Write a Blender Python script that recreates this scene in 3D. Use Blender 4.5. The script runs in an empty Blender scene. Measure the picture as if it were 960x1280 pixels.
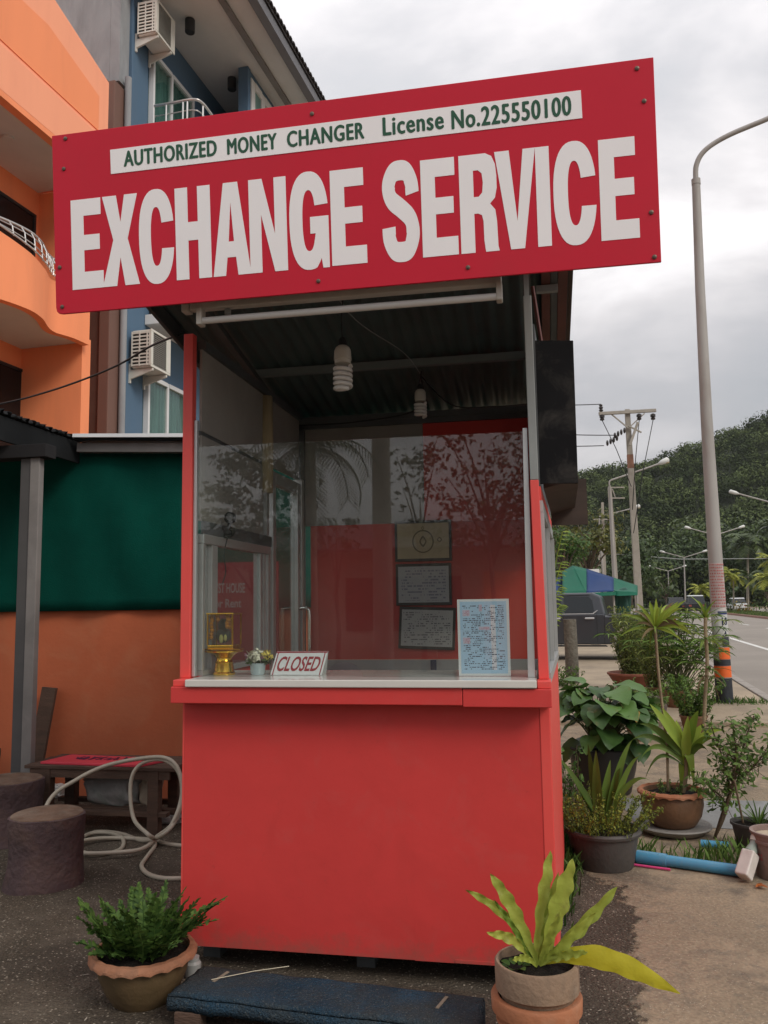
import bpy, bmesh, math, random
import numpy as np
from mathutils import Vector, Matrix
R = math.radians
random.seed(7); np.random.seed(7)
scn = bpy.context.scene
col = scn.collection

# ------------------------------------------------------------------ camera
F = 1036.0; YAW = R(10.7); PIT = math.atan(115 / F); ROLL = 0.015; CH = 1.55
fw = Vector((-math.sin(YAW) * math.cos(PIT), math.cos(YAW) * math.cos(PIT), math.sin(PIT)))
r0 = Vector((math.cos(YAW), math.sin(YAW), 0)); u0 = r0.cross(fw)
rt = r0 * math.cos(ROLL) - u0 * math.sin(ROLL); up = u0 * math.cos(ROLL) + r0 * math.sin(ROLL)
CAM = Vector((0, 0, CH))
cam_d = bpy.data.cameras.new('camera'); cam = bpy.data.objects.new('camera', cam_d); col.objects.link(cam)
cam_d.sensor_fit = 'VERTICAL'; cam_d.sensor_height = 36; cam_d.sensor_width = 27
cam_d.lens = 36 * F / 1280; cam_d.clip_end = 3000; cam_d.clip_start = 0.05
m = Matrix((rt, up, -fw)).transposed().to_4x4(); m.translation = CAM
cam.matrix_world = m
scn.camera = cam

# ------------------------------------------------------------------ sky and sun
SUN = Vector((0.80, -0.58, 0.78)).normalized()
world = bpy.data.worlds.new('World'); scn.world = world; world.use_nodes = True
nt = world.node_tree; N = nt.nodes; L = nt.links; N.clear()
out = N.new('ShaderNodeOutputWorld'); mix = N.new('ShaderNodeMixShader')
bg1 = N.new('ShaderNodeBackground'); bg2 = N.new('ShaderNodeBackground')
sky = N.new('ShaderNodeTexSky'); sky.sky_type = 'NISHITA'; sky.sun_disc = False
sky.sun_elevation = math.asin(SUN.z); sky.sun_rotation = math.atan2(SUN.x, SUN.y)
bg1.inputs['Strength'].default_value = 0.10; L.new(sky.outputs[0], bg1.inputs[0])
tc = N.new('ShaderNodeTexCoord'); mp = N.new('ShaderNodeMapping'); mp.inputs['Scale'].default_value = (1, 1, 2.2)
mp.inputs['Location'].default_value = (0.35, 0.1, 0.4)
L.new(tc.outputs['Generated'], mp.inputs[0])
n1 = N.new('ShaderNodeTexNoise'); n1.inputs['Scale'].default_value = 2.1; n1.inputs['Detail'].default_value = 9
n1.inputs['Roughness'].default_value = 0.52; n1.inputs['Distortion'].default_value = 0.25
L.new(mp.outputs[0], n1.inputs[0])
cr = N.new('ShaderNodeValToRGB'); e = cr.color_ramp.elements
e[0].position = 0.30; e[0].color = (0.35, 0.37, 0.395, 1)
e[1].position = 0.70; e[1].color = (0.88, 0.855, 0.855, 1)
k = cr.color_ramp.elements.new(0.47); k.color = (0.455, 0.45, 0.465, 1)
k = cr.color_ramp.elements.new(0.57); k.color = (0.60, 0.58, 0.585, 1)
sz = N.new('ShaderNodeSeparateXYZ'); L.new(tc.outputs['Generated'], sz.inputs[0])
gr = N.new('ShaderNodeMapRange'); gr.inputs[1].default_value = 0.0; gr.inputs[2].default_value = 1.0; gr.inputs[3].default_value = 0.78; gr.inputs[4].default_value = 2.35
L.new(sz.outputs[2], gr.inputs[0]); mg = N.new('ShaderNodeMix'); mg.data_type = 'RGBA'; mg.blend_type = 'MULTIPLY'; mg.inputs[0].default_value = 1
L.new(n1.outputs[0], cr.inputs[0]); L.new(cr.outputs[0], mg.inputs[6]); L.new(gr.outputs[0], mg.inputs[7]); L.new(mg.outputs[2], bg2.inputs[0]); bg2.inputs['Strength'].default_value = 1.0
mix.inputs[0].default_value = 0.93
L.new(bg1.outputs[0], mix.inputs[1]); L.new(bg2.outputs[0], mix.inputs[2]); L.new(mix.outputs[0], out.inputs[0])
sd = bpy.data.lights.new('sun', 'SUN'); sun = bpy.data.objects.new('sun', sd); col.objects.link(sun)
sd.energy = 1.5; sd.angle = R(22); sd.color = (1.0, 0.94, 0.84)
sun.rotation_euler = (-SUN).to_track_quat('-Z', 'Y').to_euler(); sun.location = (5, -8, 12)
vs = scn.view_settings; vs.view_transform = 'Standard'; vs.look = 'None'; vs.exposure = 0.16; vs.gamma = 1
vs.use_curve_mapping = False
scn.cycles.max_bounces = 8; scn.cycles.transparent_max_bounces = 16
scn.cycles.caustics_reflective = False; scn.cycles.caustics_refractive = False

# ------------------------------------------------------------------ layout helpers
def ray(x, y): return fw + rt * ((x - 480) / F) - up * ((y - 640) / F)
def gp(x, y, z=0.0):
    d = ray(x, y); return CAM + d * ((z - CH) / d.z)
def onY(x, y, Y):
    d = ray(x, y); return CAM + d * (Y / d.y)
def dep(x, y, D): return CAM + ray(x, y) * D

# ------------------------------------------------------------------ materials
MATS = {}
def nodes_of(name):
    mt = bpy.data.materials.new(name); mt.use_nodes = True
    t = mt.node_tree; b = t.nodes['Principled BSDF']
    return mt, t, b
def c4(c, k=1.0): return (min(1, c[0] * k), min(1, c[1] * k), min(1, c[2] * k), 1)
def mat(name, c, rough=0.6, var=0.12, scale=4.0, bump=0.0, bscale=60.0, metal=0.0, spec=0.5, dirt=None, dirt_amt=0.4,
        dirt_scale=2.5, fine=0.0, stretch=None, coat=0.0, layers=(), specks=None, splash=None):
    if name in MATS: return MATS[name]
    mt, t, b = nodes_of(name); n = t.nodes; l = t.links
    tc = n.new('ShaderNodeTexCoord'); src = tc.outputs['Object']
    if stretch:
        mp = n.new('ShaderNodeMapping'); mp.inputs['Scale'].default_value = stretch; l.new(src, mp.inputs[0]); src = mp.outputs[0]
    nz = n.new('ShaderNodeTexNoise'); nz.inputs['Scale'].default_value = scale; nz.inputs['Detail'].default_value = 6
    nz.inputs['Roughness'].default_value = 0.6
    l.new(src, nz.inputs[0])
    cr = n.new('ShaderNodeValToRGB'); cr.color_ramp.elements[0].position = 0.3; cr.color_ramp.elements[1].position = 0.7
    cr.color_ramp.elements[0].color = c4(c, 1 - var); cr.color_ramp.elements[1].color = c4(c, 1 + var)
    l.new(nz.outputs[0], cr.inputs[0]); cur = cr.outputs[0]
    if fine:
        nf = n.new('ShaderNodeTexNoise'); nf.inputs['Scale'].default_value = bscale * 2.2; nf.inputs['Detail'].default_value = 3
        l.new(src, nf.inputs[0])
        mr = n.new('ShaderNodeMapRange'); mr.inputs[1].default_value = 0.3; mr.inputs[2].default_value = 0.7
        mr.inputs[3].default_value = 1 - fine; mr.inputs[4].default_value = 1 + fine
        l.new(nf.outputs[0], mr.inputs[0])
        mx = n.new('ShaderNodeMix'); mx.data_type = 'RGBA'; mx.blend_type = 'MULTIPLY'; mx.inputs[0].default_value = 1
        l.new(cur, mx.inputs[6]); l.new(mr.outputs[0], mx.inputs[7]); cur = mx.outputs[2]
    if dirt:
        nd = n.new('ShaderNodeTexNoise'); nd.inputs['Scale'].default_value = dirt_scale; nd.inputs['Detail'].default_value = 8
        nd.inputs['Roughness'].default_value = 0.65; nd.inputs['Distortion'].default_value = 0.6
        l.new(src, nd.inputs[0])
        mr = n.new('ShaderNodeMapRange'); mr.inputs[1].default_value = 0.48; mr.inputs[2].default_value = 0.72
        mr.inputs[3].default_value = 0; mr.inputs[4].default_value = dirt_amt; l.new(nd.outputs[0], mr.inputs[0])
        mx = n.new('ShaderNodeMix'); mx.data_type = 'RGBA'; l.new(mr.outputs[0], mx.inputs[0])
        l.new(cur, mx.inputs[6]); mx.inputs[7].default_value = c4(dirt); cur = mx.outputs[2]
    for (lc_, ls_, la_, lo_, hi_) in layers:
        nd = n.new('ShaderNodeTexNoise'); nd.inputs['Scale'].default_value = ls_; nd.inputs['Detail'].default_value = 9
        nd.inputs['Roughness'].default_value = 0.7; nd.inputs['Distortion'].default_value = 0.4; l.new(src, nd.inputs[0])
        mr = n.new('ShaderNodeMapRange'); mr.inputs[1].default_value = lo_; mr.inputs[2].default_value = hi_; mr.inputs[3].default_value = 0; mr.inputs[4].default_value = la_
        l.new(nd.outputs[0], mr.inputs[0]); mx = n.new('ShaderNodeMix'); mx.data_type = 'RGBA'; l.new(mr.outputs[0], mx.inputs[0]); l.new(cur, mx.inputs[6]); mx.inputs[7].default_value = c4(lc_); cur = mx.outputs[2]
    if specks:
        sc_, ss_, sd_ = specks; vo = n.new('ShaderNodeTexVoronoi'); vo.inputs['Scale'].default_value = ss_; l.new(src, vo.inputs[0])
        sx_ = n.new('ShaderNodeSeparateColor'); l.new(vo.outputs['Color'], sx_.inputs[0])
        g1 = n.new('ShaderNodeMath'); g1.operation = 'GREATER_THAN'; l.new(sx_.outputs[0], g1.inputs[0]); g1.inputs[1].default_value = sd_
        g2 = n.new('ShaderNodeMath'); g2.operation = 'LESS_THAN'; l.new(vo.outputs['Distance'], g2.inputs[0]); g2.inputs[1].default_value = 0.42
        g3 = n.new('ShaderNodeMath'); g3.operation = 'MULTIPLY'; l.new(g1.outputs[0], g3.inputs[0]); l.new(g2.outputs[0], g3.inputs[1])
        g4 = n.new('ShaderNodeMath'); g4.operation = 'MULTIPLY'; l.new(g3.outputs[0], g4.inputs[0]); l.new(sx_.outputs[1], g4.inputs[1])
        mx = n.new('ShaderNodeMix'); mx.data_type = 'RGBA'; l.new(g4.outputs[0], mx.inputs[0]); l.new(cur, mx.inputs[6]); mx.inputs[7].default_value = c4(sc_); cur = mx.outputs[2]
    if splash:   # mud thrown up from the ground, ragged by noise
        pc_, ph_ = splash; sx_ = n.new('ShaderNodeSeparateXYZ'); l.new(tc.outputs['Object'], sx_.inputs[0])
        mz = n.new('ShaderNodeMapRange'); mz.inputs[1].default_value = 0.1; mz.inputs[2].default_value = ph_; mz.inputs[3].default_value = 0.34; mz.inputs[4].default_value = -0.2; l.new(sx_.outputs[2], mz.inputs[0])
        ns = n.new('ShaderNodeTexNoise'); ns.inputs['Scale'].default_value = 14; ns.inputs['Detail'].default_value = 9; ns.inputs['Roughness'].default_value = 0.72; l.new(tc.outputs['Object'], ns.inputs[0])
        ad_ = n.new('ShaderNodeMath'); ad_.operation = 'ADD'; l.new(mz.outputs[0], ad_.inputs[0]); l.new(ns.outputs[0], ad_.inputs[1])
        m2 = n.new('ShaderNodeMapRange'); m2.inputs[1].default_value = 0.62; m2.inputs[2].default_value = 0.95; m2.inputs[3].default_value = 0; m2.inputs[4].default_value = 0.55; l.new(ad_.outputs[0], m2.inputs[0])
        mx = n.new('ShaderNodeMix'); mx.data_type = 'RGBA'; l.new(m2.outputs[0], mx.inputs[0]); l.new(cur, mx.inputs[6]); mx.inputs[7].default_value = c4(pc_); cur = mx.outputs[2]
    l.new(cur, b.inputs['Base Color'])
    b.inputs['Roughness'].default_value = rough; b.inputs['Metallic'].default_value = metal
    b.inputs['Specular IOR Level'].default_value = spec
    if coat: b.inputs['Coat Weight'].default_value = coat; b.inputs['Coat Roughness'].default_value = 0.08
    if bump:
        nb = n.new('ShaderNodeTexNoise'); nb.inputs['Scale'].default_value = bscale; nb.inputs['Detail'].default_value = 5
        l.new(src, nb.inputs[0]); bp = n.new('ShaderNodeBump'); bp.inputs['Strength'].default_value = bump
        bp.inputs['Distance'].default_value = 0.02; l.new(nb.outputs[0], bp.inputs['Height']); l.new(bp.outputs[0], b.inputs['Normal'])
    MATS[name] = mt; return mt
def leafmat(name, c, c2=None, rough=0.45, trans=0.25, spec=0.4, spread=0.35, attr=None, spots=0):
    if name in MATS: return MATS[name]
    mt, t, b = nodes_of(name); n = t.nodes; l = t.links
    c2 = c2 or (c[0] * 1.5, c[1] * 1.35, c[2] * 1.1)
    g = n.new('ShaderNodeNewGeometry'); oi = n.new('ShaderNodeObjectInfo')
    tc = n.new('ShaderNodeTexCoord'); nz = n.new('ShaderNodeTexNoise'); nz.inputs['Scale'].default_value = 6
    l.new(tc.outputs['Object'], nz.inputs[0])
    isl = g.outputs['Random Per Island']
    if attr:
        at = n.new('ShaderNodeAttribute'); at.attribute_name = attr; bl = n.new('ShaderNodeMath'); bl.operation = 'MULTIPLY_ADD'
        l.new(isl, bl.inputs[0]); bl.inputs[1].default_value = 0.14; l.new(at.outputs['Fac'], bl.inputs[2]); isl = bl.outputs[0]
    ad = n.new('ShaderNodeMath'); ad.operation = 'ADD'; l.new(isl, ad.inputs[0]); l.new(oi.outputs['Random'], ad.inputs[1])
    fr = n.new('ShaderNodeMath'); fr.operation = 'FRACT'; l.new(ad.outputs[0], fr.inputs[0])
    a2 = n.new('ShaderNodeMath'); a2.operation = 'MULTIPLY_ADD'; l.new(nz.outputs[0], a2.inputs[0]); a2.inputs[1].default_value = 0.8
    a2.inputs[2].default_value = -0.4
    a3 = n.new('ShaderNodeMath'); a3.operation = 'ADD'; a3.use_clamp = True; l.new(fr.outputs[0], a3.inputs[0]); l.new(a2.outputs[0], a3.inputs[1])
    mx = n.new('ShaderNodeMix'); mx.data_type = 'RGBA'; l.new(a3.outputs[0], mx.inputs[0])
    mx.inputs[6].default_value = c4(c, 1 - spread); mx.inputs[7].default_value = c4(c2)
    cur = mx.outputs[2]
    if spots:
        nb = n.new('ShaderNodeTexNoise'); nb.inputs['Scale'].default_value = spots; nb.inputs['Detail'].default_value = 5; l.new(tc.outputs['Object'], nb.inputs[0])
        mr = n.new('ShaderNodeMapRange'); mr.inputs[1].default_value = 0.60; mr.inputs[2].default_value = 0.72; mr.inputs[3].default_value = 0; mr.inputs[4].default_value = 0.65; l.new(nb.outputs[0], mr.inputs[0])
        m5 = n.new('ShaderNodeMix'); m5.data_type = 'RGBA'; l.new(mr.outputs[0], m5.inputs[0]); l.new(cur, m5.inputs[6]); m5.inputs[7].default_value = (0.20, 0.15, 0.05, 1); cur = m5.outputs[2]
        bp = n.new('ShaderNodeBump'); bp.inputs['Strength'].default_value = 0.35; bp.inputs['Distance'].default_value = 0.01; n6 = n.new('ShaderNodeTexNoise'); n6.inputs['Scale'].default_value = spots * 3; l.new(tc.outputs['Object'], n6.inputs[0]); l.new(n6.outputs[0], bp.inputs['Height']); l.new(bp.outputs[0], b.inputs['Normal'])
    l.new(cur, b.inputs['Base Color']); b.inputs['Roughness'].default_value = rough
    b.inputs['Specular IOR Level'].default_value = spec
    tr = n.new('ShaderNodeBsdfTranslucent'); l.new(cur, tr.inputs[0])
    ms = n.new('ShaderNodeMixShader'); ms.inputs[0].default_value = trans
    o = n['Material Output']; l.new(b.outputs[0], ms.inputs[1]); l.new(tr.outputs[0], ms.inputs[2]); l.new(ms.outputs[0], o.inputs[0])
    MATS[name] = mt; return mt
def glassmat(name, tint=(1, 1, 1), base=0.045, smear_glare=0.0):
    if name in MATS: return MATS[name]
    mt, t, b = nodes_of(name); n = t.nodes; l = t.links
    n.remove(b)
    lw = n.new('ShaderNodeLayerWeight'); lw.inputs[0].default_value = 0.5
    pw = n.new('ShaderNodeMath'); pw.operation = 'POWER'; pw.inputs[1].default_value = 5; l.new(lw.outputs['Facing'], pw.inputs[0])
    ma = n.new('ShaderNodeMath'); ma.operation = 'MULTIPLY_ADD'; ma.inputs[1].default_value = 1 - base; ma.inputs[2].default_value = base
    l.new(pw.outputs[0], ma.inputs[0])
    tr = n.new('ShaderNodeBsdfTransparent'); tr.inputs[0].default_value = c4(tint)
    gl = n.new('ShaderNodeBsdfGlossy'); gl.inputs['Roughness'].default_value = 0.015
    ms = n.new('ShaderNodeMixShader'); l.new(ma.outputs[0], ms.inputs[0]); l.new(tr.outputs[0], ms.inputs[1]); l.new(gl.outputs[0], ms.inputs[2])
    last = ms.outputs[0]
    if smear_glare:
        tcx = n.new('ShaderNodeTexCoord'); nz = n.new('ShaderNodeTexNoise'); nz.inputs['Scale'].default_value = 3.0; nz.inputs['Detail'].default_value = 8
        l.new(tcx.outputs['Object'], nz.inputs[0]); mr = n.new('ShaderNodeMapRange'); mr.inputs[1].default_value = 0.5; mr.inputs[2].default_value = 0.8
        mr.inputs[3].default_value = smear_glare * 0.35; mr.inputs[4].default_value = smear_glare; l.new(nz.outputs[0], mr.inputs[0])  # patchy smears over an even pale veil that imitates glare on the glass
        df = n.new('ShaderNodeBsdfDiffuse'); df.inputs[0].default_value = (0.6, 0.58, 0.55, 1)
        m2 = n.new('ShaderNodeMixShader'); l.new(mr.outputs[0], m2.inputs[0]); l.new(last, m2.inputs[1]); l.new(df.outputs[0], m2.inputs[2]); last = m2.outputs[0]
    l.new(last, n['Material Output'].inputs[0]); MATS[name] = mt; return mt

# ------------------------------------------------------------------ things, parts, meshes
FRAME = {}
def thing(name, label, cat, loc=(0, 0, 0), rotz=0.0, group=None):
    o = bpy.data.objects.new(name, None); col.objects.link(o); o.empty_display_size = 0.2
    o.location = loc; o.rotation_euler = (0, 0, rotz)
    tag(o, label, cat, group)
    FRAME[o.name] = (Matrix.Translation(Vector(loc)) @ Matrix.Rotation(rotz, 4, 'Z')).inverted()
    return o
def tag(o, label=None, cat=None, group=None, kind=None):
    if label: o['label'] = label
    if cat: o['category'] = cat
    if group: o['group'] = group
    if kind: o['kind'] = kind
    return o
def copy_tree(o, parent=None):
    c = o.copy(); col.objects.link(c); c.parent = parent
    if parent is not None: c.matrix_parent_inverse = o.matrix_parent_inverse.copy()
    for ch in list(o.children): copy_tree(ch, c)
    return c
class MB:
    def __init__(s): s.v = []; s.f = []
    def add(s, vs, fs):
        b = len(s.v); s.v += [tuple(p) for p in vs]; s.f += [tuple(b + i for i in q) for q in fs]; return s
    def box(s, x0, x1, y0, y1, z0, z1):
        return s.add([(x0, y0, z0), (x1, y0, z0), (x1, y1, z0), (x0, y1, z0), (x0, y0, z1), (x1, y0, z1), (x1, y1, z1), (x0, y1, z1)],
                     [(0, 3, 2, 1), (4, 5, 6, 7), (0, 1, 5, 4), (1, 2, 6, 5), (2, 3, 7, 6), (3, 0, 4, 7)])
    def hexa(s, p):   # 4 bottom, 4 top, same order
        return s.add(p, [(0, 3, 2, 1), (4, 5, 6, 7), (0, 1, 5, 4), (1, 2, 6, 5), (2, 3, 7, 6), (3, 0, 4, 7)])
    def beam(s, p0, p1, w, h, upv=(0, 0, 1)):
        p0 = Vector(p0); p1 = Vector(p1); d = (p1 - p0).normalized(); u = Vector(upv)
        sd = d.cross(u)
        if sd.length < 1e-4: sd = d.cross(Vector((1, 0, 0)))
        sd.normalize(); u = sd.cross(d)
        a = sd * (w / 2); b = u * (h / 2)
        return s.hexa([p0 - a - b, p0 + a - b, p1 + a - b, p1 - a - b, p0 - a + b, p0 + a + b, p1 + a + b, p1 - a + b])
    def tube(s, pts, r, n=8, caps=True):
        pts = [Vector(p) for p in pts]; m_ = len(pts)
        rs = r if isinstance(r, (list, tuple)) else [r] * m_
        d0 = (pts[1] - pts[0]).normalized()
        x = d0.cross(Vector((0, 0, 1)))
        if x.length < 1e-3: x = d0.cross(Vector((1, 0, 0)))
        x.normalize(); b = len(s.v)
        for i, p in enumerate(pts):
            d = (pts[min(i + 1, m_ - 1)] - pts[max(i - 1, 0)]).normalized()
            x = (x - d * x.dot(d)); x.normalize(); y = d.cross(x)
            for k_ in range(n):
                a = 2 * math.pi * k_ / n; q = p + (x * math.cos(a) + y * math.sin(a)) * rs[i]; s.v.append(tuple(q))
        for i in range(m_ - 1):
            for k_ in range(n):
                s.f.append((b + i * n + k_, b + i * n + (k_ + 1) % n, b + (i + 1) * n + (k_ + 1) % n, b + (i + 1) * n + k_))
        if caps: s.f.append(tuple(b + k_ for k_ in reversed(range(n)))); s.f.append(tuple(b + (m_ - 1) * n + k_ for k_ in range(n)))
        return s
    def lathe(s, prof, c=(0, 0, 0), n=32, fn=None, close=True):
        b = len(s.v); m_ = len(prof)
        for i, (r, z) in enumerate(prof):
            for k_ in range(n):
                a = 2 * math.pi * k_ / n; rr, zz = (r, z) if fn is None else fn(r, z, a, i)
                s.v.append((c[0] + rr * math.cos(a), c[1] + rr * math.sin(a), c[2] + zz))
        for i in range(m_ - 1):
            for k_ in range(n):
                s.f.append((b + i * n + k_, b + i * n + (k_ + 1) % n, b + (i + 1) * n + (k_ + 1) % n, b + (i + 1) * n + k_))
        if close:
            s.f.append(tuple(b + k_ for k_ in reversed(range(n)))); s.f.append(tuple(b + (m_ - 1) * n + k_ for k_ in range(n)))
        return s
    def prism(s, poly, fn, d0, d1):   # poly in 2D, fn(u,v,d)->3D
        n = len(poly); b = len(s.v)
        for d in (d0, d1):
            for (u, v) in poly: s.v.append(tuple(fn(u, v, d)))
        s.f.append(tuple(b + i for i in reversed(range(n)))); s.f.append(tuple(b + n + i for i in range(n)))
        for i in range(n): s.f.append((b + i, b + (i + 1) % n, b + n + (i + 1) % n, b + n + i))
        return s
    def sphere(s, c, r, n=12, m_=8, sc=(1, 1, 1)):
        prof = [(max(1e-4, r * math.sin(math.pi * i / m_)), -r * math.cos(math.pi * i / m_)) for i in range(m_ + 1)]
        b = len(s.v); s.lathe(prof, (0, 0, 0), n)
        for i in range(b, len(s.v)):
            p = s.v[i]; s.v[i] = (c[0] + p[0] * sc[0], c[1] + p[1] * sc[1], c[2] + p[2] * sc[2])
        return s
    def grid(s, rows):   # rows of equal length point lists
        b = len(s.v); m_ = len(rows[0])
        for rw in rows: s.v += [tuple(p) for p in rw]
        for i in range(len(rows) - 1):
            for j in range(m_ - 1):
                s.f.append((b + i * m_ + j, b + i * m_ + j + 1, b + (i + 1) * m_ + j + 1, b + (i + 1) * m_ + j))
        return s
    def mesh(s, name, minv=None):
        me = bpy.data.meshes.new(name)
        vv = s.v if minv is None else [tuple(minv @ Vector(p)) for p in s.v]
        me.from_pydata(vv, [], s.f); me.update(); return me
    def build(s, name, mt, parent=None, smooth=False, bevel=0.0, local=False, bseg=2, base=None, solid=0.0, kind=None, label=None):
        root = parent
        while root is not None and root.parent is not None: root = root.parent
        minv = None
        if root is not None and not local: minv = FRAME.get(root.name)
        if root is None and base is not None: minv = Matrix.Translation(Vector(base)).inverted()
        me = s.mesh(name, minv); o = bpy.data.objects.new(name, me); col.objects.link(o)
        me.materials.append(mt)
        if root is None and base is not None: o.location = base; FRAME[o.name] = minv
        elif root is None: FRAME[o.name] = Matrix.Identity(4)
        if parent is not None: o.parent = parent
        fin(o, smooth, bevel, bseg, solid)
        if kind: o['kind'] = kind
        if label: o['label'] = label
        return o
def fin(o, smooth=False, bevel=0.0, bseg=2, solid=0.0):
    me = o.data
    if solid: mo = o.modifiers.new('solid', 'SOLIDIFY'); mo.thickness = solid; mo.offset = 0
    if bevel:
        mo = o.modifiers.new('bevel', 'BEVEL'); mo.width = bevel; mo.segments = bseg; mo.limit_method = 'ANGLE'; mo.angle_limit = R(40)
        mo.harden_normals = False
    if smooth:
        me.polygons.foreach_set('use_smooth', [True] * len(me.polygons))
        if smooth == 'auto': me.set_sharp_from_angle(angle=R(38))
def flat(poly, z, fn=None):
    mb = MB(); mb.add([(p[0], p[1], z) for p in poly], [tuple(range(len(poly)))]); return mb
def npmesh(name, V, Fq, mt, parent=None, smooth=False, root=None, normals=None):
    me = bpy.data.meshes.new(name); V = np.asarray(V, dtype=np.float32); Fq = np.asarray(Fq, dtype=np.int32)
    if root is not None and root.name in FRAME:
        M_ = np.array(FRAME[root.name]); V = V @ M_[:3, :3].T.astype(np.float32) + M_[:3, 3].astype(np.float32)
    nv = len(V); nf, kk = Fq.shape
    me.vertices.add(nv); me.vertices.foreach_set('co', V.ravel())
    me.loops.add(nf * kk); me.loops.foreach_set('vertex_index', Fq.ravel())
    me.polygons.add(nf); me.polygons.foreach_set('loop_start', np.arange(nf, dtype=np.int32) * kk)
    me.update(calc_edges=True); me.validate()
    me.materials.append(mt); o = bpy.data.objects.new(name, me); col.objects.link(o)
    if parent is not None: o.parent = parent
    if smooth or normals is not None: me.polygons.foreach_set('use_smooth', [True] * nf)
    if normals is not None: me.normals_split_custom_set_from_vertices(np.asarray(normals, dtype=np.float32))
    return o
def spline(pts, n=8, closed=False):
    P = [Vector(p) for p in pts]; out_ = []; m_ = len(P)
    rng = range(m_ if closed else m_ - 1)
    for i in rng:
        a = P[(i - 1) % m_] if (closed or i > 0) else P[0]; b = P[i]; c = P[(i + 1) % m_]
        d = P[(i + 2) % m_] if (closed or i + 2 < m_) else P[m_ - 1]
        for k_ in range(n):
            t = k_ / n
            out_.append(0.5 * ((2 * b) + (c - a) * t + (2 * a - 5 * b + 4 * c - d) * t * t + (3 * b - a - 3 * c + d) * t ** 3))
    if not closed: out_.append(P[-1])
    return out_
def curve_fill(polys, depth):   # polys: list of 2D outlines (holes by even-odd); returns (verts, faces)
    cu = bpy.data.curves.new('outline', 'CURVE'); cu.dimensions = '2D'; cu.fill_mode = 'BOTH'; cu.extrude = depth / 2
    for pl in polys:
        sp = cu.splines.new('POLY'); sp.points.add(len(pl) - 1)
        for i, (x, y) in enumerate(pl): sp.points[i].co = (x, y, 0, 1)
        sp.use_cyclic_u = True
    ob = bpy.data.objects.new('outline', cu); me = bpy.data.meshes.new_from_object(ob)
    v = [tuple(q.co) for q in me.vertices]; f = [tuple(p.vertices) for p in me.polygons]
    bpy.data.objects.remove(ob); bpy.data.curves.remove(cu); bpy.data.meshes.remove(me)
    return v, f
def text_fill(body, depth=0.002, bold=0.0, shear=0.0, space=1.0):
    cu = bpy.data.curves.new('text', 'FONT'); cu.body = body; cu.size = 1; cu.offset = bold; cu.shear = shear
    cu.space_character = space; cu.fill_mode = 'BOTH'; cu.extrude = depth / 2; cu.resolution_u = 4
    ob = bpy.data.objects.new('text', cu); me = bpy.data.meshes.new_from_object(ob)
    v = [tuple(q.co) for q in me.vertices]; f = [tuple(p.vertices) for p in me.polygons]
    bpy.data.objects.remove(ob); bpy.data.curves.remove(cu); bpy.data.meshes.remove(me)
    return v, f
def fit(v, u0_, u1_, v0_, v1_, fn):   # scale text verts into a box, map by fn(u, v, d)
    xs = [p[0] for p in v]; ys = [p[1] for p in v]; ax, bx = min(xs), max(xs); ay, by = min(ys), max(ys)
    return [fn(u0_ + (p[0] - ax) / (bx - ax) * (u1_ - u0_), v0_ + (p[1] - ay) / (by - ay) * (v1_ - v0_), p[2]) for p in v]
# ================================================================== SETTING
rng = random.Random(3)
m_ground = mat('dusty_concrete', (0.245, 0.185, 0.122), 0.9, 0.24, 0.9, 0.45, 30, dirt=(0.105, 0.082, 0.062), dirt_amt=0.7, dirt_scale=1.1, fine=0.22, layers=(((0.35, 0.262, 0.172), 1.1, 0.8, 0.50, 0.62), ((0.085, 0.070, 0.055), 2.3, 0.75, 0.50, 0.66), ((0.11, 0.10, 0.08), 9, 0.6, 0.54, 0.70), ((0.44, 0.35, 0.25), 16, 0.4, 0.58, 0.72)), specks=((0.40, 0.33, 0.25), 140, 0.9))
m_asphalt = mat('old_asphalt', (0.074, 0.058, 0.042), 0.9, 0.3, 1.6, 1.0, 70, spec=0.25, dirt=(0.165, 0.135, 0.105), dirt_amt=0.6, dirt_scale=3.0, fine=0.6, layers=(((0.045, 0.036, 0.028), 0.9, 0.7, 0.48, 0.66),), specks=((0.34, 0.29, 0.23), 95, 0.80))
m_road = mat('road_asphalt', (0.245, 0.215, 0.185), 0.85, 0.12, 0.4, 0.2, 20, fine=0.08)
m_pave = mat('pavement_concrete', (0.34, 0.27, 0.19), 0.9, 0.15, 0.9, 0.2, 25, dirt=(0.17, 0.135, 0.10), dirt_amt=0.6, dirt_scale=1.1, fine=0.1, layers=(((0.16, 0.13, 0.10), 0.35, 0.6, 0.5, 0.65),))
m_greyconc = mat('grey_concrete', (0.20, 0.20, 0.195), 0.85, 0.2, 1.5, 0.2, 30, dirt=(0.12, 0.11, 0.10), dirt_amt=0.5)
m_white_paint = mat('road_paint', (0.62, 0.61, 0.58), 0.7, 0.12, 2)
m_kerb = mat('kerb_concrete', (0.30, 0.27, 0.24), 0.9, 0.2, 2, 0.2)
tag(flat([(-900, -400), (900, -400), (900, 1500), (-900, 1500)], 0.0).build('ground', m_ground), kind='structure')

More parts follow.
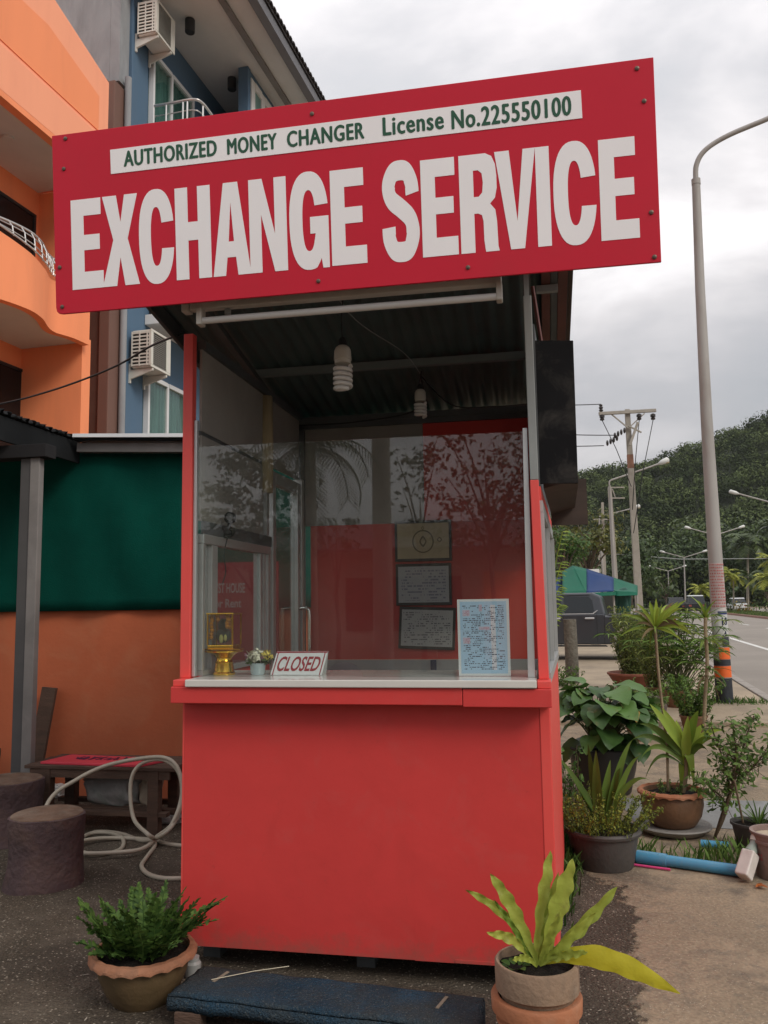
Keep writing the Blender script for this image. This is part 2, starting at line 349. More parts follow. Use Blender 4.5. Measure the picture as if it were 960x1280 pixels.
def rough_edge(pts, step, amp):
    o = []
    for i in range(len(pts)):
        a = Vector(pts[i]); b = Vector(pts[(i + 1) % len(pts)]); n_ = max(1, int((b - a).length / step))
        for k_ in range(n_):
            p = a.lerp(b, k_ / n_)
            o.append((p.x + rng.uniform(-amp, amp), p.y + rng.uniform(-amp, amp)))
    return o
from mathutils import noise as mnoise
def noisy_edge(pts, step=0.012):
    o = []
    for i in range(len(pts)):
        a = Vector((*pts[i], 0)); b = Vector((*pts[(i + 1) % len(pts)], 0)); n_ = max(1, int((b - a).length / step)); nr = Vector((-(b - a).y, (b - a).x, 0)).normalized()
        for k_ in range(n_):
            p = a.lerp(b, k_ / n_); w_ = 0.07 * mnoise.noise(p * 3.1) + 0.03 * mnoise.noise(p * 9.3) + 0.012 * mnoise.noise(p * 31) + 0.006 * mnoise.noise(p * 90); p = p + nr * w_; o.append((p.x, p.y))
    return o
edge = [gp(x, y) for x, y in [(785, 1290), (818, 1232), (798, 1190), (806, 1150), (778, 1112), (756, 1098)]]
yard = [(-9, -3), (0.25, -3), (0.28, 2.2)] + [(p.x, p.y) for p in edge] + [(0.12, 5.15), (0.1, 6.6), (-9, 6.6)]
# the asphalt thins out raggedly where it meets the concrete (per-vertex distance to that edge drives the wear)
def seg_dist(px, py, A, B_):
    ax, ay = A; bx, by = B_; dx, dy = bx - ax, by - ay; t = np.clip(((px - ax) * dx + (py - ay) * dy) / (dx * dx + dy * dy), 0, 1)
    return np.hypot(px - ax - t * dx, py - ay - t * dy), (dx * (py - ay) - dy * (px - ax))
poly_e = [(0.25, -3.2), (0.28, 2.2)] + [(p.x, p.y) for p in edge] + [(0.10, 5.15), (0.08, 6.7)]
gx = np.concatenate([np.arange(-9, -0.6, 0.3), np.arange(-0.6, 1.0, 0.02)]); gy = np.concatenate([np.arange(-3, 2.0, 0.25), np.arange(2.0, 6.65, 0.025)])
GX_, GY_ = np.meshgrid(gx, gy); best = np.full(GX_.shape, 1e9); sgn = np.ones(GX_.shape)
for A, B_ in zip(poly_e[:-1], poly_e[1:]):
    dd, cc = seg_dist(GX_, GY_, A, B_); u_ = dd < best - 1e-9; best = np.where(u_, dd, best); sgn = np.where(u_, np.where(cc > 0, 1, -1), sgn)
ny_, nx_ = GX_.shape; Va = np.stack([GX_.ravel(), GY_.ravel(), np.full(GX_.size, 0.004)], 1); ii = np.arange(ny_ * nx_).reshape(ny_, nx_)
Fa = np.stack([ii[:-1, :-1].ravel(), ii[:-1, 1:].ravel(), ii[1:, 1:].ravel(), ii[1:, :-1].ravel()], 1); sd_v = (best * sgn).ravel().astype(np.float32)
Fa = Fa[(sd_v[Fa] > -0.16).any(axis=1)]
t_ = m_asphalt.node_tree; n_ = t_.nodes; l_ = t_.links; pb = n_['Principled BSDF']; mo = n_['Material Output']
at_ = n_.new('ShaderNodeAttribute'); at_.attribute_name = 'edge'; tc_ = n_.new('ShaderNodeTexCoord'); acc = at_.outputs['Fac']
for sc_, am_ in ((3.5, 0.16), (14, 0.10), (60, 0.09), (190, 0.06)):
    nz_ = n_.new('ShaderNodeTexNoise'); nz_.inputs['Scale'].default_value = sc_; nz_.inputs['Detail'].default_value = 4; l_.new(tc_.outputs['Object'], nz_.inputs[0])
    ma_ = n_.new('ShaderNodeMath'); ma_.operation = 'SUBTRACT'; l_.new(nz_.outputs[0], ma_.inputs[0]); ma_.inputs[1].default_value = 0.5
    mb_ = n_.new('ShaderNodeMath'); mb_.operation = 'MULTIPLY_ADD'; l_.new(ma_.outputs[0], mb_.inputs[0]); mb_.inputs[1].default_value = am_ * 2; l_.new(acc, mb_.inputs[2]); acc = mb_.outputs[0]
mr_ = n_.new('ShaderNodeMapRange'); mr_.inputs[1].default_value = -0.012; mr_.inputs[2].default_value = 0.03; l_.new(acc, mr_.inputs[0])
tr_ = n_.new('ShaderNodeBsdfTransparent'); mx_ = n_.new('ShaderNodeMixShader'); l_.new(mr_.outputs[0], mx_.inputs[0]); l_.new(tr_.outputs[0], mx_.inputs[1]); l_.new(pb.outputs[0], mx_.inputs[2]); l_.new(mx_.outputs[0], mo.inputs[0])
ay_ = npmesh('asphalt_yard', Va, Fa, m_asphalt); at2 = ay_.data.attributes.new('edge', 'FLOAT', 'POINT'); at2.data.foreach_set('value', sd_v); tag(ay_, kind='structure')
tag(flat(rough_edge([(0.6, 6.15), (9, 6.5), (9, 7.35), (0.5, 6.95)], 0.3, 0.04), 0.004).build('concrete_path', m_greyconc), kind='structure')
# raised pavement with kerb stones along the road
rd = Vector((0.072, 1, 0)).normalized()
def road_pt(Y, off, z=0.0): return (2.36 + 0.072 * Y + off, Y, z)
def strip(Ys, o0, o1, z): return [road_pt(Y, o0)[:2] for Y in Ys] + [road_pt(Y, o1)[:2] for Y in reversed(Ys)]
tag(MB().prism([(-6.5, 10.9)] + [(road_pt(10.9, -0.16)[0], 10.9), (road_pt(70, -0.16)[0], 70), (-6.5, 70)], lambda u, v, d: (u, v, d), -0.05, 0.06)
    .build('pavement', m_pave, bevel=0.01), kind='structure')
kerb = MB().build('kerb', m_kerb); tag(kerb, kind='structure')
ks = MB().box(-0.15, 0.0, 0.01, 0.99, -0.05, 0.08)
km = None
for i in range(34):
    if km is None: o = ks.build('kerb_stone', m_kerb, kerb, bevel=0.012); km = o
    else: o = km.copy(); col.objects.link(o); o.parent = kerb
    p = road_pt(10.9 + i * 1.003, 0); o.location = (p[0], p[1], 0); o.rotation_euler = (0, 0, -math.atan(0.072))
tag(flat(strip([-60, 0, 40, 120, 300], 0.0, 9.2, 0), 0.004).build('road', m_road), kind='structure')
tag(flat(strip([-60, 0, 60, 300], 12.6, 21.0, 0), 0.004).build('far_carriageway', m_road), kind='structure')
def marking(o0, o1, Ya, Yb, nm='lane_marking'):
    tag(flat(strip([Ya, Yb], o0, o1, 0), 0.008).build(nm, m_white_paint), kind='structure')
marking(2.25, 2.42, 5, 200, 'edge_line')
for i in range(9): marking(5.6, 5.75, 16 + i * 9.0, 19.5 + i * 9.0)
# median: kerbed grass bed
m_bed = mat('median_soil', (0.10, 0.085, 0.05), 0.95, 0.3, 2)
m_redk = mat('median_kerb_paint', (0.28, 0.15, 0.11), 0.8, 0.2, 1.5)
tag(MB().prism(strip([-40, 0, 60, 220], 9.2, 12.6, 0), lambda u, v, d: (u, v, d), -0.02, 0.16).build('median', m_redk), kind='structure')
tag(flat(strip([-40, 0, 60, 220], 9.42, 12.38, 0), 0.166).build('median_soil', m_bed), kind='structure')

# ------------------------------------------------------------------ leaf-card crowns (shared)
def cards(centers, normals, size, jitter=0.5, aspect=0.6):
    n_ = len(centers); c = np.asarray(centers); nn = np.asarray(normals) + np.random.normal(0, jitter, (n_, 3))
    nn /= np.linalg.norm(nn, axis=1, keepdims=True) + 1e-9
    t = np.random.normal(0, 1, (n_, 3)); t -= nn * (t * nn).sum(1, keepdims=True); t /= np.linalg.norm(t, axis=1, keepdims=True) + 1e-9
    b = np.cross(nn, t); s = (size * np.random.uniform(0.55, 1.25, (n_, 1)))
    V = np.stack([c - t * s, c - b * s * aspect, c + t * s, c + b * s * aspect], 1).reshape(-1, 3)
    Fq = np.arange(n_ * 4).reshape(-1, 4)
    return V, Fq
def blob_points(c, r, n_, shell=0.35):
    d = np.random.normal(0, 1, (n_, 3)); d /= np.linalg.norm(d, axis=1, keepdims=True)
    rad = 1 - shell * np.random.rand(n_, 1) ** 1.5
    ph = np.random.rand(3) * 6
    wob = 1 + 0.16 * np.sin(d[:, :1] * 5 + ph[0]) + 0.13 * np.sin(d[:, 1:2] * 6 + ph[1]) + 0.12 * np.sin(d[:, 2:3] * 7 + ph[2])
    P = np.asarray(c) + d * rad * wob * np.asarray(r)
    return P, d
def crown_mesh(lobes, per, size, up_bias=0.5, jit=0.5, nj=0.22):
    C_, D_ = [], []
    for c, r in lobes:
        vol = (r[0] * r[1] + r[0] * r[2]) / 2
        p, d = blob_points(c, r, max(12, int(per * vol)))
        C_.append(p); D_.append(d + np.array([0, 0, up_bias]))
    D_ = np.concatenate(D_); V, Fq = cards(np.concatenate(C_), D_, size, jit)
    nn = D_ + np.random.normal(0, nj, D_.shape); nn /= np.linalg.norm(nn, axis=1, keepdims=True)
    return V, Fq, np.repeat(nn, 4, axis=0)
m_bark = mat('bark', (0.13, 0.10, 0.075), 0.9, 0.3, 8, 0.8, 25)
m_palebark = mat('pale_bark', (0.30, 0.27, 0.22), 0.9, 0.25, 8, 0.5, 25)
def tree(name, label, base, h, lobes, per, size, mt, group=None, tr=0.12, mbark=None, limbs=1.0):
    t = thing(name, label, 'tree', base, 0, group)
    mb = MB(); base = Vector(base)
    topz = base.z + h
    mb.tube([base - Vector((0, 0, 0.1)), base + Vector((0.05 * h * 0.3, 0, h * 0.25)), base + Vector((0, 0.02 * h, h * 0.5)), base + Vector((0, 0, h * 0.8))],
            [tr, tr * 0.8, tr * 0.6, tr * 0.25], 8)
    for c, r in lobes[:max(1, int(len(lobes) * limbs))]:
        c = Vector(c); s_ = base + Vector((0, 0, min(h * 0.7, max(h * 0.25, (c.z - base.z) * 0.6))))
        mb.tube([s_, s_.lerp(c, 0.55) + Vector((0, 0, 0.04 * h)), c], [tr * 0.45, tr * 0.3, tr * 0.12], 6)
    mb.build('trunk', mbark or m_bark, t, smooth=True)
    V, Fq, nn = crown_mesh(lobes, per, size, 0.5, 0.38); npmesh('crown', V, Fq, mt, t, root=t, normals=nn)
    return t

# ------------------------------------------------------------------ hill and its forest
def ridge_at(az):   # skyline height in metres against azimuth right of the optical axis (tan)
    xs = [0.0, 0.20, 0.236, 0.27, 0.31, 0.357, 0.405, 0.463, 0.6, 0.8, 1.2]
    hs = [20, 43, 46, 47, 50, 55, 61, 69.5, 84, 78, 40]
    return float(np.interp(az, xs, hs))
def hill_h(D, az):
    t = min(1.0, max(0.0, (D - 165) / 165)); t = t * t * (3 - 2 * t)
    back = max(0.0, 1 - max(0, D - 345) / 200)
    return ridge_at(az) * t * back * 0.965 + 1.5 * math.sin(D * 0.06 + az * 9) * t
def hill_pt(D, az, dz=0.0):
    lat = az * D; x = lat * math.cos(YAW) - D * math.sin(YAW); y = lat * math.sin(YAW) + D * math.cos(YAW)
    return (x, y, hill_h(D, az) + dz)
m_hill = mat('forest_floor', (0.035, 0.045, 0.02), 0.95, 0.3, 0.05)
mb = MB(); mb.grid([[hill_pt(D, az, -0.4) for az in np.linspace(-0.1, 1.25, 60)] for D in np.linspace(160, 540, 40)])
tag(mb.build('hill', m_hill, smooth=True), kind='structure')
m_forest = leafmat('forest_leaves', (0.034, 0.054, 0.020), (0.100, 0.130, 0.046), 0.8, 0.06, 0.08, attr='tint')
Vs, Fs, Ns, off = [], [], [], 0
hr = np.random.RandomState(11)
tints = []
for i in range(2250):
    D = math.sqrt(hr.uniform(158 ** 2, 352 ** 2)); az = hr.uniform(-0.06, 0.70)
    s_ = hr.uniform(1.6, 4.2) * (1.25 if hr.rand() < 0.10 else 1); p = hill_pt(D, az)
    if D > 300 : s_ *= 0.8
    z0 = s_ * hr.uniform(0.9, 1.5)
    lobes = [((p[0], p[1], p[2] + z0), (s_, s_, s_ * 0.8))]
    for k_ in range(7):
        a = hr.uniform(0, 6.28); q = s_ * hr.uniform(0.4, 0.7)
        lobes.append(((p[0] + math.cos(a) * s_ * 0.7, p[1] + math.sin(a) * s_ * 0.7, p[2] + z0 + hr.uniform(-0.5, 0.6) * s_), (q, q, q * 0.75)))
    V, Fq, nn = crown_mesh(lobes, 9.0, 0.46, 0.30, 0.32, 0.12); Ns.append(nn); tints.append(np.full(len(V), hr.rand() * 0.85, dtype=np.float32))
    Vs.append(V); Fs.append(Fq + off); off += len(V)
fo = npmesh('hill_forest', np.concatenate(Vs), np.concatenate(Fs), m_forest, normals=np.concatenate(Ns))
at_ = fo.data.attributes.new('tint', 'FLOAT', 'POINT'); at_.data.foreach_set('value', np.concatenate(tints))
tag(fo, 'dense dark green forest covering the hillside behind the road', 'forest', kind='stuff')

# ------------------------------------------------------------------ orange and blue shophouses (road-parallel frame: x = towards road, y = along road)
BR = R(3.9); BO = Vector((-8.13, 15.02, 0))
m_or = mat('orange_paint', (0.93, 0.30, 0.13), 0.75, 0.04, 0.7, 0.06, 40, dirt=(0.72, 0.235, 0.11), dirt_amt=0.45, dirt_scale=1.6, stretch=(1, 1, 0.14))
m_or2 = mat('peach_paint', (0.95, 0.38, 0.22), 0.75, 0.03, 0.7, dirt=(0.84, 0.32, 0.19), dirt_amt=0.45, dirt_scale=1.8, stretch=(1, 1, 0.14))
m_soff = mat('white_soffit', (0.62, 0.61, 0.60), 0.85, 0.06, 1.2)
m_dark = mat('dark_window', (0.012, 0.012, 0.013), 0.2, 0.1, 2, spec=0.3)
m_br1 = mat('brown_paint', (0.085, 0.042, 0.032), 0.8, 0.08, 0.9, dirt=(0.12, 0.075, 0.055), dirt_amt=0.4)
m_br2 = mat('light_brown', (0.165, 0.088, 0.068), 0.8, 0.08, 0.9)
m_grw = mat('grey_render', (0.30, 0.31, 0.325), 0.9, 0.08, 0.8, 0.1, 20, dirt=(0.17, 0.17, 0.18), dirt_amt=0.6, dirt_scale=1.5, stretch=(1, 1, 0.3))
m_bl = mat('blue_paint', (0.082, 0.150, 0.235), 0.75, 0.07, 0.8, dirt=(0.11, 0.15, 0.20), dirt_amt=0.45, dirt_scale=2.0, stretch=(1, 1, 0.12))
m_alw = mat('white_aluminium', (0.72, 0.73, 0.74), 0.4, 0.04, 3)
m_wht = mat('white_paint', (0.74, 0.73, 0.72), 0.6, 0.05, 2)
m_curt = mat('teal_curtain', (0.14, 0.235, 0.215), 0.8, 0.35, 3.0, stretch=(1, 6, 0.15))
m_tile = mat('dark_roof_tile', (0.055, 0.048, 0.048), 0.7, 0.3, 3)
m_fas = mat('grey_fascia', (0.15, 0.15, 0.165), 0.7, 0.1, 2)
m_fas2 = mat('taupe_trim', (0.20, 0.185, 0.18), 0.7, 0.1, 2)
m_steel = mat('stainless_rail', (0.62, 0.60, 0.58), 0.28, 0.08, 4, metal=0.85)
m_dn = mat('black_metal', (0.02, 0.02, 0.022), 0.5)
g_win = glassmat('window_glass', (0.80, 0.88, 0.86), 0.06)

ob_ = thing('orange_house', 'orange house with curved balconies and dark windows beside the blue house', 'house', BO, -BR)
def B(mb, name, mt, par, **k): return mb.build(name, mt, par, local=True, **k)
# walls
w = MB().box(-4.0, -0.9, -9.0, -0.55, 0, 11.0); B(w, 'wall', m_or, ob_)
w = MB().box(-0.9, 0.36, -1.899, -1.65, 2.9, 6.38); B(w, 'wall', m_or, ob_)
w = MB().box(-0.9, 0.20, -1.55, -1.40, 7.2, 9.39); B(w, 'wall', m_or, ob_)
# top storey parapet (front and end return)
pz = [(-8, 12.6), (-3.2, 11.95), (-1.47, 11.45), (-1.47, 10.2), (-8, 10.2)]
par = B(MB().prism(pz, lambda u, v, d: (d, u, v), 0.28, 0.5), 'parapet', m_or2, ob_, bevel=0.015)
B(MB().box(-0.9, 0.279, -1.70, -1.47, 10.2, 11.44), 'parapet', m_or2, ob_)
rp = [(-8, 12.2), (-4.5, 11.25), (-3.28, 11.33), (-1.80, 10.97), (-1.80, 10.30), (-8, 10.30)]
B(MB().prism(rp, lambda u, v, d: (d, u, v), 0.5005, 0.515), 'panel', m_or, par)
B(MB().box(-0.9, 0.56, -8, -1.44, 9.46, 10.195), 'fascia', m_or2, ob_, bevel=0.012)
B(MB().box(-0.9, 0.40, -8, -1.6, 9.40, 9.458), 'ceiling', m_soff, ob_)
B(MB().box(0.40, 0.56, -8, -1.44, 9.36, 9.458), 'trim', m_or, ob_)
for yy in (-3.35, -5.6):
    B(MB().lathe([(0.10, 0), (0.10, 0.04), (0.06, 0.045)], (-0.15, yy, 9.355), 14), 'downlight', m_soff, ob_)
# middle storey curved balcony
plan = [(-8.0, 0.45), (-5.4, 0.40), (-4.9, 0.42), (-4.4, 0.5), (-4.0, 0.62), (-3.65, 0.67), (-3.3, 0.60), (-3.0, 0.46), (-2.82, 0.39), (-2.65, 0.37), (-2.5, 0.42), (-2.3, 0.48), (-1.9, 0.5)]
plan = [(q.x, q.y) for q in spline([(a, b, 0) for a, b in plan], 5)]
def btop(a): return 7.05 + 0.42 * max(0, (-3.35 - a)) ** 1.3 * 0.55 + 0.30 * max(0, a + 2.9) ** 1.2
inner = [(a, b - 0.14) for a, b in plan]
rows = []
mb = MB()
rows = [[(b, a, 6.2) for a, b in plan], [(b, a, min(7.9, btop(a))) for a, b in plan], [(b, a, min(7.9, btop(a))) for a, b in inner], [(b, a, 6.2) for a, b in inner]]
mb.grid(rows + [rows[0]])
mb.add([rows[0][-1], rows[1][-1], rows[2][-1], rows[3][-1]], [(0, 1, 2, 3)])
bal = B(mb, 'balcony_wall', m_or, ob_, smooth='auto')
B(MB().box(-0.9, 0.349, -2.05, -1.9, 6.385, 7.35), 'balcony_wall', m_or, ob_)
sl = MB(); fl = [(b - 0.13, a) for a, b in plan]
sl.add([(x, y, 6.26) for x, y in fl] + [(-0.9, fl[-1][1], 6.26), (-0.9, fl[0][1], 6.26)], [tuple(range(len(fl) + 2))])
sl.add([(x, y, 6.38) for x, y in fl] + [(-0.9, fl[-1][1], 6.38), (-0.9, fl[0][1], 6.38)], [tuple(reversed(range(len(fl) + 2)))])
B(sl, 'ceiling', m_soff, ob_)
B(MB().lathe([(0.10, 0), (0.10, 0.04), (0.06, 0.045)], (-0.1, -4.25, 6.215), 14), 'downlight', m_soff, ob_)
# curved steel railing filling the scoop
rl = MB(); tp = []
for a, b in plan:
    if -4.6 < a < -2.45:
        tp.append((b - 0.07 + 0.0, a, 7.50))
rl.tube(tp, 0.022, 6); B(rl, 'rail', m_steel, ob_, smooth=True)
rl = MB()
rl.tube([(b + 0.10, a, btop(a) + 0.07) for (b, a, z) in tp], 0.016, 6)
rl.tube([(b + 0.09, a, btop(a) * 0.6 + 7.5 * 0.4) for (b, a, z) in tp], 0.01, 5)
rl.tube([(b + 0.05, a, btop(a) * 0.25 + 7.5 * 0.75) for (b, a, z) in tp], 0.01, 5)
B(rl, 'rail', m_steel, ob_, smooth=True)
for i in range(0, len(tp), 3):
    b, a, z = tp[i]
    z0 = btop(a)
    if z0 > 7.46: continue
    B(MB().tube([(b, a, 7.5), (b + 0.07, a, 7.5 - (7.5 - z0) * 0.3), (b + 0.10, a, z0 + 0.05)], 0.012, 5), 'baluster', m_steel, ob_)
# dark windows with frames
for (a0, a1, z0, z1) in ((-4.4, -1.66, 6.4, 8.92), (-4.4, -1.66, 2.9, 5.88)):
    wn = B(MB().box(-0.93, -0.885, a0, a1, z0, z1), 'window', m_dark, ob_)
    for a in (a0, (a0 + a1) / 2 - 0.35, a1 - 0.05): B(MB().box(-0.886, -0.865, a, a + 0.05, z0, z1), 'frame', m_dn, wn)
    B(MB().box(-0.886, -0.865, a0 + 0.051, a1 - 0.051, z1 - 0.05, z1), 'frame', m_dn, wn)
# brown party pier between the houses
bp_ = thing('brown_pier', 'brown painted pier with a grey pipe between orange and blue houses', 'pillar', BO, -BR)
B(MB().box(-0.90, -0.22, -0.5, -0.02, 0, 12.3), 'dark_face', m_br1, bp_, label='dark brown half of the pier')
B(MB().box(-0.217, 0.02, -0.56, -0.02, 0, 12.2), 'light_face', m_br2, bp_, bevel=0.02, label='lighter brown half of the pier')  # lighter brown than the other half
B(MB().tube([(0.10, -0.20, 0), (0.10, -0.20, 12.45)], 0.07, 10), 'downpipe', m_grw, bp_, smooth='auto')

bb = thing('blue_house', 'tall blue house with grey side wall, balconies and tiled eave', 'house', BO, -BR)
B(MB().box(-5.0, -0.25, -0.35, 9.5, 12.32, 17.0), 'side_wall', m_grw, bb)
B(MB().box(-0.245, -0.02, -0.352, 0.0, 12.32, 15.2), 'side_wall', m_grw, bb)
B(MB().box(-5.0, 0.0, 0.005, 9.5, 0, 14.6), 'wall', m_bl, bb)
B(MB().box(0.001, 0.06, 0.0, 0.62, 0, 14.6), 'wall', m_bl, bb, bevel=0.01)
# bay that reaches the balcony line
B(MB().box(1.10, 1.35, 2.98, 3.14, 7.8, 14.59), 'bay_wall', m_bl, bb)
B(MB().box(1.18, 1.33, 3.141, 9.4, 7.8, 14.59), 'bay_wall', m_bl, bb)
B(MB().box(0.0, 1.179, 5.4, 9.4, 7.8, 14.59), 'bay_wall', m_bl, bb)
B(MB().box(0.0, 1.179, 3.0, 5.39, 7.721, 11.3), 'bay_wall', m_bl, bb)
for i in range(5):
    a = 3.16 + i * 0.62
    wn = B(MB().box(1.331, 1.37, a, a + 0.22, 11.6, 14.4), 'window', m_wht, bb)
    B(MB().box(1.331, 1.345, a + 0.22, a + 0.62, 11.6, 14.4), 'pane', m_curt, wn)
    B(MB().box(1.331, 1.385, a + 0.221, a + 0.619, 14.2, 14.4), 'frame', m_wht, wn)
# eave, soffit, trims, tiles
B(MB().box(0.003, 2.30, 0.72, 9.4, 14.601, 14.66), 'soffit', m_soff, bb)
B(MB().box(0.003, 1.6, -0.3, 0.719, 14.601, 14.66), 'soffit', m_soff, bb)
B(MB().box(1.66, 1.80, 0.70, 9.4, 14.53, 14.60), 'trim', m_fas2, bb)
ro = B(MB().hexa([(2.30, 0.68, 14.50), (2.46, 0.68, 14.58), (2.46, 9.4, 14.58), (2.30, 9.4, 14.50), (2.30, 0.68, 14.78), (2.46, 0.68, 14.84), (2.46, 9.4, 14.84), (2.30, 9.4, 14.78)]), 'fascia', m_fas, bb)
B(MB().hexa([(1.60, 0.60, 14.56), (2.31, 0.60, 14.56), (2.31, 0.70, 14.56), (1.60, 0.70, 14.56), (1.60, 0.60, 15.25), (2.31, 0.60, 14.86), (2.31, 0.70, 14.86), (1.60, 0.70, 15.25)]), 'barge_board', m_fas, bb)
B(MB().hexa([(-5, 0.3, 18.6), (2.5, 0.5, 14.85), (2.5, 9.4, 14.85), (-5, 9.4, 18.6), (-5, 0.3, 18.7), (2.5, 0.5, 14.93), (2.5, 9.4, 14.93), (-5, 9.4, 18.7)]), 'roof', m_tile, bb)
tm = None
for i in range(44):
    y = 0.55 + i * 0.2
    if tm is None:
        mbt = MB(); pr = [(math.cos(t) * 0.10, math.sin(t) * 0.085) for t in np.linspace(0, math.pi, 7)]
        mbt.grid([[(2.05, u, 15.08 + v) for u, v in pr], [(2.56, u, 14.86 + v) for u, v in pr]]); tm = B(mbt, 'tile', m_tile, bb, solid=0.02)
        o = tm
    else: o = tm.copy(); col.objects.link(o); o.parent = bb
    o.location = (0, y, 0)
for (a, b) in ((1.16, 0.76), (3.32, 0.77)):
    B(MB().lathe([(0.10, -0.30), (0.11, -0.29), (0.11, 0), (0.02, 0.01)], (b, a, 14.59), 14), 'downlight', m_dn, bb, smooth='auto')
# balcony slabs
B(MB().box(0.004, 1.34, 0.75, 9.4, 7.50, 7.72), 'balcony_slab', m_wht, bb, bevel=0.01)
B(MB().box(0.004, 1.34, 0.75, 2.97, 11.15, 11.35), 'balcony_slab', m_wht, bb, bevel=0.01)
B(MB().box(0.01, 0.5, 0.80, 2.4, 8.02, 8.16), 'ledge', m_wht, bb)
B(MB().box(0.02, 1.2, 0.9, 2.9, 7.721, 8.0), 'balcony_shade', m_dn, bb)  # black box put where the balcony interior lies in shade
# railing on the top balcony: top tube with rounded corner, rails, posts
rail = MB(); pth = spline([(0.06, 0.78, 12.42), (0.6, 0.78, 12.42), (1.05, 0.79, 12.42), (1.2, 0.95, 12.40), (1.22, 1.5, 12.36), (1.22, 2.9, 12.36)], 5)
rail.tube(pth, 0.032, 8); B(rail, 'top_rail', m_steel, bb, smooth=True)
for dz in (0.22, 0.42, 0.62, 0.82):
    r_ = MB(); r_.tube([p - Vector((0.03, -0.03, dz)) for p in pth], 0.014, 6); B(r_, 'rail', m_steel, bb, smooth=True)
for p in ((0.12, 0.78), (0.42, 0.78), (0.82, 0.78), (0.92, 0.785), (1.19, 0.98), (1.22, 1.6), (1.22, 2.3)):
    B(MB().tube([(p[0], p[1], 11.35), (p[0], p[1], 12.40)], 0.022, 6), 'post', m_steel, bb, smooth='auto')
# sliding windows with curtains
for z0, z1 in ((4.3, 6.42), (11.36, 13.68)):
    wn = B(MB().box(0.001, 0.012, 0.74, 2.62, z0, z1), 'window', m_curt, bb)
    cu = MB(); cr_ = []
    for k_ in range(61):
        y = 0.80 + k_ * 0.0295; cr_.append((0.035 + 0.018 * math.sin(k_ * 1.35), y))
    cu.grid([[(x, y, z0 + 0.05) for x, y in cr_], [(x, y, z1 - 0.05) for x, y in cr_]]); B(cu, 'curtain', m_curt, wn, smooth=True)
    for a0, a1 in ((0.74, 0.81), (1.52, 1.60), (2.54, 2.62)):
        B(MB().box(0.002, 0.13, a0, a1, z0, z1), 'frame', m_alw, wn, bevel=0.006)
    B(MB().box(0.002, 0.14, 0.811, 1.519, z1 - 0.09, z1), 'frame', m_alw, wn); B(MB().box(0.002, 0.14, 1.601, 2.539, z1 - 0.09, z1), 'frame', m_alw, wn)
    for a0, a1 in ((0.812, 1.518), (1.602, 2.538)):
        B(MB().box(0.085, 0.092, a0, a1, z0, z1 - 0.091), 'pane', g_win, wn)

# air conditioners on brackets
m_ac = mat('ac_casing', (0.68, 0.66, 0.60), 0.5, 0.06, 2, dirt=(0.45, 0.42, 0.36), dirt_amt=0.4)
m_coil = mat('ac_coil', (0.05, 0.047, 0.044), 0.9, 0.2, 9, spec=0.08)
def ac(label, z):
    t = thing('air_conditioner', label, 'air conditioner', BO + Matrix.Rotation(-BR, 3, 'Z') @ Vector((0.0, 0.0, z)), -BR, 'outdoor units on the blue house')
    B(MB().box(0.16, 0.585, 0.03, 0.75, 0, 0.78), 'casing', m_ac, t, bevel=0.02)
    fr = MB()
    for a0, a1, z0, z1 in ((0.0, 0.78, 0.0, 0.05), (0.0, 0.78, 0.73, 0.78), (0.0, 0.09, 0.051, 0.729), (0.62, 0.78, 0.051, 0.729)): fr.box(0.586, 0.61, a0, a1, z0, z1)
    B(fr, 'front_frame', m_ac, t, bevel=0.006)
    gr = B(MB().box(0.586, 0.592, 0.091, 0.619, 0.051, 0.729), 'coil', m_coil, t)
    sl_ = MB()
    for i in range(16): sl_.box(0.594, 0.600, 0.092, 0.618, 0.07 + i * 0.041, 0.075 + i * 0.041)
    B(sl_, 'grille', m_ac, gr)
    sd_ = B(MB().box(0.19, 0.56, 0.022, 0.0295, 0.06, 0.72), 'side_opening', m_coil, t)
    sg = MB()
    for i in range(10): sg.box(0.16, 0.585, 0.006, 0.02, 0.04 + i * 0.073, 0.07 + i * 0.073)
    for xx in (0.16, 0.33, 0.50, 0.555): sg.box(xx, xx + 0.03, 0.000, 0.0055, 0.03, 0.75)
    B(sg, 'side_grille', m_ac, sd_)
    for a in (0.08, 0.62):
        b_ = MB(); b_.hexa([(0.062, a, -0.28), (0.10, a, -0.28), (0.10, a + 0.04, -0.28), (0.062, a + 0.04, -0.28), (0.062, a, 0.12), (0.10, a, 0.12), (0.10, a + 0.04, 0.12), (0.062, a + 0.04, 0.12)])
        b_.hexa([(0.10, a, -0.20), (0.60, a, -0.06), (0.60, a + 0.04, -0.06), (0.10, a + 0.04, -0.20), (0.10, a, -0.01), (0.60, a, -0.01), (0.60, a + 0.04, -0.01), (0.10, a + 0.04, -0.01)])
        B(b_, 'bracket', m_ac, t)
ac('cream outdoor unit above the lower curtained window of the blue house', 6.34)
ac('cream outdoor unit under the eave soffit of the blue house', 13.52)

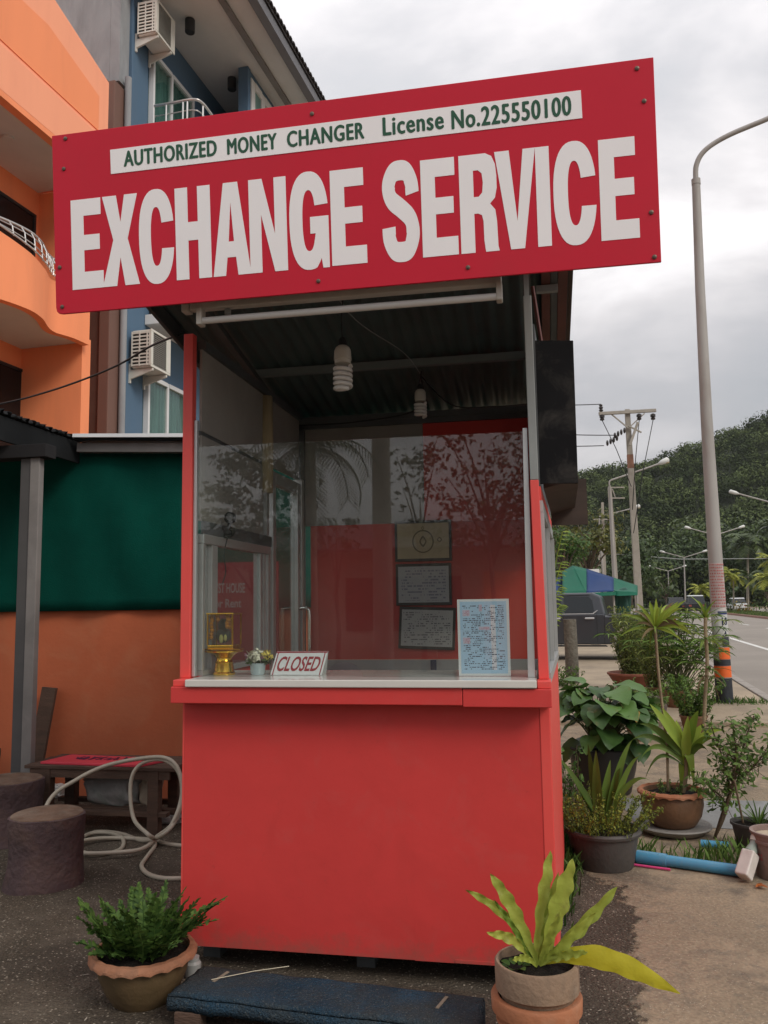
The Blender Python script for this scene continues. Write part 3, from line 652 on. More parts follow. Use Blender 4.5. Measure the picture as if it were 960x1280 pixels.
# ------------------------------------------------------------------ low orange wall, shade net, shed roof
WY = 6.5
m_or_low = mat('faded_orange_wall', (0.50, 0.125, 0.05), 0.8, 0.12, 1.4, 0.1, 30, dirt=(0.52, 0.20, 0.10), dirt_amt=0.5, dirt_scale=2.0)
m_net = mat('green_shade_net', (0.002, 0.060, 0.044), 0.9, 0.25, 1.2, 0.2, 90, spec=0.08)
m_shed = mat('weathered_sheet', (0.013, 0.014, 0.015), 0.8, 0.3, 3, spec=0.12)
m_gal = mat('galvanised_steel', (0.33, 0.335, 0.34), 0.5, 0.15, 3, metal=0.5, dirt=(0.20, 0.17, 0.15), dirt_amt=0.4)
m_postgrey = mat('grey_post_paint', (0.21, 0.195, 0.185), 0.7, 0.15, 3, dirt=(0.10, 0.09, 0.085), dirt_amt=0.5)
ow = MB().box(-7.5, -0.6, WY, WY + 0.12, 0, 1.56).build('orange_wall', m_or_low, base=(-3, WY, 0))
tag(ow, 'low faded orange wall below the green shade net behind the bench', 'wall')
# net: sagging cloth
rows = []
for j in range(15):
    z = 1.53 + j * (1.40 / 14); rw = []
    for i in range(70):
        x = -7.5 + i * 0.1
        rw.append((x, WY - 0.03 - 0.018 * math.sin(x * 5.1 + z * 2) * math.sin(z * 3 + x) - 0.012 * math.sin(x * 13 + z * 4) - 0.015, z))
    rows.append(rw)
nb = MB().grid(rows).build('shade_net', m_net, smooth=True, solid=0.004, base=(-3, WY - 0.03, 1.5))
tag(nb, 'dark green shade net hung above the low orange wall', 'net')
sr = thing('shed_roof', 'lean-to roof edge with pale gutter above the green net', 'roof', (-3, WY, 2.9))
MB().beam((-3.85, WY - 0.12, 2.915), (-0.6, WY - 0.12, 2.75), 0.08, 0.075).build('beam', m_postgrey, sr)
MB().hexa([(-3.84, WY - 0.22, 2.965), (-0.6, WY - 0.22, 2.80), (-0.6, WY + 1.2, 2.98), (-3.84, WY + 1.2, 3.1), (-3.84, WY - 0.22, 2.985), (-0.6, WY - 0.22, 2.82), (-0.6, WY + 1.2, 3.0), (-3.84, WY + 1.2, 3.12)]).build('sheet', m_shed, sr)
MB().beam((-3.84, WY - 0.235, 3.0), (-0.6, WY - 0.235, 2.835), 0.025, 0.03).build('gutter', m_alw, sr)
# dark corrugated canopy on a grey post at the far left
m_steel_dark = mat('dark_steel', (0.04, 0.04, 0.042), 0.7)
cn = thing('corrugated_canopy', 'dark corrugated canopy with beam on a grey square post', 'canopy', (-3.6, 5.55, 0))
PX0, PX1, PY = -3.83, -3.665, 5.55
MB().box(PX0, PX0 + 0.085, PY, PY + 0.1, 0, 2.68).build('post', mat('post_shaded_face', (0.075, 0.072, 0.072), 0.7, 0.15, 3), cn, bevel=0.006)  # shaded face of the one square post, its shade put into the colour
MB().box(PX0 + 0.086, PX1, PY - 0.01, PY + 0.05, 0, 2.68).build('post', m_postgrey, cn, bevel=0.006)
MB().box(-7.0, -3.60, PY - 0.04, PY + 0.10, 2.68, 2.78).build('beam', mat('dark_beam', (0.022, 0.021, 0.022), 0.8, spec=0.15), cn, bevel=0.005)
# corrugated sheets fall towards the right; the eave with its open corrugations runs front to back
rows = []
for j in range(430):
    y = 3.9 + j * 0.0063
    zz = 0.016 * math.sin(j * 0.0063 * 2 * math.pi / 0.076)
    rows.append([(x + (0.012 * math.sin(j * 0.9) if k_ == 0 else 0), y, 3.0 + 0.16 * (-3.86 - x) + zz + 0.004 * math.sin(x * 9 + j * 0.1)) for k_, x in enumerate(np.linspace(-3.86, -7.4, 10))])
MB().grid(rows).build('sheet', m_shed, cn, smooth=True, solid=0.004)
for y in (4.4, 6.35):
    MB().beam((-3.92, y, 2.955), (-7.2, y, 2.955 + 0.16 * 3.28), 0.05, 0.05).build('rafter', m_steel_dark, cn)
MB().beam((-4.05, 3.95, 2.985), (-4.05, 6.55, 2.985), 0.05, 0.04).build('purlin', m_steel_dark, cn)
MB().box(-5.4, -5.3, PY, PY + 0.08, 2.781, 3.2).build('strut', m_steel_dark, cn)
MB().box(-3.91, -3.885, 4.0, 6.45, 2.795, 2.978).build('fascia', m_shed, cn)  # added dark board filling in for the shaded canopy underside
# ================================================================== KIOSK
FY = 3.53
m_red = mat('red_gloss_paint', (0.58, 0.048, 0.045), 0.45, 0.05, 1.6, 0.12, 7, spec=0.4, layers=(((0.52, 0.085, 0.075), 5.0, 0.55, 0.55, 0.75), ((0.40, 0.040, 0.036), 22, 0.45, 0.62, 0.72)), splash=((0.20, 0.10, 0.075), 0.30), dirt=(0.50, 0.045, 0.040), dirt_amt=0.6, dirt_scale=3.5)
m_redb = mat('bright_red_paint', (0.72, 0.075, 0.065), 0.45, 0.05, 3, dirt=(0.62, 0.10, 0.08), dirt_amt=0.4)
m_redin = mat('interior_red_board', (0.56, 0.040, 0.032), 0.5, 0.05, 1.5)
m_fibre = mat('grey_fibre_board', (0.29, 0.275, 0.25), 0.85, 0.08, 2.2, 0.1, 40, dirt=(0.22, 0.21, 0.19), dirt_amt=0.5)
m_alu = mat('aluminium', (0.50, 0.51, 0.51), 0.38, 0.06, 5, metal=0.55)
m_counter = mat('counter_laminate', (0.60, 0.58, 0.54), 0.09, 0.04, 3, dirt=(0.50, 0.47, 0.42), dirt_amt=0.3)
m_steeld = mat('dark_angle_iron', (0.075, 0.082, 0.085), 0.6, 0.2, 5)
m_pgrey = mat('grey_primer_post', (0.25, 0.265, 0.26), 0.55, 0.1, 4)
m_sheet = mat('dark_green_roof_sheet', (0.060, 0.092, 0.092), 0.5, 0.2, 3)
m_purl = mat('grey_purlin', (0.14, 0.165, 0.165), 0.6, 0.1, 4)
m_wood = mat('pale_timber', (0.42, 0.34, 0.20), 0.8, 0.2, 5, 0.3, 40, stretch=(8, 8, 0.7))
m_black = mat('black_board', (0.007, 0.007, 0.008), 0.75, 0.2, 3, spec=0.1, dirt=(0.10, 0.09, 0.08), dirt_amt=0.35, dirt_scale=7)
m_brownb = mat('stained_plywood', (0.055, 0.036, 0.028), 0.75, 0.3, 2.5, stretch=(1, 1, 3), dirt=(0.10, 0.065, 0.05), dirt_amt=0.4)
m_redbrown = mat('red_brown_sheet', (0.12, 0.04, 0.032), 0.6, 0.2, 4)
g_front = glassmat('front_glass', (0.94, 0.96, 0.95), 0.05, 0.025)
g_side = glassmat('side_glass', (0.85, 0.88, 0.87), 0.06, 0.04)

K = thing('exchange_kiosk', 'red money exchange kiosk with white counter and glass front', 'kiosk', (-0.79, 4.3, 0))
def KB(mb, name, mt, **k): return mb.build(name, mt, k.pop('par', K), **k)
# lower body
XL, XR = -1.582, 0.012
KB(MB().box(XL, -0.5660, FY, FY + 0.015, 0.10, 1.15), 'front_panel', m_red)
KB(MB().box(-0.5660, -0.0302, FY - 0.0004, FY + 0.015, 0.098, 1.15), 'front_panel', m_red)
KB(MB().box(-0.030, XR, FY - 0.004, FY + 0.03, 0.100, 1.15), 'corner_trim', m_redb, bevel=0.003)
KB(MB().box(XL - 0.012, XL, FY + 0.002, FY + 0.03, 0.10, 1.15), 'corner_trim', m_redb, bevel=0.003)
KB(MB().box(-0.40, -0.10, FY - 0.004, FY, 0.100, 0.112), 'bottom_trim', m_red)
KB(MB().box(XL - 0.012, XL + 0.003, FY + 0.031, 5.2, 0.10, 1.22), 'side_panel', m_redb)
BX = 0.075     # the right side flares a little towards the back
def side(x_off, y): return XR + x_off + (BX - XR) * (y - FY) / 1.67
KB(MB().hexa([(side(-0.015, FY + 0.031), FY + 0.031, 0.1), (side(0, FY + 0.031), FY + 0.031, 0.1), (side(0, 5.2), 5.2, 0.1), (side(-0.015, 5.2), 5.2, 0.1),
              (side(-0.015, FY + 0.031), FY + 0.031, 1.21), (side(0, FY + 0.031), FY + 0.031, 1.21), (side(0, 5.2), 5.2, 1.21), (side(-0.015, 5.2), 5.2, 1.21)]), 'side_panel', m_redb)
KB(MB().box(XL + 0.004, 0.0, FY + 0.016, 5.2, 0.10, 0.14), 'floor', m_brownb)
for x in (-1.5, -0.8, -0.08):
    for y in (3.70, 5.1): KB(MB().box(x - 0.04, x + 0.04, y - 0.04, y + 0.04, 0.0, 0.099), 'foot', m_steeld)
# counter and apron
KB(MB().box(-1.603, -0.335, FY - 0.105, FY - 0.002, 1.136, 1.206), 'apron', m_red, bevel=0.003)
KB(MB().box(-0.333, 0.021, FY - 0.107, FY - 0.002, 1.130, 1.202), 'apron', m_red, bevel=0.003)
KB(MB().box(-1.532, -0.036, FY - 0.118, 3.93, 1.2065, 1.238), 'counter_top', m_counter, bevel=0.004)
KB(MB().box(-1.600, -1.534, FY - 0.09, FY + 0.04, 1.2065, 1.234), 'counter_end', m_redb, bevel=0.003)
KB(MB().box(-0.034, 0.021, FY - 0.09, FY + 0.04, 1.2025, 1.232), 'counter_end', m_redb, bevel=0.003)
# front posts
KB(MB().box(-1.607, -1.560, FY - 0.005, FY + 0.04, 1.2345, 2.82), 'post', m_redb, bevel=0.003)
KB(MB().hexa([(-0.028, FY - 0.006, 1.2325), (0.014, FY - 0.006, 1.2325), (0.014, FY + 0.036, 1.2325), (-0.028, FY + 0.036, 1.2325),
              (-0.036, FY - 0.006, 2.062), (0.000, FY - 0.006, 2.062), (0.000, FY + 0.036, 2.062), (-0.036, FY + 0.036, 2.062)]), 'post', m_redb, bevel=0.003)
KB(MB().hexa([(-0.035, FY - 0.005, 2.0625), (0.000, FY - 0.005, 2.0625), (0.000, FY + 0.035, 2.0625), (-0.035, FY + 0.035, 2.0625),
              (-0.038, FY - 0.005, 2.87), (-0.003, FY - 0.005, 2.87), (-0.003, FY + 0.035, 2.87), (-0.038, FY + 0.035, 2.87)]), 'post', m_pgrey, bevel=0.003, label='grey upper half of the right front post')
KB(MB().box(-0.033, -0.012, FY + 0.005, FY + 0.03, 2.8705, 3.06), 'post_extension', m_pgrey)
KB(MB().beam((0.004, FY + 0.05, 2.93), (0.035, FY + 0.10, 2.67), 0.012, 0.012), 'stay_rod', m_redbrown)
# glazing
KB(MB().box(-1.558, -1.543, FY + 0.012, FY + 0.035, 1.2385, 2.41), 'glazing_strip', m_alu, bevel=0.002)
KB(MB().hexa([(-0.072, FY + 0.008, 1.2385), (-0.042, FY + 0.008, 1.2385), (-0.042, FY + 0.03, 1.2385), (-0.072, FY + 0.03, 1.2385),
              (-0.060, FY + 0.008, 2.29), (-0.040, FY + 0.008, 2.29), (-0.040, FY + 0.03, 2.29), (-0.060, FY + 0.03, 2.29)]), 'glazing_strip', m_alu, bevel=0.002)
gpoly = [(-1.5425, 1.2395), (-0.945, 1.2395)]
for t in np.linspace(math.pi, 0, 13): gpoly.append((-0.86 + 0.085 * math.cos(t), 1.2395 + 0.062 * math.sin(t)))
gpoly += [(-0.0735, 1.2395), (-0.0615, 2.278), (-1.5425, 2.286)]
v, f = curve_fill([gpoly], 0.006)
KB(MB().add([(p[0], FY + 0.024 - p[2], p[1]) for p in v], f), 'front_pane', g_front)
# left wall: boards, stud, rails
LX = -1.535
def lw(y0, y1, z0, z1, nm, mt, dx=0.0, th=0.012, **k): return KB(MB().box(LX - th + dx, LX + dx, y0, y1, z0, z1), nm, mt, **k)
lw(FY + 0.045, 4.45, 2.365, 2.76, 'wall_board', m_fibre)
lw(FY + 0.045, 4.45, 1.945, 2.345, 'wall_board', m_fibre)
lw(FY + 0.045, 4.45, 2.344, 2.366, 'joint', m_steeld, -0.004)
lw(4.50, 5.16, 2.36, 2.76, 'wall_board', m_fibre)
lw(FY + 0.045, 4.56, 1.885, 1.944, 'rail', m_steeld, 0.012)
KB(MB().beam((LX, FY + 0.04, 2.775), (LX, 5.2, 2.775), 0.04, 0.04), 'top_rail', m_steeld)
KB(MB().tube([(LX + 0.005, 4.475, 2.19), (LX + 0.006, 4.473, 2.45), (LX + 0.004, 4.475, 2.75)], [0.042, 0.044, 0.040], 8), 'timber_stud', m_wood, smooth=True)
KB(MB().box(LX - 0.02, LX + 0.02, 4.455, 4.495, 1.945, 2.185), 'stud', m_alu)
lw(FY + 0.045, 4.56, 0.14, 1.24, 'wall_board', m_redin)
# sliding side window
W1 = KB(MB().box(LX - 0.03, LX + 0.015, FY + 0.05, 4.54, 1.84, 1.884), 'window', m_alu, bevel=0.003)
for y0, y1 in ((FY + 0.05, FY + 0.075), (3.685, 3.755), (4.37, 4.405), (4.43, 4.455), (4.50, 4.54)):
    KB(MB().box(LX - 0.03, LX + 0.012, y0, y1, 1.262, 1.839), 'frame', m_alu, par=W1, bevel=0.002)
KB(MB().box(LX - 0.03, LX + 0.015, FY + 0.05, 4.54, 1.2395, 1.261), 'frame', m_alu, par=W1)
KB(MB().box(LX - 0.012, LX - 0.007, FY + 0.076, 3.684, 1.262, 1.839), 'pane', g_side, par=W1)
KB(MB().box(LX - 0.004, LX + 0.001, 3.756, 4.369, 1.262, 1.839), 'pane', g_side, par=W1)
# glazed door at the back of the left wall
D1 = KB(MB().box(LX - 0.03, LX + 0.02, 4.565, 4.62, 0.14, 2.33), 'door', m_alu, bevel=0.003)
KB(MB().box(LX - 0.03, LX + 0.02, 5.06, 5.12, 0.14, 2.33), 'frame', m_alu, par=D1, bevel=0.003)
KB(MB().box(LX - 0.03, LX + 0.03, 5.121, 5.17, 0.14, 2.36), 'frame', m_alu, par=D1, bevel=0.003)
KB(MB().box(LX - 0.03, LX + 0.02, 4.621, 5.059, 2.26, 2.33), 'frame', m_alu, par=D1, bevel=0.003)
KB(MB().box(LX - 0.03, LX + 0.02, 4.621, 5.059, 0.14, 0.26), 'frame', m_alu, par=D1)
KB(MB().box(LX - 0.008, LX - 0.002, 4.622, 5.058, 0.261, 2.259), 'pane', g_side, par=D1)
m_chrome = mat('chrome', (0.75, 0.74, 0.71), 0.12, 0.02, 3, metal=1.0)
hp = spline([(LX + 0.02, 5.085, 1.53), (LX + 0.07, 5.085, 1.53), (LX + 0.085, 5.085, 1.50), (LX + 0.085, 5.085, 1.36), (LX + 0.085, 5.085, 1.22), (LX + 0.07, 5.085, 1.19), (LX + 0.02, 5.085, 1.19)], 5)
KB(MB().tube(hp, 0.011, 8), 'handle', m_chrome, par=D1, smooth=True)
# back wall
BY = 5.2
KB(MB().box(LX - 0.02, -0.722, BY, BY + 0.012, 2.062, 2.755), 'wall_board', m_fibre)
KB(MB().box(-0.720, 0.05, BY - 0.004, BY + 0.012, 2.062, 2.755), 'wall_board', m_redin)
KB(MB().box(-1.470, -0.66, BY - 0.003, BY + 0.010, 1.205, 2.061), 'wall_board', m_redin)
KB(MB().box(-0.658, 0.05, BY - 0.003, BY + 0.010, 1.205, 2.061), 'wall_board', m_redin)
KB(MB().box(-1.470, 0.05, BY, BY + 0.012, 0.14, 1.202), 'wall_board', m_alu)
KB(MB().box(-0.70, -0.665, BY - 0.012, BY - 0.0005, 1.0, 1.200), 'batten', mat('navy_strip', (0.02, 0.03, 0.08), 0.5))
KB(MB().box(LX - 0.02, LX + 0.03, BY - 0.03, BY - 0.001, 0.14, 2.74), 'corner_post', m_steeld)
KB(MB().box(LX - 0.01, 0.05, BY - 0.03, BY - 0.005, 2.70, 2.745), 'back_beam', m_steeld)
# roof: corrugated sheets, purlins, rafters (falls towards the back)
def rz(y): return 2.755 + 0.2 * (5.2 - y)
RXL, RXR, RY0, RY1 = -1.87, 0.19, 3.06, 5.40
for sx0, sx1, dz in ((RXL, -1.05, 0.0), (-1.10, -0.28, 0.006), (-0.33, RXR, 0.012)):
    xs = np.arange(sx0, sx1 + 0.001, 0.0127); rows = []
    for y in np.linspace(RY0, RY1, 4):
        rows.append([(x, y, rz(y) + 0.03 + dz + 0.009 * math.sin((x - RXL) * 2 * math.pi / 0.076)) for x in xs])
    KB(MB().grid(rows), 'roof_sheet', m_sheet, smooth=True, solid=0.0015)
for y, nm in ((3.16, 'purlin'), (4.49, 'purlin'), (5.18, 'purlin')):
    KB(MB().beam((RXL + 0.12, y, rz(y) - 0.005), (RXR - 0.03, y, rz(y) - 0.005), 0.04, 0.042), nm, m_purl if y == 4.49 else m_steeld, bevel=0.002)
for x in (-1.585, -0.022):
    KB(MB().beam((x, RY0 + 0.05, rz(RY0 + 0.05) - 0.045), (x, RY1 - 0.08, rz(RY1 - 0.08) - 0.045), 0.035, 0.035), 'rafter', m_steeld)
KB(MB().beam((RXL + 0.012, RY0, rz(RY0) + 0.0), (RXL + 0.012, RY1, rz(RY1) + 0.0), 0.02, 0.09), 'barge_board', m_steeld)
# right eave: red-brown strip boards, cross batten, black board and plywood flap
for x0, x1, mt in ((0.045, 0.085, m_redbrown), (0.088, 0.118, m_steeld), (0.121, 0.165, m_redbrown), (0.168, 0.188, m_brownb)):
    KB(MB().hexa([(x0, RY0 + 0.05, rz(RY0 + 0.05) - 0.012), (x1, RY0 + 0.05, rz(RY0 + 0.05) - 0.012), (x1, 5.3, rz(5.3) - 0.012), (x0, 5.3, rz(5.3) - 0.012),
                  (x0, RY0 + 0.05, rz(RY0 + 0.05) + 0.008), (x1, RY0 + 0.05, rz(RY0 + 0.05) + 0.008), (x1, 5.3, rz(5.3) + 0.008), (x0, 5.3, rz(5.3) + 0.008)]), 'eave_strip', mt)
KB(MB().box(0.02, 0.12, 3.80, 3.83, rz(3.82) - 0.045, rz(3.82) - 0.014), 'batten', m_pgrey)
KB(MB().hexa([(0.002, 3.58, 2.052), (0.166, 3.61, 2.052), (0.166, 3.625, 2.052), (0.002, 3.595, 2.052), (0.004, 3.58, 2.685), (0.170, 3.61, 2.682), (0.170, 3.625, 2.682), (0.004, 3.595, 2.685)]),
   'black_board', m_black, bevel=0.002, label='scuffed black board under the right eave')
KB(MB().hexa([(0.020, 3.68, 2.045), (0.172, 3.68, 2.075), (0.185, 4.5, 2.045), (0.06, 4.5, 2.015), (0.020, 3.68, 2.065), (0.172, 3.68, 2.095), (0.185, 4.5, 2.065), (0.06, 4.5, 2.035)]),
   'plywood_flap', m_brownb, label='stained plywood window flap propped open')
KB(MB().hexa([(0.060, 4.51, 1.955), (0.25, 4.51, 1.955), (0.25, 4.525, 1.955), (0.060, 4.525, 1.955), (0.060, 4.51, 2.20), (0.25, 4.51, 2.20), (0.25, 4.525, 2.20), (0.060, 4.525, 2.20)]), 'plywood_flap', m_brownb)
# right side window (seen almost edge on) and red header
def sidebox(x0, x1, y0, y1, z0, z1):
    return MB().hexa([(side(x0, y0), y0, z0), (side(x1, y0), y0, z0), (side(x1, y1), y1, z0), (side(x0, y1), y1, z0), (side(x0, y0), y0, z1), (side(x1, y0), y0, z1), (side(x1, y1), y1, z1), (side(x0, y1), y1, z1)])
KB(sidebox(-0.03, -0.006, FY + 0.04, 5.19, 1.98, 2.04), 'header', m_redb)
KB(sidebox(-0.025, -0.008, FY + 0.04, 5.19, 2.041, 2.755), 'side_board', m_steeld)
W2 = KB(sidebox(-0.03, 0.000, FY + 0.04, 5.19, 1.93, 1.979), 'window', m_alu)
KB(sidebox(-0.03, 0.004, FY + 0.042, FY + 0.085, 1.255, 1.929), 'frame', m_alu, par=W2)
KB(sidebox(-0.03, 0.004, 4.33, 4.38, 1.255, 1.929), 'frame', m_alu, par=W2)
KB(sidebox(-0.03, 0.006, 5.13, 5.19, 1.255, 1.929), 'frame', m_alu, par=W2)
KB(sidebox(-0.03, 0.008, FY + 0.042, 5.19, 1.2115, 1.254), 'frame', m_alu, par=W2)
KB(sidebox(-0.018, -0.012, FY + 0.086, 4.329, 1.256, 1.928), 'pane', g_side, par=W2)
KB(sidebox(-0.018, -0.012, 4.381, 5.129, 1.256, 1.928), 'pane', g_side, par=W2)

# ------------------------------------------------------------------ signboard
m_sign = mat('red_sign_vinyl', (0.55, 0.018, 0.040), 0.5, 0.03, 1.2, spec=0.18, dirt=(0.44, 0.03, 0.04), dirt_amt=0.3)
m_swhite = mat('white_vinyl', (0.86, 0.83, 0.84), 0.4, 0.02, 2)
m_sgreen = mat('green_vinyl', (0.008, 0.075, 0.035), 0.45, 0.02, 2)
SB = Vector((-1.976, 3.07, 2.785)); SU = Vector((0, -0.07, 0.755)).normalized(); SN = Vector((1, 0, 0)).cross(SU) * 1.0
SN = Vector((0, -SU.z, SU.y))       # towards the viewer
def sg(u, v, d): return SB + Vector((1, 0, 0)) * u + SU * v + SN * d
S = thing('signboard', 'large red exchange service signboard with white letters over the kiosk', 'sign', sg(1.22, 0, 0))
cor = [(0.035 * 0 + 0.0, 0.03), (0.004, 0.012), (0.014, 0.003), (0.03, 0.0), (2.448, 0.0), (2.448, 0.762), (0.0, 0.762)]
MB().prism(cor, lambda u, v, d: sg(u, v, d), -0.012, 0.0).build('board', m_sign, S, bevel=0.002)
fm = MB()
for v_ in (0.06, 0.70): fm.beam(sg(0.1, v_, -0.028), sg(2.35, v_, -0.028), 0.03, 0.03)
for u_ in (0.5, 1.2, 1.9): fm.beam(sg(u_, 0.05, -0.06), sg(u_, 0.72, -0.06), 0.03, 0.03, (0, 1, 0))
fm.build('frame', m_steeld, S)
for u_ in (0.45, 1.25, 1.95):
    MB().beam(sg(u_, 0.40, -0.06), (sg(u_, 0, 0).x, 3.16, rz(3.16) + 0.03), 0.03, 0.03).build('bracket', m_steeld, S)
stp = MB().prism([(0.268, 0.568), (2.185, 0.566), (2.183, 0.672), (0.267, 0.670)], sg, 0.0002, 0.002).build('licence_strip', m_swhite, S)
for txt, a, b, z0, z1 in (('AUTHORIZED', 0.328, 0.737, 0.592, 0.656), ('MONEY', 0.782, 0.992, 0.590, 0.653), ('CHANGER', 1.035, 1.351, 0.590, 0.653), ('License', 1.425, 1.665, 0.590, 0.660), ('No.225550100', 1.695, 2.146, 0.583, 0.655)):
    v, f = text_fill(txt, 0.002, 0.0, 0, 1.10)
    lb_ = MB()
    for q_, (du, dv) in enumerate(((0, 0), (0.0026, 0), (-0.0026, 0), (0, 0.0016), (0, -0.0016))):
        lb_.add(fit(v, a + 0.002 + du, b - 0.002 + du, z0 + dv, z1 + dv, lambda u, w, d: sg(u, w, 0.0021 + 0.00012 * q_ + (0.0008 if d > 0 else 0))), f)
    lb_.build('small_lettering', m_sgreen, stp)
def sup(cx, cy, a, b, t, e=2.4):
    c, s = math.cos(t), math.sin(t)
    return (cx + a * math.copysign(abs(c) ** (2 / e), c), cy + b * math.copysign(abs(s) ** (2 / e), s))
def arc_between(cx, cy, a, b, y_hi, y_lo, n=44):   # left-hand arc from upper right to lower right
    pts = [sup(cx, cy, a, b, t) for t in np.linspace(0, 2 * math.pi, 400)]
    ts = np.linspace(0, 2 * math.pi, 400)
    t0 = min((t for t, p in zip(ts, pts) if t < math.pi / 2), key=lambda t: abs(sup(cx, cy, a, b, t)[1] - y_hi))
    t1 = min((t for t, p in zip(ts, pts) if t > 1.5 * math.pi), key=lambda t: abs(sup(cx, cy, a, b, t)[1] - y_lo))
    return [sup(cx, cy, a, b, t) for t in np.linspace(t0, t1, n)]
def stroke(cl, tx, ty):
    P = spline([(x, y, 0) for x, y in cl], 6); l_, r_ = [], []
    for i, p in enumerate(P):
        d = (P[min(i + 1, len(P) - 1)] - P[max(i - 1, 0)]).normalized(); n_ = Vector((-d.y, d.x))
        o = Vector((n_.x * tx / 2, n_.y * ty / 2)); l_.append((p.x + o.x, p.y + o.y)); r_.append((p.x - o.x, p.y - o.y))
    return l_ + list(reversed(r_))
GLY = {
 'E': [[(0, 0), (0, 1), (.95, 1), (.95, .815), (.40, .815), (.40, .60), (.90, .60), (.90, .43), (.40, .43), (.40, .19), (1, .19), (1, 0)]],
 'X': [[(.03, 1), (.41, 1), (.515, .70), (.63, 1), (.98, 1), (.70, .515), (1, 0), (.61, 0), (.495, .315), (.385, 0), (0, 0), (.31, .51)]],
 'H': [[(0, 0), (0, 1), (.36, 1), (.36, .62), (.64, .62), (.64, 1), (1, 1), (1, 0), (.64, 0), (.64, .42), (.36, .42), (.36, 0)]],
 'A': [[(0, 0), (.31, 1), (.69, 1), (1, 0), (.66, 0), (.61, .195), (.38, .195), (.33, 0)], [(.495, .79), (.425, .365), (.565, .365)]],
 'N': [[(0, 0), (0, 1), (.36, 1), (.68, .40), (.68, 1), (1, 1), (1, 0), (.66, 0), (.32, .62), (.32, 0)]],
 'V': [[(0, 1), (.36, 1), (.52, .28), (.70, 1), (1, 1), (.68, 0), (.34, 0)]],
 'I': [[(0, 0), (0, 1), (1, 1), (1, 0)]],
 'C': [arc_between(.5, .5, .5, .5, .645, .365) + list(reversed(arc_between(.5, .5, .16, .31, .64, .37)))],
 'R': [[(0, 0), (.37, 0), (.37, .395), (.47, .395), (.57, .375), (.605, .31), (.61, .12), (.645, 0), (1, 0), (.97, .05), (.955, .30), (.92, .42), (.79, .485),
        (.92, .54), (.975, .64), (.975, .76), (.95, .88), (.86, .965), (.70, 1), (0, 1)], [(.37, .835), (.50, .835), (.595, .80), (.62, .705), (.595, .605), (.50, .565), (.37, .565)]],
 'S': [stroke([(.83, .665), (.80, .78), (.68, .885), (.50, .907), (.32, .885), (.20, .79), (.20, .69), (.29, .605), (.50, .53), (.72, .44), (.81, .34), (.81, .23), (.69, .115), (.50, .093), (.31, .115), (.185, .22), (.165, .345)], .36, .20)],
}
a1 = arc_between(.5, .5, .5, .5, .655, .30); a1 = [p for i, p in enumerate(a1) if i < 30 or p[0] < .70]
GLY['G'] = [a1 + [(.76, .075), (.80, .11), (.835, .01), (1, .01), (1, .535), (.53, .535), (.53, .365), (.665, .365)] + list(reversed([p for p in arc_between(.5, .5, .165, .31, .65, .27)]))]
LET = [('E', .080, .223), ('X', .219, .385), ('C', .386, .541), ('H', .548, .701), ('A', .708, .869), ('N', .866, 1.023), ('G', 1.034, 1.195), ('E', 1.205, 1.347),
       ('S', 1.413, 1.557), ('E', 1.567, 1.706), ('R', 1.716, 1.862), ('V', 1.853, 2.006), ('I', 2.006, 2.057), ('C', 2.069, 2.226), ('E', 2.238, 2.376)]
for i, (g, a, b) in enumerate(LET):
    v, f = curve_fill(GLY[g], 0.001)
    z0, z1 = (0.090, 0.484) if g in 'CGS' else (0.097, 0.476)
    MB().add([sg(a + p[0] * (b - a), z0 + p[1] * (z1 - z0), 0.0007 + 0.0002 * (i % 2) + (0.0004 if p[2] > 0 else -0.0004)) for p in v], f).build('letter', m_swhite, S)
m_screw = mat('rusty_screw', (0.14, 0.10, 0.08), 0.5, 0.2, 9, metal=0.6)
for u_, v_ in ((.053, .614), (.023, .198), (.064, .742), (1.141, .713), (2.409, .602), (2.419, .186), (2.388, .727), (1.146, .042), (1.739, .043), (2.424, .02), (.03, .03)):
    b_ = MB(); b_.lathe([(0.0085, 0), (0.0085, 0.003), (0.004, 0.0055)], (0, 0, 0), 10)
    b_.v = [tuple(sg(u_ + p[0], v_ + p[1], 0.0003 + p[2])) for p in b_.v]; b_.build('screw', m_screw, S, smooth='auto')

# ------------------------------------------------------------------ lamps and cables under the roof
m_lampbody = mat('lamp_body_plastic', (0.52, 0.49, 0.44), 0.5, 0.08, 4, dirt=(0.30, 0.27, 0.22), dirt_amt=0.5)
m_tubeg = mat('frosted_tube', (0.66, 0.65, 0.63), 0.25, 0.03, 3)
Fl = thing('fluorescent_lamp', 'unlit fluorescent batten lamp under the signboard', 'lamp', (-0.75, 3.17, 2.82))
FZ = 2.792
MB().box(-1.42, -0.115, 3.165, 3.205, FZ, FZ + 0.04).build('housing', m_lampbody, Fl, bevel=0.006)
for x in (-1.365, -0.125):
    MB().box(x - 0.012, x + 0.012, 3.135, 3.185, FZ - 0.075, FZ - 0.0005).build('lamp_holder', m_lampbody, Fl, bevel=0.005)
MB().tube([(-1.353, 3.155, FZ - 0.055), (-0.137, 3.155, FZ - 0.055)], 0.0145, 12).build('tube', m_tubeg, Fl, smooth='auto')
MB().box(-1.455, -1.421, 3.160, 3.21, FZ - 0.006, FZ + 0.045).build('end_cap', m_lampbody, Fl, bevel=0.005)
MB().lathe([(0.014, 0), (0.014, 0.022), (0.008, 0.026)], (-1.255, 3.183, FZ - 0.026), 10).build('starter', m_pgrey, Fl, smooth='auto')
for x in (-1.1, -0.4): MB().beam((x, 3.185, FZ + 0.0405), (x, 3.185, rz(3.185) - 0.03), 0.02, 0.004, (0, 1, 0)).build('hanger', m_steeld, Fl)
m_cord = mat('black_cable', (0.012, 0.012, 0.012), 0.6)
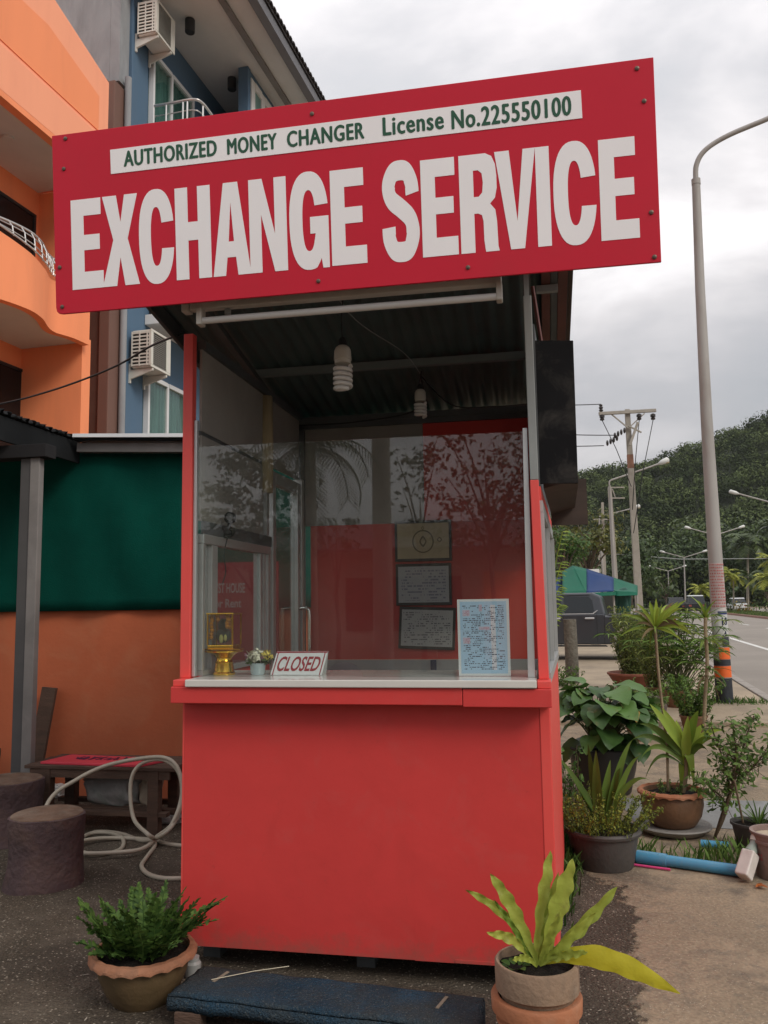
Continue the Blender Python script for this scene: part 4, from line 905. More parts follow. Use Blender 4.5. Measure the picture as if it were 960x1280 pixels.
m_cfl = mat('cfl_white_glass', (0.72, 0.71, 0.68), 0.3, 0.03, 5)
m_cflb = mat('cfl_plastic_base', (0.56, 0.53, 0.46), 0.4, 0.05, 5)
def cfl(label, x, y, ztop, zbase, sc, rzt, turns):
    t = thing('hanging_bulb', label, 'light bulb', (x, y, zbase - 0.2 * sc), 0, 'spiral bulbs hanging under the kiosk roof')
    MB().tube(spline([(x + 0.01, y, ztop), (x - 0.004, y, (ztop + zbase) / 2), (x, y, zbase + 0.06 * sc)], 6), 0.003, 6).build('cord', m_cord, t, smooth=True)
    MB().lathe([(0.014 * sc, 0.075 * sc), (0.022 * sc, 0.06 * sc), (0.024 * sc, 0.012 * sc)], (x, y, zbase), 14).build('socket', m_cord, t, smooth='auto')
    MB().lathe([(0.026 * sc, 0.03 * sc), (0.036 * sc, 0.022 * sc), (0.044 * sc, 0.004 * sc), (0.046 * sc, -0.03 * sc), (0.047 * sc, -0.045 * sc), (0.043 * sc, -0.047 * sc), (0.043 * sc, -0.066 * sc), (0.02 * sc, -0.07 * sc)], (x, y, zbase), 18).build('base', m_cflb, t, smooth='auto')
    sp = [(x + 0.041 * sc * math.cos(a), y + 0.041 * sc * math.sin(a), zbase - 0.078 * sc - a / (2 * math.pi) * 0.026 * sc) for a in np.linspace(0, 2 * math.pi * turns, int(20 * turns))]
    MB().tube(sp, 0.0115 * sc, 8).build('spiral_tube', m_cfl, t, smooth='auto')
cfl('large spiral bulb hanging from the middle of the kiosk roof front', -0.886, 3.70, rz(3.70), 2.735, 0.90, 0, 4.9)
cfl('small spiral bulb hanging behind the middle purlin', -0.648, 4.6, rz(4.6), 2.745, 0.72, 0, 4.2)
def cable(label, pts, r, nm='cable', mt=None, n=8):
    o = MB().tube(spline(pts, n), r, 6).build(nm, mt or m_cord, smooth=True, base=pts[0]); tag(o, label, 'cable'); return o
cable('black cable sagging under the kiosk roof along the back beam', [(-1.5, 5.05, 2.70), (-1.1, 4.95, 2.68), (-0.7, 4.85, 2.715), (-0.645, 4.62, 2.86)], 0.005)
cable('black cable looping from the small bulb to the right post', [(-0.645, 4.6, 2.85), (-0.45, 4.4, 2.62), (-0.2, 4.0, 2.50), (-0.03, FY + 0.04, 2.40)], 0.004)
cable('thin grey wire running along the roof sheets to the small bulb', [(-0.95, 3.25, rz(3.25) - 0.01), (-0.9, 3.9, rz(3.9) - 0.02), (-0.7, 4.3, rz(4.3) - 0.03), (-0.64, 4.55, rz(4.55) - 0.035)], 0.0025, mt=m_pgrey)
c0 = onY(0, 505, 5.0); c1 = onY(108, 473, 4.6); c2 = onY(190, 432, 4.2)
cable('black service cable sagging from the left into the kiosk roof', [onY(-90, 520, 5.4), c0, onY(55, 491, 4.8), c1, onY(150, 455, 4.4), c2, (RXL + 0.06, 3.95, rz(3.95) - 0.03)], 0.006)

# ------------------------------------------------------------------ things on and behind the counter
CZ = 1.2385
def print_mat(name, paper, ink, rows, cols=None, dens=0.52, tint=None, hscale=60):
    mt, t, b = nodes_of(name); n = t.nodes; l = t.links
    tc = n.new('ShaderNodeTexCoord'); sp = n.new('ShaderNodeSeparateXYZ'); l.new(tc.outputs['Generated'], sp.inputs[0])
    def mth(op, a, b_=None, c_=None):
        q = n.new('ShaderNodeMath'); q.operation = op
        for i, w_ in enumerate((a, b_, c_)):
            if w_ is None: continue
            if isinstance(w_, (int, float)): q.inputs[i].default_value = w_
            else: l.new(w_, q.inputs[i])
        return q.outputs[0]
    zr = mth('MULTIPLY', sp.outputs[2], rows); row = mth('FLOOR', zr); fr = mth('FRACT', zr)
    line = mth('COMPARE', fr, 0.5, 0.26)
    cb = n.new('ShaderNodeCombineXYZ'); l.new(mth('MULTIPLY', sp.outputs[0], hscale), cb.inputs[0]); l.new(mth('MULTIPLY', row, 7.31), cb.inputs[1])
    nz = n.new('ShaderNodeTexNoise'); nz.inputs['Scale'].default_value = 1.0; nz.inputs['Detail'].default_value = 1; l.new(cb.outputs[0], nz.inputs[0])
    cb2 = n.new('ShaderNodeCombineXYZ'); l.new(mth('MULTIPLY', sp.outputs[0], 5.0), cb2.inputs[0]); l.new(mth('MULTIPLY', row, 3.7), cb2.inputs[1])
    nz2 = n.new('ShaderNodeTexNoise'); nz2.inputs['Scale'].default_value = 1.0; l.new(cb2.outputs[0], nz2.inputs[0])
    on = mth('MULTIPLY', mth('GREATER_THAN', nz.outputs[0], dens), mth('GREATER_THAN', nz2.outputs[0], 0.47))
    mx_ = mth('MULTIPLY', line, on)
    inx = mth('MULTIPLY', mth('GREATER_THAN', sp.outputs[0], 0.06), mth('LESS_THAN', sp.outputs[0], 0.94))
    inz = mth('MULTIPLY', mth('GREATER_THAN', sp.outputs[2], 0.05), mth('LESS_THAN', sp.outputs[2], 0.95))
    mx_ = mth('MULTIPLY', mx_, mth('MULTIPLY', inx, inz))
    base_col = None
    cm = n.new('ShaderNodeMix'); cm.data_type = 'RGBA'; cm.inputs[6].default_value = c4(paper)
    if tint:
        x0, x1, tcol = tint
        tm_ = mth('MULTIPLY', mth('GREATER_THAN', sp.outputs[0], x0), mth('LESS_THAN', sp.outputs[0], x1)); l.new(mth('MULTIPLY', tm_, mth('MULTIPLY', inx, inz)), cm.inputs[0]); cm.inputs[7].default_value = c4(tcol)
    else: cm.inputs[0].default_value = 0
    m3 = n.new('ShaderNodeMix'); m3.data_type = 'RGBA'; l.new(mx_, m3.inputs[0]); l.new(cm.outputs[2], m3.inputs[6]); m3.inputs[7].default_value = c4(ink)
    l.new(m3.outputs[2], b.inputs['Base Color']); b.inputs['Roughness'].default_value = 0.35
    return mt
# exchange-rate sheet taped inside the glass
RS = thing('rate_sheet', 'pale blue printed exchange rate sheet standing behind the glass', 'sheet', (-0.25, FY + 0.05, CZ))
m_paper = mat('white_paper', (0.72, 0.73, 0.74), 0.5, 0.02, 3)
ry0, ry1 = FY + 0.075, FY + 0.05
def rs(u, v, d): return (-0.3645 + u * 0.220 + 0.002 * v, ry0 + (ry1 - ry0) * v - d, CZ + 0.001 + 0.325 * v)
MB().prism([(0, 0), (1, 0), (1, 1), (0, 1)], rs, 0, 0.002).build('card', m_paper, RS)
MB().prism([(0.05, 0.03), (0.95, 0.03), (0.95, 0.97), (0.05, 0.97)], rs, 0.0021, 0.0026).build('print', print_mat('rate_print', (0.40, 0.58, 0.76), (0.05, 0.06, 0.10), 40, dens=0.47, tint=(0.66, 0.76, (0.70, 0.68, 0.74)), hscale=44), RS)
mk = print_mat('rate_print_red', (0.55, 0.50, 0.62), (0.42, 0.08, 0.12), 8, dens=0.45, hscale=8)
for u0_, u1_, v0_, v1_ in ((0.10, 0.24, 0.78, 0.86), (0.10, 0.24, 0.42, 0.50), (0.41, 0.62, 0.60, 0.64), (0.42, 0.48, 0.84, 0.93)):
    MB().prism([(u0_, v0_), (u1_, v0_), (u1_, v1_), (u0_, v1_)], rs, 0.0027, 0.003).build('print_block', mk, RS)
# closed sign: folded tent card
m_cred = mat('maroon_print', (0.32, 0.015, 0.03), 0.45, 0.03, 2)
CS = thing('closed_sign', 'white folded closed sign standing on the kiosk counter', 'sign', (-1.10, 3.66, CZ))
cx0, cx1, cyf, cyb, ch = -1.222, -0.982, 3.640, 3.715, 0.103
def cs(u, v, d): return (cx0 + (cx1 - cx0) * u + 0.022 * v, cyf + 0.030 * v - d * 0.96, CZ + 0.001 + ch * v + d * 0.25)
MB().prism([(0, 0), (1, 0), (1, 1), (0, 1)], cs, -0.002, 0).build('front_face', m_paper, CS)
MB().hexa([(cx0, cyb, CZ), (cx1, cyb, CZ), (cx1, cyb + 0.002, CZ), (cx0, cyb + 0.002, CZ), (cx0 + 0.022, cyf + 0.033, CZ + ch), (cx1 + 0.022, cyf + 0.033, CZ + ch), (cx1 + 0.022, cyf + 0.035, CZ + ch), (cx0 + 0.022, cyf + 0.035, CZ + ch)]).build('back_face', m_paper, CS)
for pl in ([(0.0, 0.93), (1, 0.93), (1, 0.99), (0, 0.99)], [(0.03, 0), (0.05, 0), (0.05, 0.93), (0.03, 0.93)], [(0.945, 0), (0.965, 0), (0.965, 0.93), (0.945, 0.93)]):
    MB().prism(pl, cs, 0.0002, 0.001).build('border', m_cred, CS)
v, f = text_fill('CLOSED', 0.002, 0.02, 0.18, 1.0)
MB().add(fit(v, 0.09, 0.91, 0.15, 0.78, lambda u, w, d: cs(u, w, 0.0006 + (0.0006 if d > 0 else 0))), f).build('lettering', m_cred, CS)
# golden offering stand with a glass shrine box
m_gold = mat('gold_leaf', (0.85, 0.50, 0.06), 0.22, 0.10, 12, metal=1.0)
m_marig = mat('marigold', (0.75, 0.26, 0.01), 0.7, 0.25, 30, 0.5, 60)
m_drk = mat('dark_figure', (0.02, 0.03, 0.03), 0.5)
GX, GY = -1.452, 3.665
G = thing('offering_stand', 'golden pedestal tray beside the flower vase on the counter', 'stand', (GX, GY, CZ))
prof = [(0.050, 0.0), (0.052, 0.008), (0.045, 0.014), (0.040, 0.05), (0.041, 0.056), (0.036, 0.062), (0.034, 0.075), (0.045, 0.088), (0.062, 0.099), (0.086, 0.104), (0.088, 0.110), (0.06, 0.108)]
MB().lathe(prof, (GX, GY, CZ), 32, lambda r, z, a, i: (r * (1 + 0.02 * math.cos(a * 16)), z)).build('pedestal', m_gold, G, smooth='auto')
MB().box(GX - 0.085, GX + 0.085, GY - 0.03, GY + 0.03, CZ + 0.1125, CZ + 0.118).build('tray', m_gold, G)
SBx = thing('shrine_box', 'small glass shrine box with marigold garlands on the golden stand', 'box', (GX, GY, CZ + 0.118))
bz = CZ + 0.1185
MB().box(GX - 0.062, GX + 0.062, GY - 0.055, GY + 0.055, bz, bz + 0.018).build('base', m_gold, SBx, bevel=0.003)
for dx in (-0.06, 0.06):
    for dy in (-0.053, 0.053): MB().box(GX + dx - 0.003, GX + dx + 0.003, GY + dy - 0.003, GY + dy + 0.003, bz + 0.0185, bz + 0.155).build('edge_bar', m_gold, SBx)
MB().box(GX - 0.066, GX + 0.066, GY - 0.059, GY + 0.059, bz + 0.1555, bz + 0.163).build('lid', m_gold, SBx, bevel=0.002)
MB().box(GX - 0.0565, GX + 0.0565, GY - 0.056, GY - 0.0535, bz + 0.019, bz + 0.155).build('pane', g_side, SBx)
fg = MB(); fg.sphere((GX - 0.005, GY, bz + 0.105), 0.026, 12, 8, (1, 0.8, 1.25)); fg.sphere((GX - 0.005, GY, bz + 0.06), 0.035, 12, 8, (1.1, 0.8, 1)); fg.build('figure', m_drk, SBx, smooth=True)
for px, pz, n_ in ((-0.048, 0.145, 7), (0.03, 0.148, 4), (0.045, 0.13, 3), (-0.02, 0.15, 2)):
    ga = MB()
    for i in range(n_): ga.sphere((GX + px + 0.003 * math.sin(i * 2), GY - 0.038, bz + pz - i * 0.0155), 0.011, 8, 6)
    ga.build('garland', m_marig, SBx, smooth=True)
lo = MB(); lo.sphere((GX + 0.0, GY - 0.04, bz + 0.045), 0.013, 8, 6, (0.8, 0.8, 1.6)); lo.sphere((GX + 0.02, GY - 0.04, bz + 0.05), 0.01, 8, 6, (0.8, 0.8, 1.6)); lo.build('flower_bud', mat('pale_yellow', (0.7, 0.6, 0.2), 0.6), SBx, smooth=True)
# vase of white chrysanthemums
VX, VY = -1.290, 3.665
Vz = thing('flower_vase', 'small vase of white and yellow flowers beside the closed sign', 'vase', (VX, VY, CZ))
MB().lathe([(0.028, 0), (0.032, 0.006), (0.036, 0.05), (0.038, 0.053), (0.033, 0.05), (0.01, 0.045)], (VX, VY, CZ), 20).build('vase', mat('pale_blue_glass', (0.45, 0.55, 0.58), 0.15, 0.05, 4), Vz, smooth='auto')
def bloom(c, r, mt, n_=70):
    C_, D_ = blob_points(c, (r, r, r * 0.85), n_, 0.4); V, Fq = cards(C_, D_ + np.array([0, 0, 0.3]), r * 0.42, 0.5, 0.4); npmesh('bloom', V, Fq, mt, Vz, root=Vz)
m_petw = mat('white_petals', (0.75, 0.73, 0.58), 0.6, 0.1, 30); m_pety = mat('yellow_petals', (0.72, 0.58, 0.12), 0.6, 0.1, 30); m_petp = mat('purple_petals', (0.28, 0.12, 0.18), 0.6, 0.2, 30)
bloom((VX - 0.005, VY - 0.01, CZ + 0.085), 0.038, m_petw, 130); bloom((VX + 0.038, VY, CZ + 0.092), 0.026, m_pety); bloom((VX + 0.055, VY + 0.01, CZ + 0.078), 0.016, m_pety); bloom((VX - 0.045, VY, CZ + 0.08), 0.018, m_petp); bloom((VX + 0.028, VY - 0.025, CZ + 0.072), 0.014, m_petp)
m_leafd = leafmat('dark_leaf', (0.025, 0.055, 0.018), (0.06, 0.11, 0.03))
C_, D_ = blob_points((VX, VY, CZ + 0.062), (0.06, 0.045, 0.022), 70); V, Fq = cards(C_, D_, 0.016, 0.6, 0.45); tag(npmesh('leaves', V, Fq, m_leafd, Vz, root=Vz), kind='stuff')
# framed papers on the back wall
m_frame = mat('black_frame', (0.018, 0.016, 0.015), 0.4)
def framed(label, x0, x1, z0, z1, mt, tilt=0.0, emblem=False):
    t = thing('framed_document', label, 'picture frame', ((x0 + x1) / 2, BY - 0.01, z0), 0, 'framed papers on the back wall of the kiosk')
    def q(u, v, d): return (x0 + (x1 - x0) * u + tilt * v, BY - 0.0065 - d, z0 + (z1 - z0) * v - tilt * u)
    MB().prism([(-0.05, -0.08), (1.05, -0.08), (1.05, 1.08), (-0.05, 1.08)], q, 0, 0.014).build('frame', m_frame, t, bevel=0.002)
    MB().prism([(0, 0), (1, 0), (1, 1), (0, 1)], q, 0.0142, 0.015).build('paper', mt, t)
    if emblem:
        v, f = curve_fill([[sup(0.5, 0.48, 0.21, 0.33, a, 2) for a in np.linspace(0, 6.28, 40)[:-1]], [sup(0.5, 0.48, 0.185, 0.29, a, 2) for a in np.linspace(0, 6.28, 40)[:-1]]], 0.001)
        em = mat('emblem_print', (0.16, 0.13, 0.06), 0.6)
        MB().add([q(p[0], p[1], 0.0155 + p[2]) for p in v], f).build('emblem', em, t)
        for u_, v_, a, b in ((0.5, 0.48, 0.07, 0.16), (0.82, 0.52, 0.05, 0.07), (0.5, 0.86, 0.03, 0.05)):
            v, f = curve_fill([[sup(u_, v_, a, b, w_, 1.4) for w_ in np.linspace(0, 6.28, 24)[:-1]], [sup(u_, v_, a * 0.6, b * 0.6, w_, 1.4) for w_ in np.linspace(0, 6.28, 24)[:-1]]], 0.001)
            MB().add([q(p[0], p[1], 0.0155 + p[2]) for p in v], f).build('emblem', em, t)
framed('framed cream certificate with round emblem, topmost of three frames', -0.895, -0.567, 1.832, 2.055, mat('cream_certificate', (0.50, 0.42, 0.27), 0.6, 0.08, 6), emblem=True)
framed('framed grey printed paper, middle of three frames', -0.893, -0.573, 1.556, 1.782, print_mat('page_a', (0.44, 0.45, 0.47), (0.22, 0.22, 0.28), 12, dens=0.44, hscale=30))
framed('framed white printed list, lowest of three frames', -0.884, -0.562, 1.290, 1.515, print_mat('page_b', (0.46, 0.46, 0.45), (0.15, 0.15, 0.16), 17, dens=0.47, hscale=28), tilt=0.012)
# round camera on the side wall
CM = thing('wall_camera', 'small round black camera on a curved arm above the side window', 'camera', (LX, 3.82, 1.95))
MB().sphere((LX + 0.055, 3.80, 1.978), 0.030, 14, 10).build('head', m_cord, CM, smooth=True)
b_ = MB(); b_.tube([(LX + 0.062, 3.775, 1.978), (LX + 0.068, 3.762, 1.977)], [0.018, 0.016], 14); b_.build('lens', mat('lens_glass', (0.10, 0.10, 0.11), 0.1), CM, smooth='auto')
MB().tube(spline([(LX + 0.05, 3.80, 1.95), (LX + 0.05, 3.81, 1.93), (LX + 0.06, 3.83, 1.915), (LX + 0.045, 3.85, 1.90), (LX + 0.03, 3.84, 1.893), (LX + 0.013, 3.83, 1.892)], 5), 0.010, 8).build('arm', m_cord, CM, smooth=True)
cable('thin black camera cable hanging against the side window', [(LX + 0.03, 3.84, 1.90), (LX + 0.025, 3.80, 1.80), (LX + 0.03, 3.81, 1.72), (LX + 0.022, 3.79, 1.66)], 0.003)
# guest house sign outside the side window, pale post and curtain strip
GS = thing('guest_house_sign', 'dark red guest house board leaning on the wall beyond the side window', 'sign', (-2.35, 6.31, 0.95))
MB().box(-2.66, -2.05, 6.30, 6.32, 0.95, 1.90).build('board', mat('dark_red_board', (0.22, 0.012, 0.02), 0.5, 0.1, 3), GS)
for txt, a, b, z0, z1 in (('GUEST HOUSE', -2.645, -2.325, 1.655, 1.735), ('for Rent', -2.60, -2.355, 1.54, 1.61)):
    v, f = text_fill(txt, 0.002, 0.02); MB().add(fit(v, a, b, z0, z1, lambda u, w, d: (u, 6.2995 - (0.0012 if d > 0 else 0), w)), f).build('lettering', mat('faded_letter', (0.30, 0.24, 0.24), 0.6), GS)
for x in (-2.6, -2.1): MB().box(x, x + 0.03, 6.321, 6.34, 0, 1.8).build('leg', m_steeld, GS)
# ================================================================== LEFT YARD
m_oldwood = mat('dark_old_wood', (0.085, 0.048, 0.032), 0.85, 0.3, 4, 0.4, 40, stretch=(1, 6, 6))
BN = thing('wooden_bench', 'old dark wooden bench against the low orange wall', 'bench', (-3.1, 5.75, 0))
for i, y in enumerate((5.46, 5.575, 5.69, 5.805)):
    MB().box(-3.66 + 0.02 * (i % 2), -2.52 - 0.015 * (i % 2), y, y + 0.105, 0.428, 0.452).build('plank', m_oldwood, BN, bevel=0.004)
for x in (-3.50, -2.68):
    for y in (5.50, 5.82): MB().box(x - 0.04, x + 0.04, y - 0.035, y + 0.035, 0, 0.427).build('leg', m_oldwood, BN, bevel=0.004)
MB().box(-3.62, -2.56, 5.47, 5.49, 0.37, 0.426).build('rail', m_oldwood, BN)
for y in (5.47, 5.57, 5.83): MB().box(-3.62, -2.58, y, y + 0.06, 0.12, 0.15).build('shelf_slat', m_oldwood, BN, bevel=0.003)
# red board with purple brush marks lying on the bench
m_pinkred = mat('faded_red_board', (0.62, 0.045, 0.075), 0.45, 0.08, 3); m_ink = mat('purple_paint', (0.06, 0.012, 0.06), 0.5)
RB = thing('red_board', 'red painted board with purple brush lettering lying on the bench', 'board', (-3.1, 5.6, 0.455))
MB().hexa([(-3.56, 5.50, 0.4535), (-2.78, 5.46, 0.4535), (-2.66, 5.72, 0.4535), (-3.50, 5.80, 0.4535), (-3.56, 5.50, 0.470), (-2.78, 5.46, 0.470), (-2.66, 5.72, 0.470), (-3.50, 5.80, 0.470)]).build('board', m_pinkred, RB, bevel=0.003)
rg = random.Random(5)
for i in range(9):
    x = -3.36 + i * 0.062; b_ = MB()
    for k_ in range(3):
        a = (x + rg.uniform(-.02, .025), 5.60 + rg.uniform(0, .03), .4715); c = (x + rg.uniform(-.02, .03), 5.70 + rg.uniform(-.04, .02), .4715)
        b_.beam(a, c, 0.014, 0.0016)
    b_.build('brush_mark', m_ink, RB)
# garden hose
m_hose = mat('cream_hose', (0.40, 0.355, 0.28), 0.5, 0.08, 6, dirt=(0.25, 0.21, 0.16), dirt_amt=0.4)
def hz(x, y, Y): p = onY(x, y, Y); return (p.x, p.y, max(0.014, p.z))
def hg(x, y, z=0.015): p = gp(x, y, z); return (p.x, p.y, p.z)
hose = [hz(40, 1060, 5.0), hz(62, 1000, 5.15), hz(95, 975, 5.25), hz(130, 958, 5.36), hz(170, 949, 5.40), hz(205, 947, 5.40), hz(222, 960, 5.38), hz(228, 990, 5.35), hz(222, 1020, 5.3), hz(206, 1042, 5.2),
        hg(180, 1051), hg(150, 1042), hg(120, 1040), hg(99, 1050), hg(98, 1063), hg(120, 1069), hg(150, 1062), hg(153, 1048), hg(135, 1041), hg(110, 1043), hg(98, 1055), hg(105, 1066, 0.04), hg(140, 1066, 0.04), hg(175, 1062, 0.04), hg(192, 1050, 0.045),
        hz(185, 1043, 5.15), hz(168, 1025, 5.3), hz(163, 995, 5.36), hz(166, 968, 5.39), hz(180, 953, 5.41), hz(205, 950, 5.41), hz(223, 965, 5.39), hz(227, 995, 5.36), hz(215, 1030, 5.25),
        hg(195, 1047, 0.05), hg(193, 1058), hg(183, 1072), hg(177, 1083), hg(186, 1093), hg(205, 1098), hg(232, 1098)]
o = MB().tube(spline(hose, 9), 0.0135, 8).build('garden_hose', m_hose, smooth=True, base=(-2.9, 5.0, 0)); tag(o, 'cream garden hose coiled on the ground and looped over the bench', 'hose')
o = MB().tube(spline([hg(97, 1052, 0.042), hg(125, 1048, 0.03), hg(160, 1048), hg(190, 1050), hg(210, 1055), hg(245, 1059)], 9), 0.0135, 8).build('garden_hose', m_hose, smooth=True, base=(-2.6, 4.9, 0)); tag(o, 'straight run of cream hose crossing the coil towards the kiosk', 'hose')
# stump stools
m_stump = mat('maroon_painted_concrete', (0.062, 0.036, 0.038), 0.85, 0.3, 5, 0.7, 28, dirt=(0.12, 0.07, 0.05), dirt_amt=0.5, dirt_scale=6)
m_stumpt = mat('worn_brown_top', (0.13, 0.075, 0.048), 0.9, 0.35, 9, 0.5, 40, dirt=(0.24, 0.21, 0.17), dirt_amt=0.6, dirt_scale=5)
def stool(label, c, r, h, seed):
    t = thing('stump_stool', label, 'stool', c, 0, 'maroon concrete stump stools'); ph = seed * 1.7
    def fn(rr, z, a, i): return (rr * (1 + 0.025 * math.sin(3 * a + ph) + 0.02 * math.sin(7 * a + z * 12 + ph) + (0.10 * max(0, math.cos(a + 0.5 + ph)) ** 4 * max(0, 1 - z / (0.55 * h)) if i < 6 else 0) + 0.16 * max(0, math.cos(a + 2.6 + ph)) ** 6 * max(0, 1 - z / (0.3 * h))), z)
    n_ = 9
    MB().lathe([(r * (1.03 - 0.10 * math.sin(math.pi * k / n_) * 0.7), h * k / n_) for k in range(n_)] + [(r * 1.0, h * 0.965), (r * 1.0, h * 0.99), (r * 0.96, h)], c, 40, fn).build('stump', m_stump, t, smooth='auto')
    MB().lathe([(r * 0.955, h + 0.0005), (r * 0.94, h + 0.004)], c, 40, lambda rr, z, a, i: (rr * (1 + 0.025 * math.sin(3 * a + ph)), z)).build('top', m_stumpt, t, smooth='auto')
q = gp(57, 1104); stool('maroon stump stool standing in the open yard before the bench', (q.x, q.y, 0), 0.205, 0.385, 1)
q = gp(8, 1050); stool('maroon stump stool beside the grey canopy post', (q.x, q.y, 0), 0.225, 0.40, 4)
q = gp(-40, 1010); stool('maroon stump stool behind the post-side stool', (q.x, q.y, 0), 0.22, 0.44, 6)
# leaning plank, drum, bag, bottle under bench
lp = MB().hexa([(-4.25, 6.30, 0), (-4.10, 6.28, 0), (-4.10, 6.31, 0), (-4.25, 6.33, 0), (-4.16, 6.42, 0.90), (-4.02, 6.40, 0.89), (-4.02, 6.43, 0.89), (-4.16, 6.45, 0.90)]).build('leaning_plank', m_oldwood, base=(-3.9, 6.3, 0)); tag(lp, 'dark wooden plank leaning on the orange wall beside the post', 'plank')
q = gp(-12, 985); BD = thing('blue_drum', 'blue plastic drum behind the grey canopy post', 'drum', (q.x, q.y, 0))
MB().lathe([(0.24, 0), (0.27, 0.02), (0.28, 0.28), (0.29, 0.30), (0.28, 0.32), (0.28, 0.60), (0.29, 0.62), (0.28, 0.64), (0.27, 0.86), (0.24, 0.89)], (q.x, q.y, 0), 28).build('barrel', mat('blue_plastic', (0.012, 0.045, 0.20), 0.4, 0.1, 3), BD, smooth='auto')
MB().lathe([(0.25, 0.891), (0.25, 0.91), (0.22, 0.915)], (q.x, q.y, 0), 28).build('lid', m_cord, BD, smooth='auto')
# crumpled sack on bench shelf
def sack(label, c, s, mt, nm='sack', cat='sack'):
    bm = bmesh.new(); bmesh.ops.create_icosphere(bm, subdivisions=4, radius=1)
    for v_ in bm.verts:
        p = v_.co; k_ = 1 + 0.10 * math.sin(p.x * 7 + p.z * 5) + 0.07 * math.sin(p.y * 11 + p.z * 9 + 1) + 0.05 * math.sin(p.x * 17)
        e_ = 0.55; f_ = lambda t: math.copysign(abs(t) ** e_, t)
        v_.co = Vector((f_(p.x) * s[0] * k_, f_(p.y) * s[1] * k_, max(-1, f_(p.z)) * s[2] * (1 + 0.06 * math.sin(p.x * 9))))
    lo_ = min(v_.co.z for v_ in bm.verts)
    for v_ in bm.verts: v_.co.z = max(v_.co.z, lo_ * 0.93) - lo_ * 0.93
    me = bpy.data.meshes.new(nm); bm.to_mesh(me); bm.free(); me.materials.append(mt); o = bpy.data.objects.new(nm, me); col.objects.link(o); o.location = c
    fin(o, True); tag(o, label, cat); return o
sack('crumpled grey fertiliser sack on the bench shelf', (-3.07, 5.68, 0.15), (0.21, 0.09, 0.12), mat('grey_sack', (0.20, 0.195, 0.185), 0.6, 0.25, 5, 0.4, 20, dirt=(0.02, 0.07, 0.03), dirt_amt=0.8, dirt_scale=4))
sack('pale paper bag beside the sack on the bench shelf', (-2.80, 5.68, 0.15), (0.075, 0.05, 0.11), mat('tan_paper', (0.34, 0.27, 0.20), 0.7, 0.15, 8), 'paper_bag', 'bag')
sack('small white plastic bag near the bench leg', gp(62, 1000) + Vector((0, 0.1, 0)), (0.06, 0.05, 0.055), mat('white_plastic_bag', (0.55, 0.53, 0.50), 0.5, 0.1, 9), 'plastic_bag', 'bag')
sack('crumpled pale sheet on the ground under the bench', gp(208, 1040) + Vector((-0.1, 0.25, 0)), (0.11, 0.08, 0.03), mat('pale_plastic', (0.35, 0.34, 0.32), 0.5, 0.2, 9), 'plastic_sheet', 'sheet')
jb = MB().lathe([(0.035, 0), (0.037, 0.1), (0.02, 0.13), (0.014, 0.17)], tuple(gp(46, 1003)), 12).build('dark_bottle', m_cord, smooth='auto', base=tuple(gp(46, 1003))); tag(jb, 'dark bottle beside the white plastic bag at the bench end', 'bottle')

# ================================================================== PLANT TOOLS
def frame_dir(az, el): return Vector((math.cos(az) * math.cos(el), math.sin(az) * math.cos(el), math.sin(el)))
def blade(base, az, el, length, width, droop, segs=9, fold=0.3, wave=0.0, wn=3, prof=None, twist=0.0, seed=0, curl=0.0, roll=0.0):
    """one leaf: 5 columns across, follows a drooping mid-rib"""
    prof = prof or (lambda t: min(1, t * 5) ** 0.6 * (1 - t ** 3.0) ** 0.8)
    p = Vector(base); rows = []; e_ = el; a_ = az; st = length / segs; rgn = random.Random(seed)
    for i in range(segs + 1):
        t = i / segs; d = frame_dir(a_, e_); s_ = Vector((-math.sin(a_), math.cos(a_), 0)); n_ = s_.cross(d) * -1
        tw = roll + twist * t; s2 = s_ * math.cos(tw) + n_ * math.sin(tw); n2 = n_ * math.cos(tw) - s_ * math.sin(tw)
        w_ = width / 2 * max(0.02, prof(t))
        wv = wave * math.sin(t * wn * 6.28 + seed); wv2 = wave * math.sin(t * wn * 6.28 + seed + 2.1)
        rows.append([p + s2 * w_ + n2 * (w_ * fold + wv), p + s2 * w_ * 0.5 + n2 * (w_ * fold * 0.35), p, p - s2 * w_ * 0.5 + n2 * (w_ * fold * 0.35), p - s2 * w_ + n2 * (w_ * fold + wv2)])
        p = p + d * st; e_ -= droop / segs; a_ += curl / segs
    return rows
def blade_to(base, tip, w, bow, seed, roll=None, prof=None, segs=12, fold=0.3, wave=0.0):
    """leaf between two points, bowed upwards, its face rolled about the mid-rib"""
    b = Vector(base); d = Vector(tip) - b; dn = d.normalized(); rgn = random.Random(seed * 7 + 1)
    s_ = dn.cross(Vector((0.1, -1, 0.35))); s_.normalize(); n_ = s_.cross(dn)
    ro = rgn.uniform(-0.6, 0.6) if roll is None else roll
    prof = prof or (lambda t: (0.30 + 0.70 * min(1, t * 2.6)) * (1 - t ** 2.8) ** 0.9); rows = []
    for i in range(segs + 1):
        t = i / segs; p = b + d * t + Vector((0, 0, bow * 4 * t * (1 - t) * (0.6 + 0.8 * t))); w_ = w / 2 * max(0.03, prof(t)); a_ = ro + 0.5 * t * math.sin(seed)
        ss = s_ * math.cos(a_) + n_ * math.sin(a_); nn = n_ * math.cos(a_) - s_ * math.sin(a_); wv = wave * math.sin(t * 15 + seed)
        rows.append([p + ss * w_ + nn * (w_ * fold + wv), p + ss * w_ * 0.5 + nn * w_ * fold * 0.4, p, p - ss * w_ * 0.5 + nn * w_ * fold * 0.4, p - ss * w_ + nn * (w_ * fold - wv)])
    return rows
def leaf_obj(rows, mt, parent, nm='leaf'): return MB().grid(rows).build(nm, mt, parent, smooth=True)
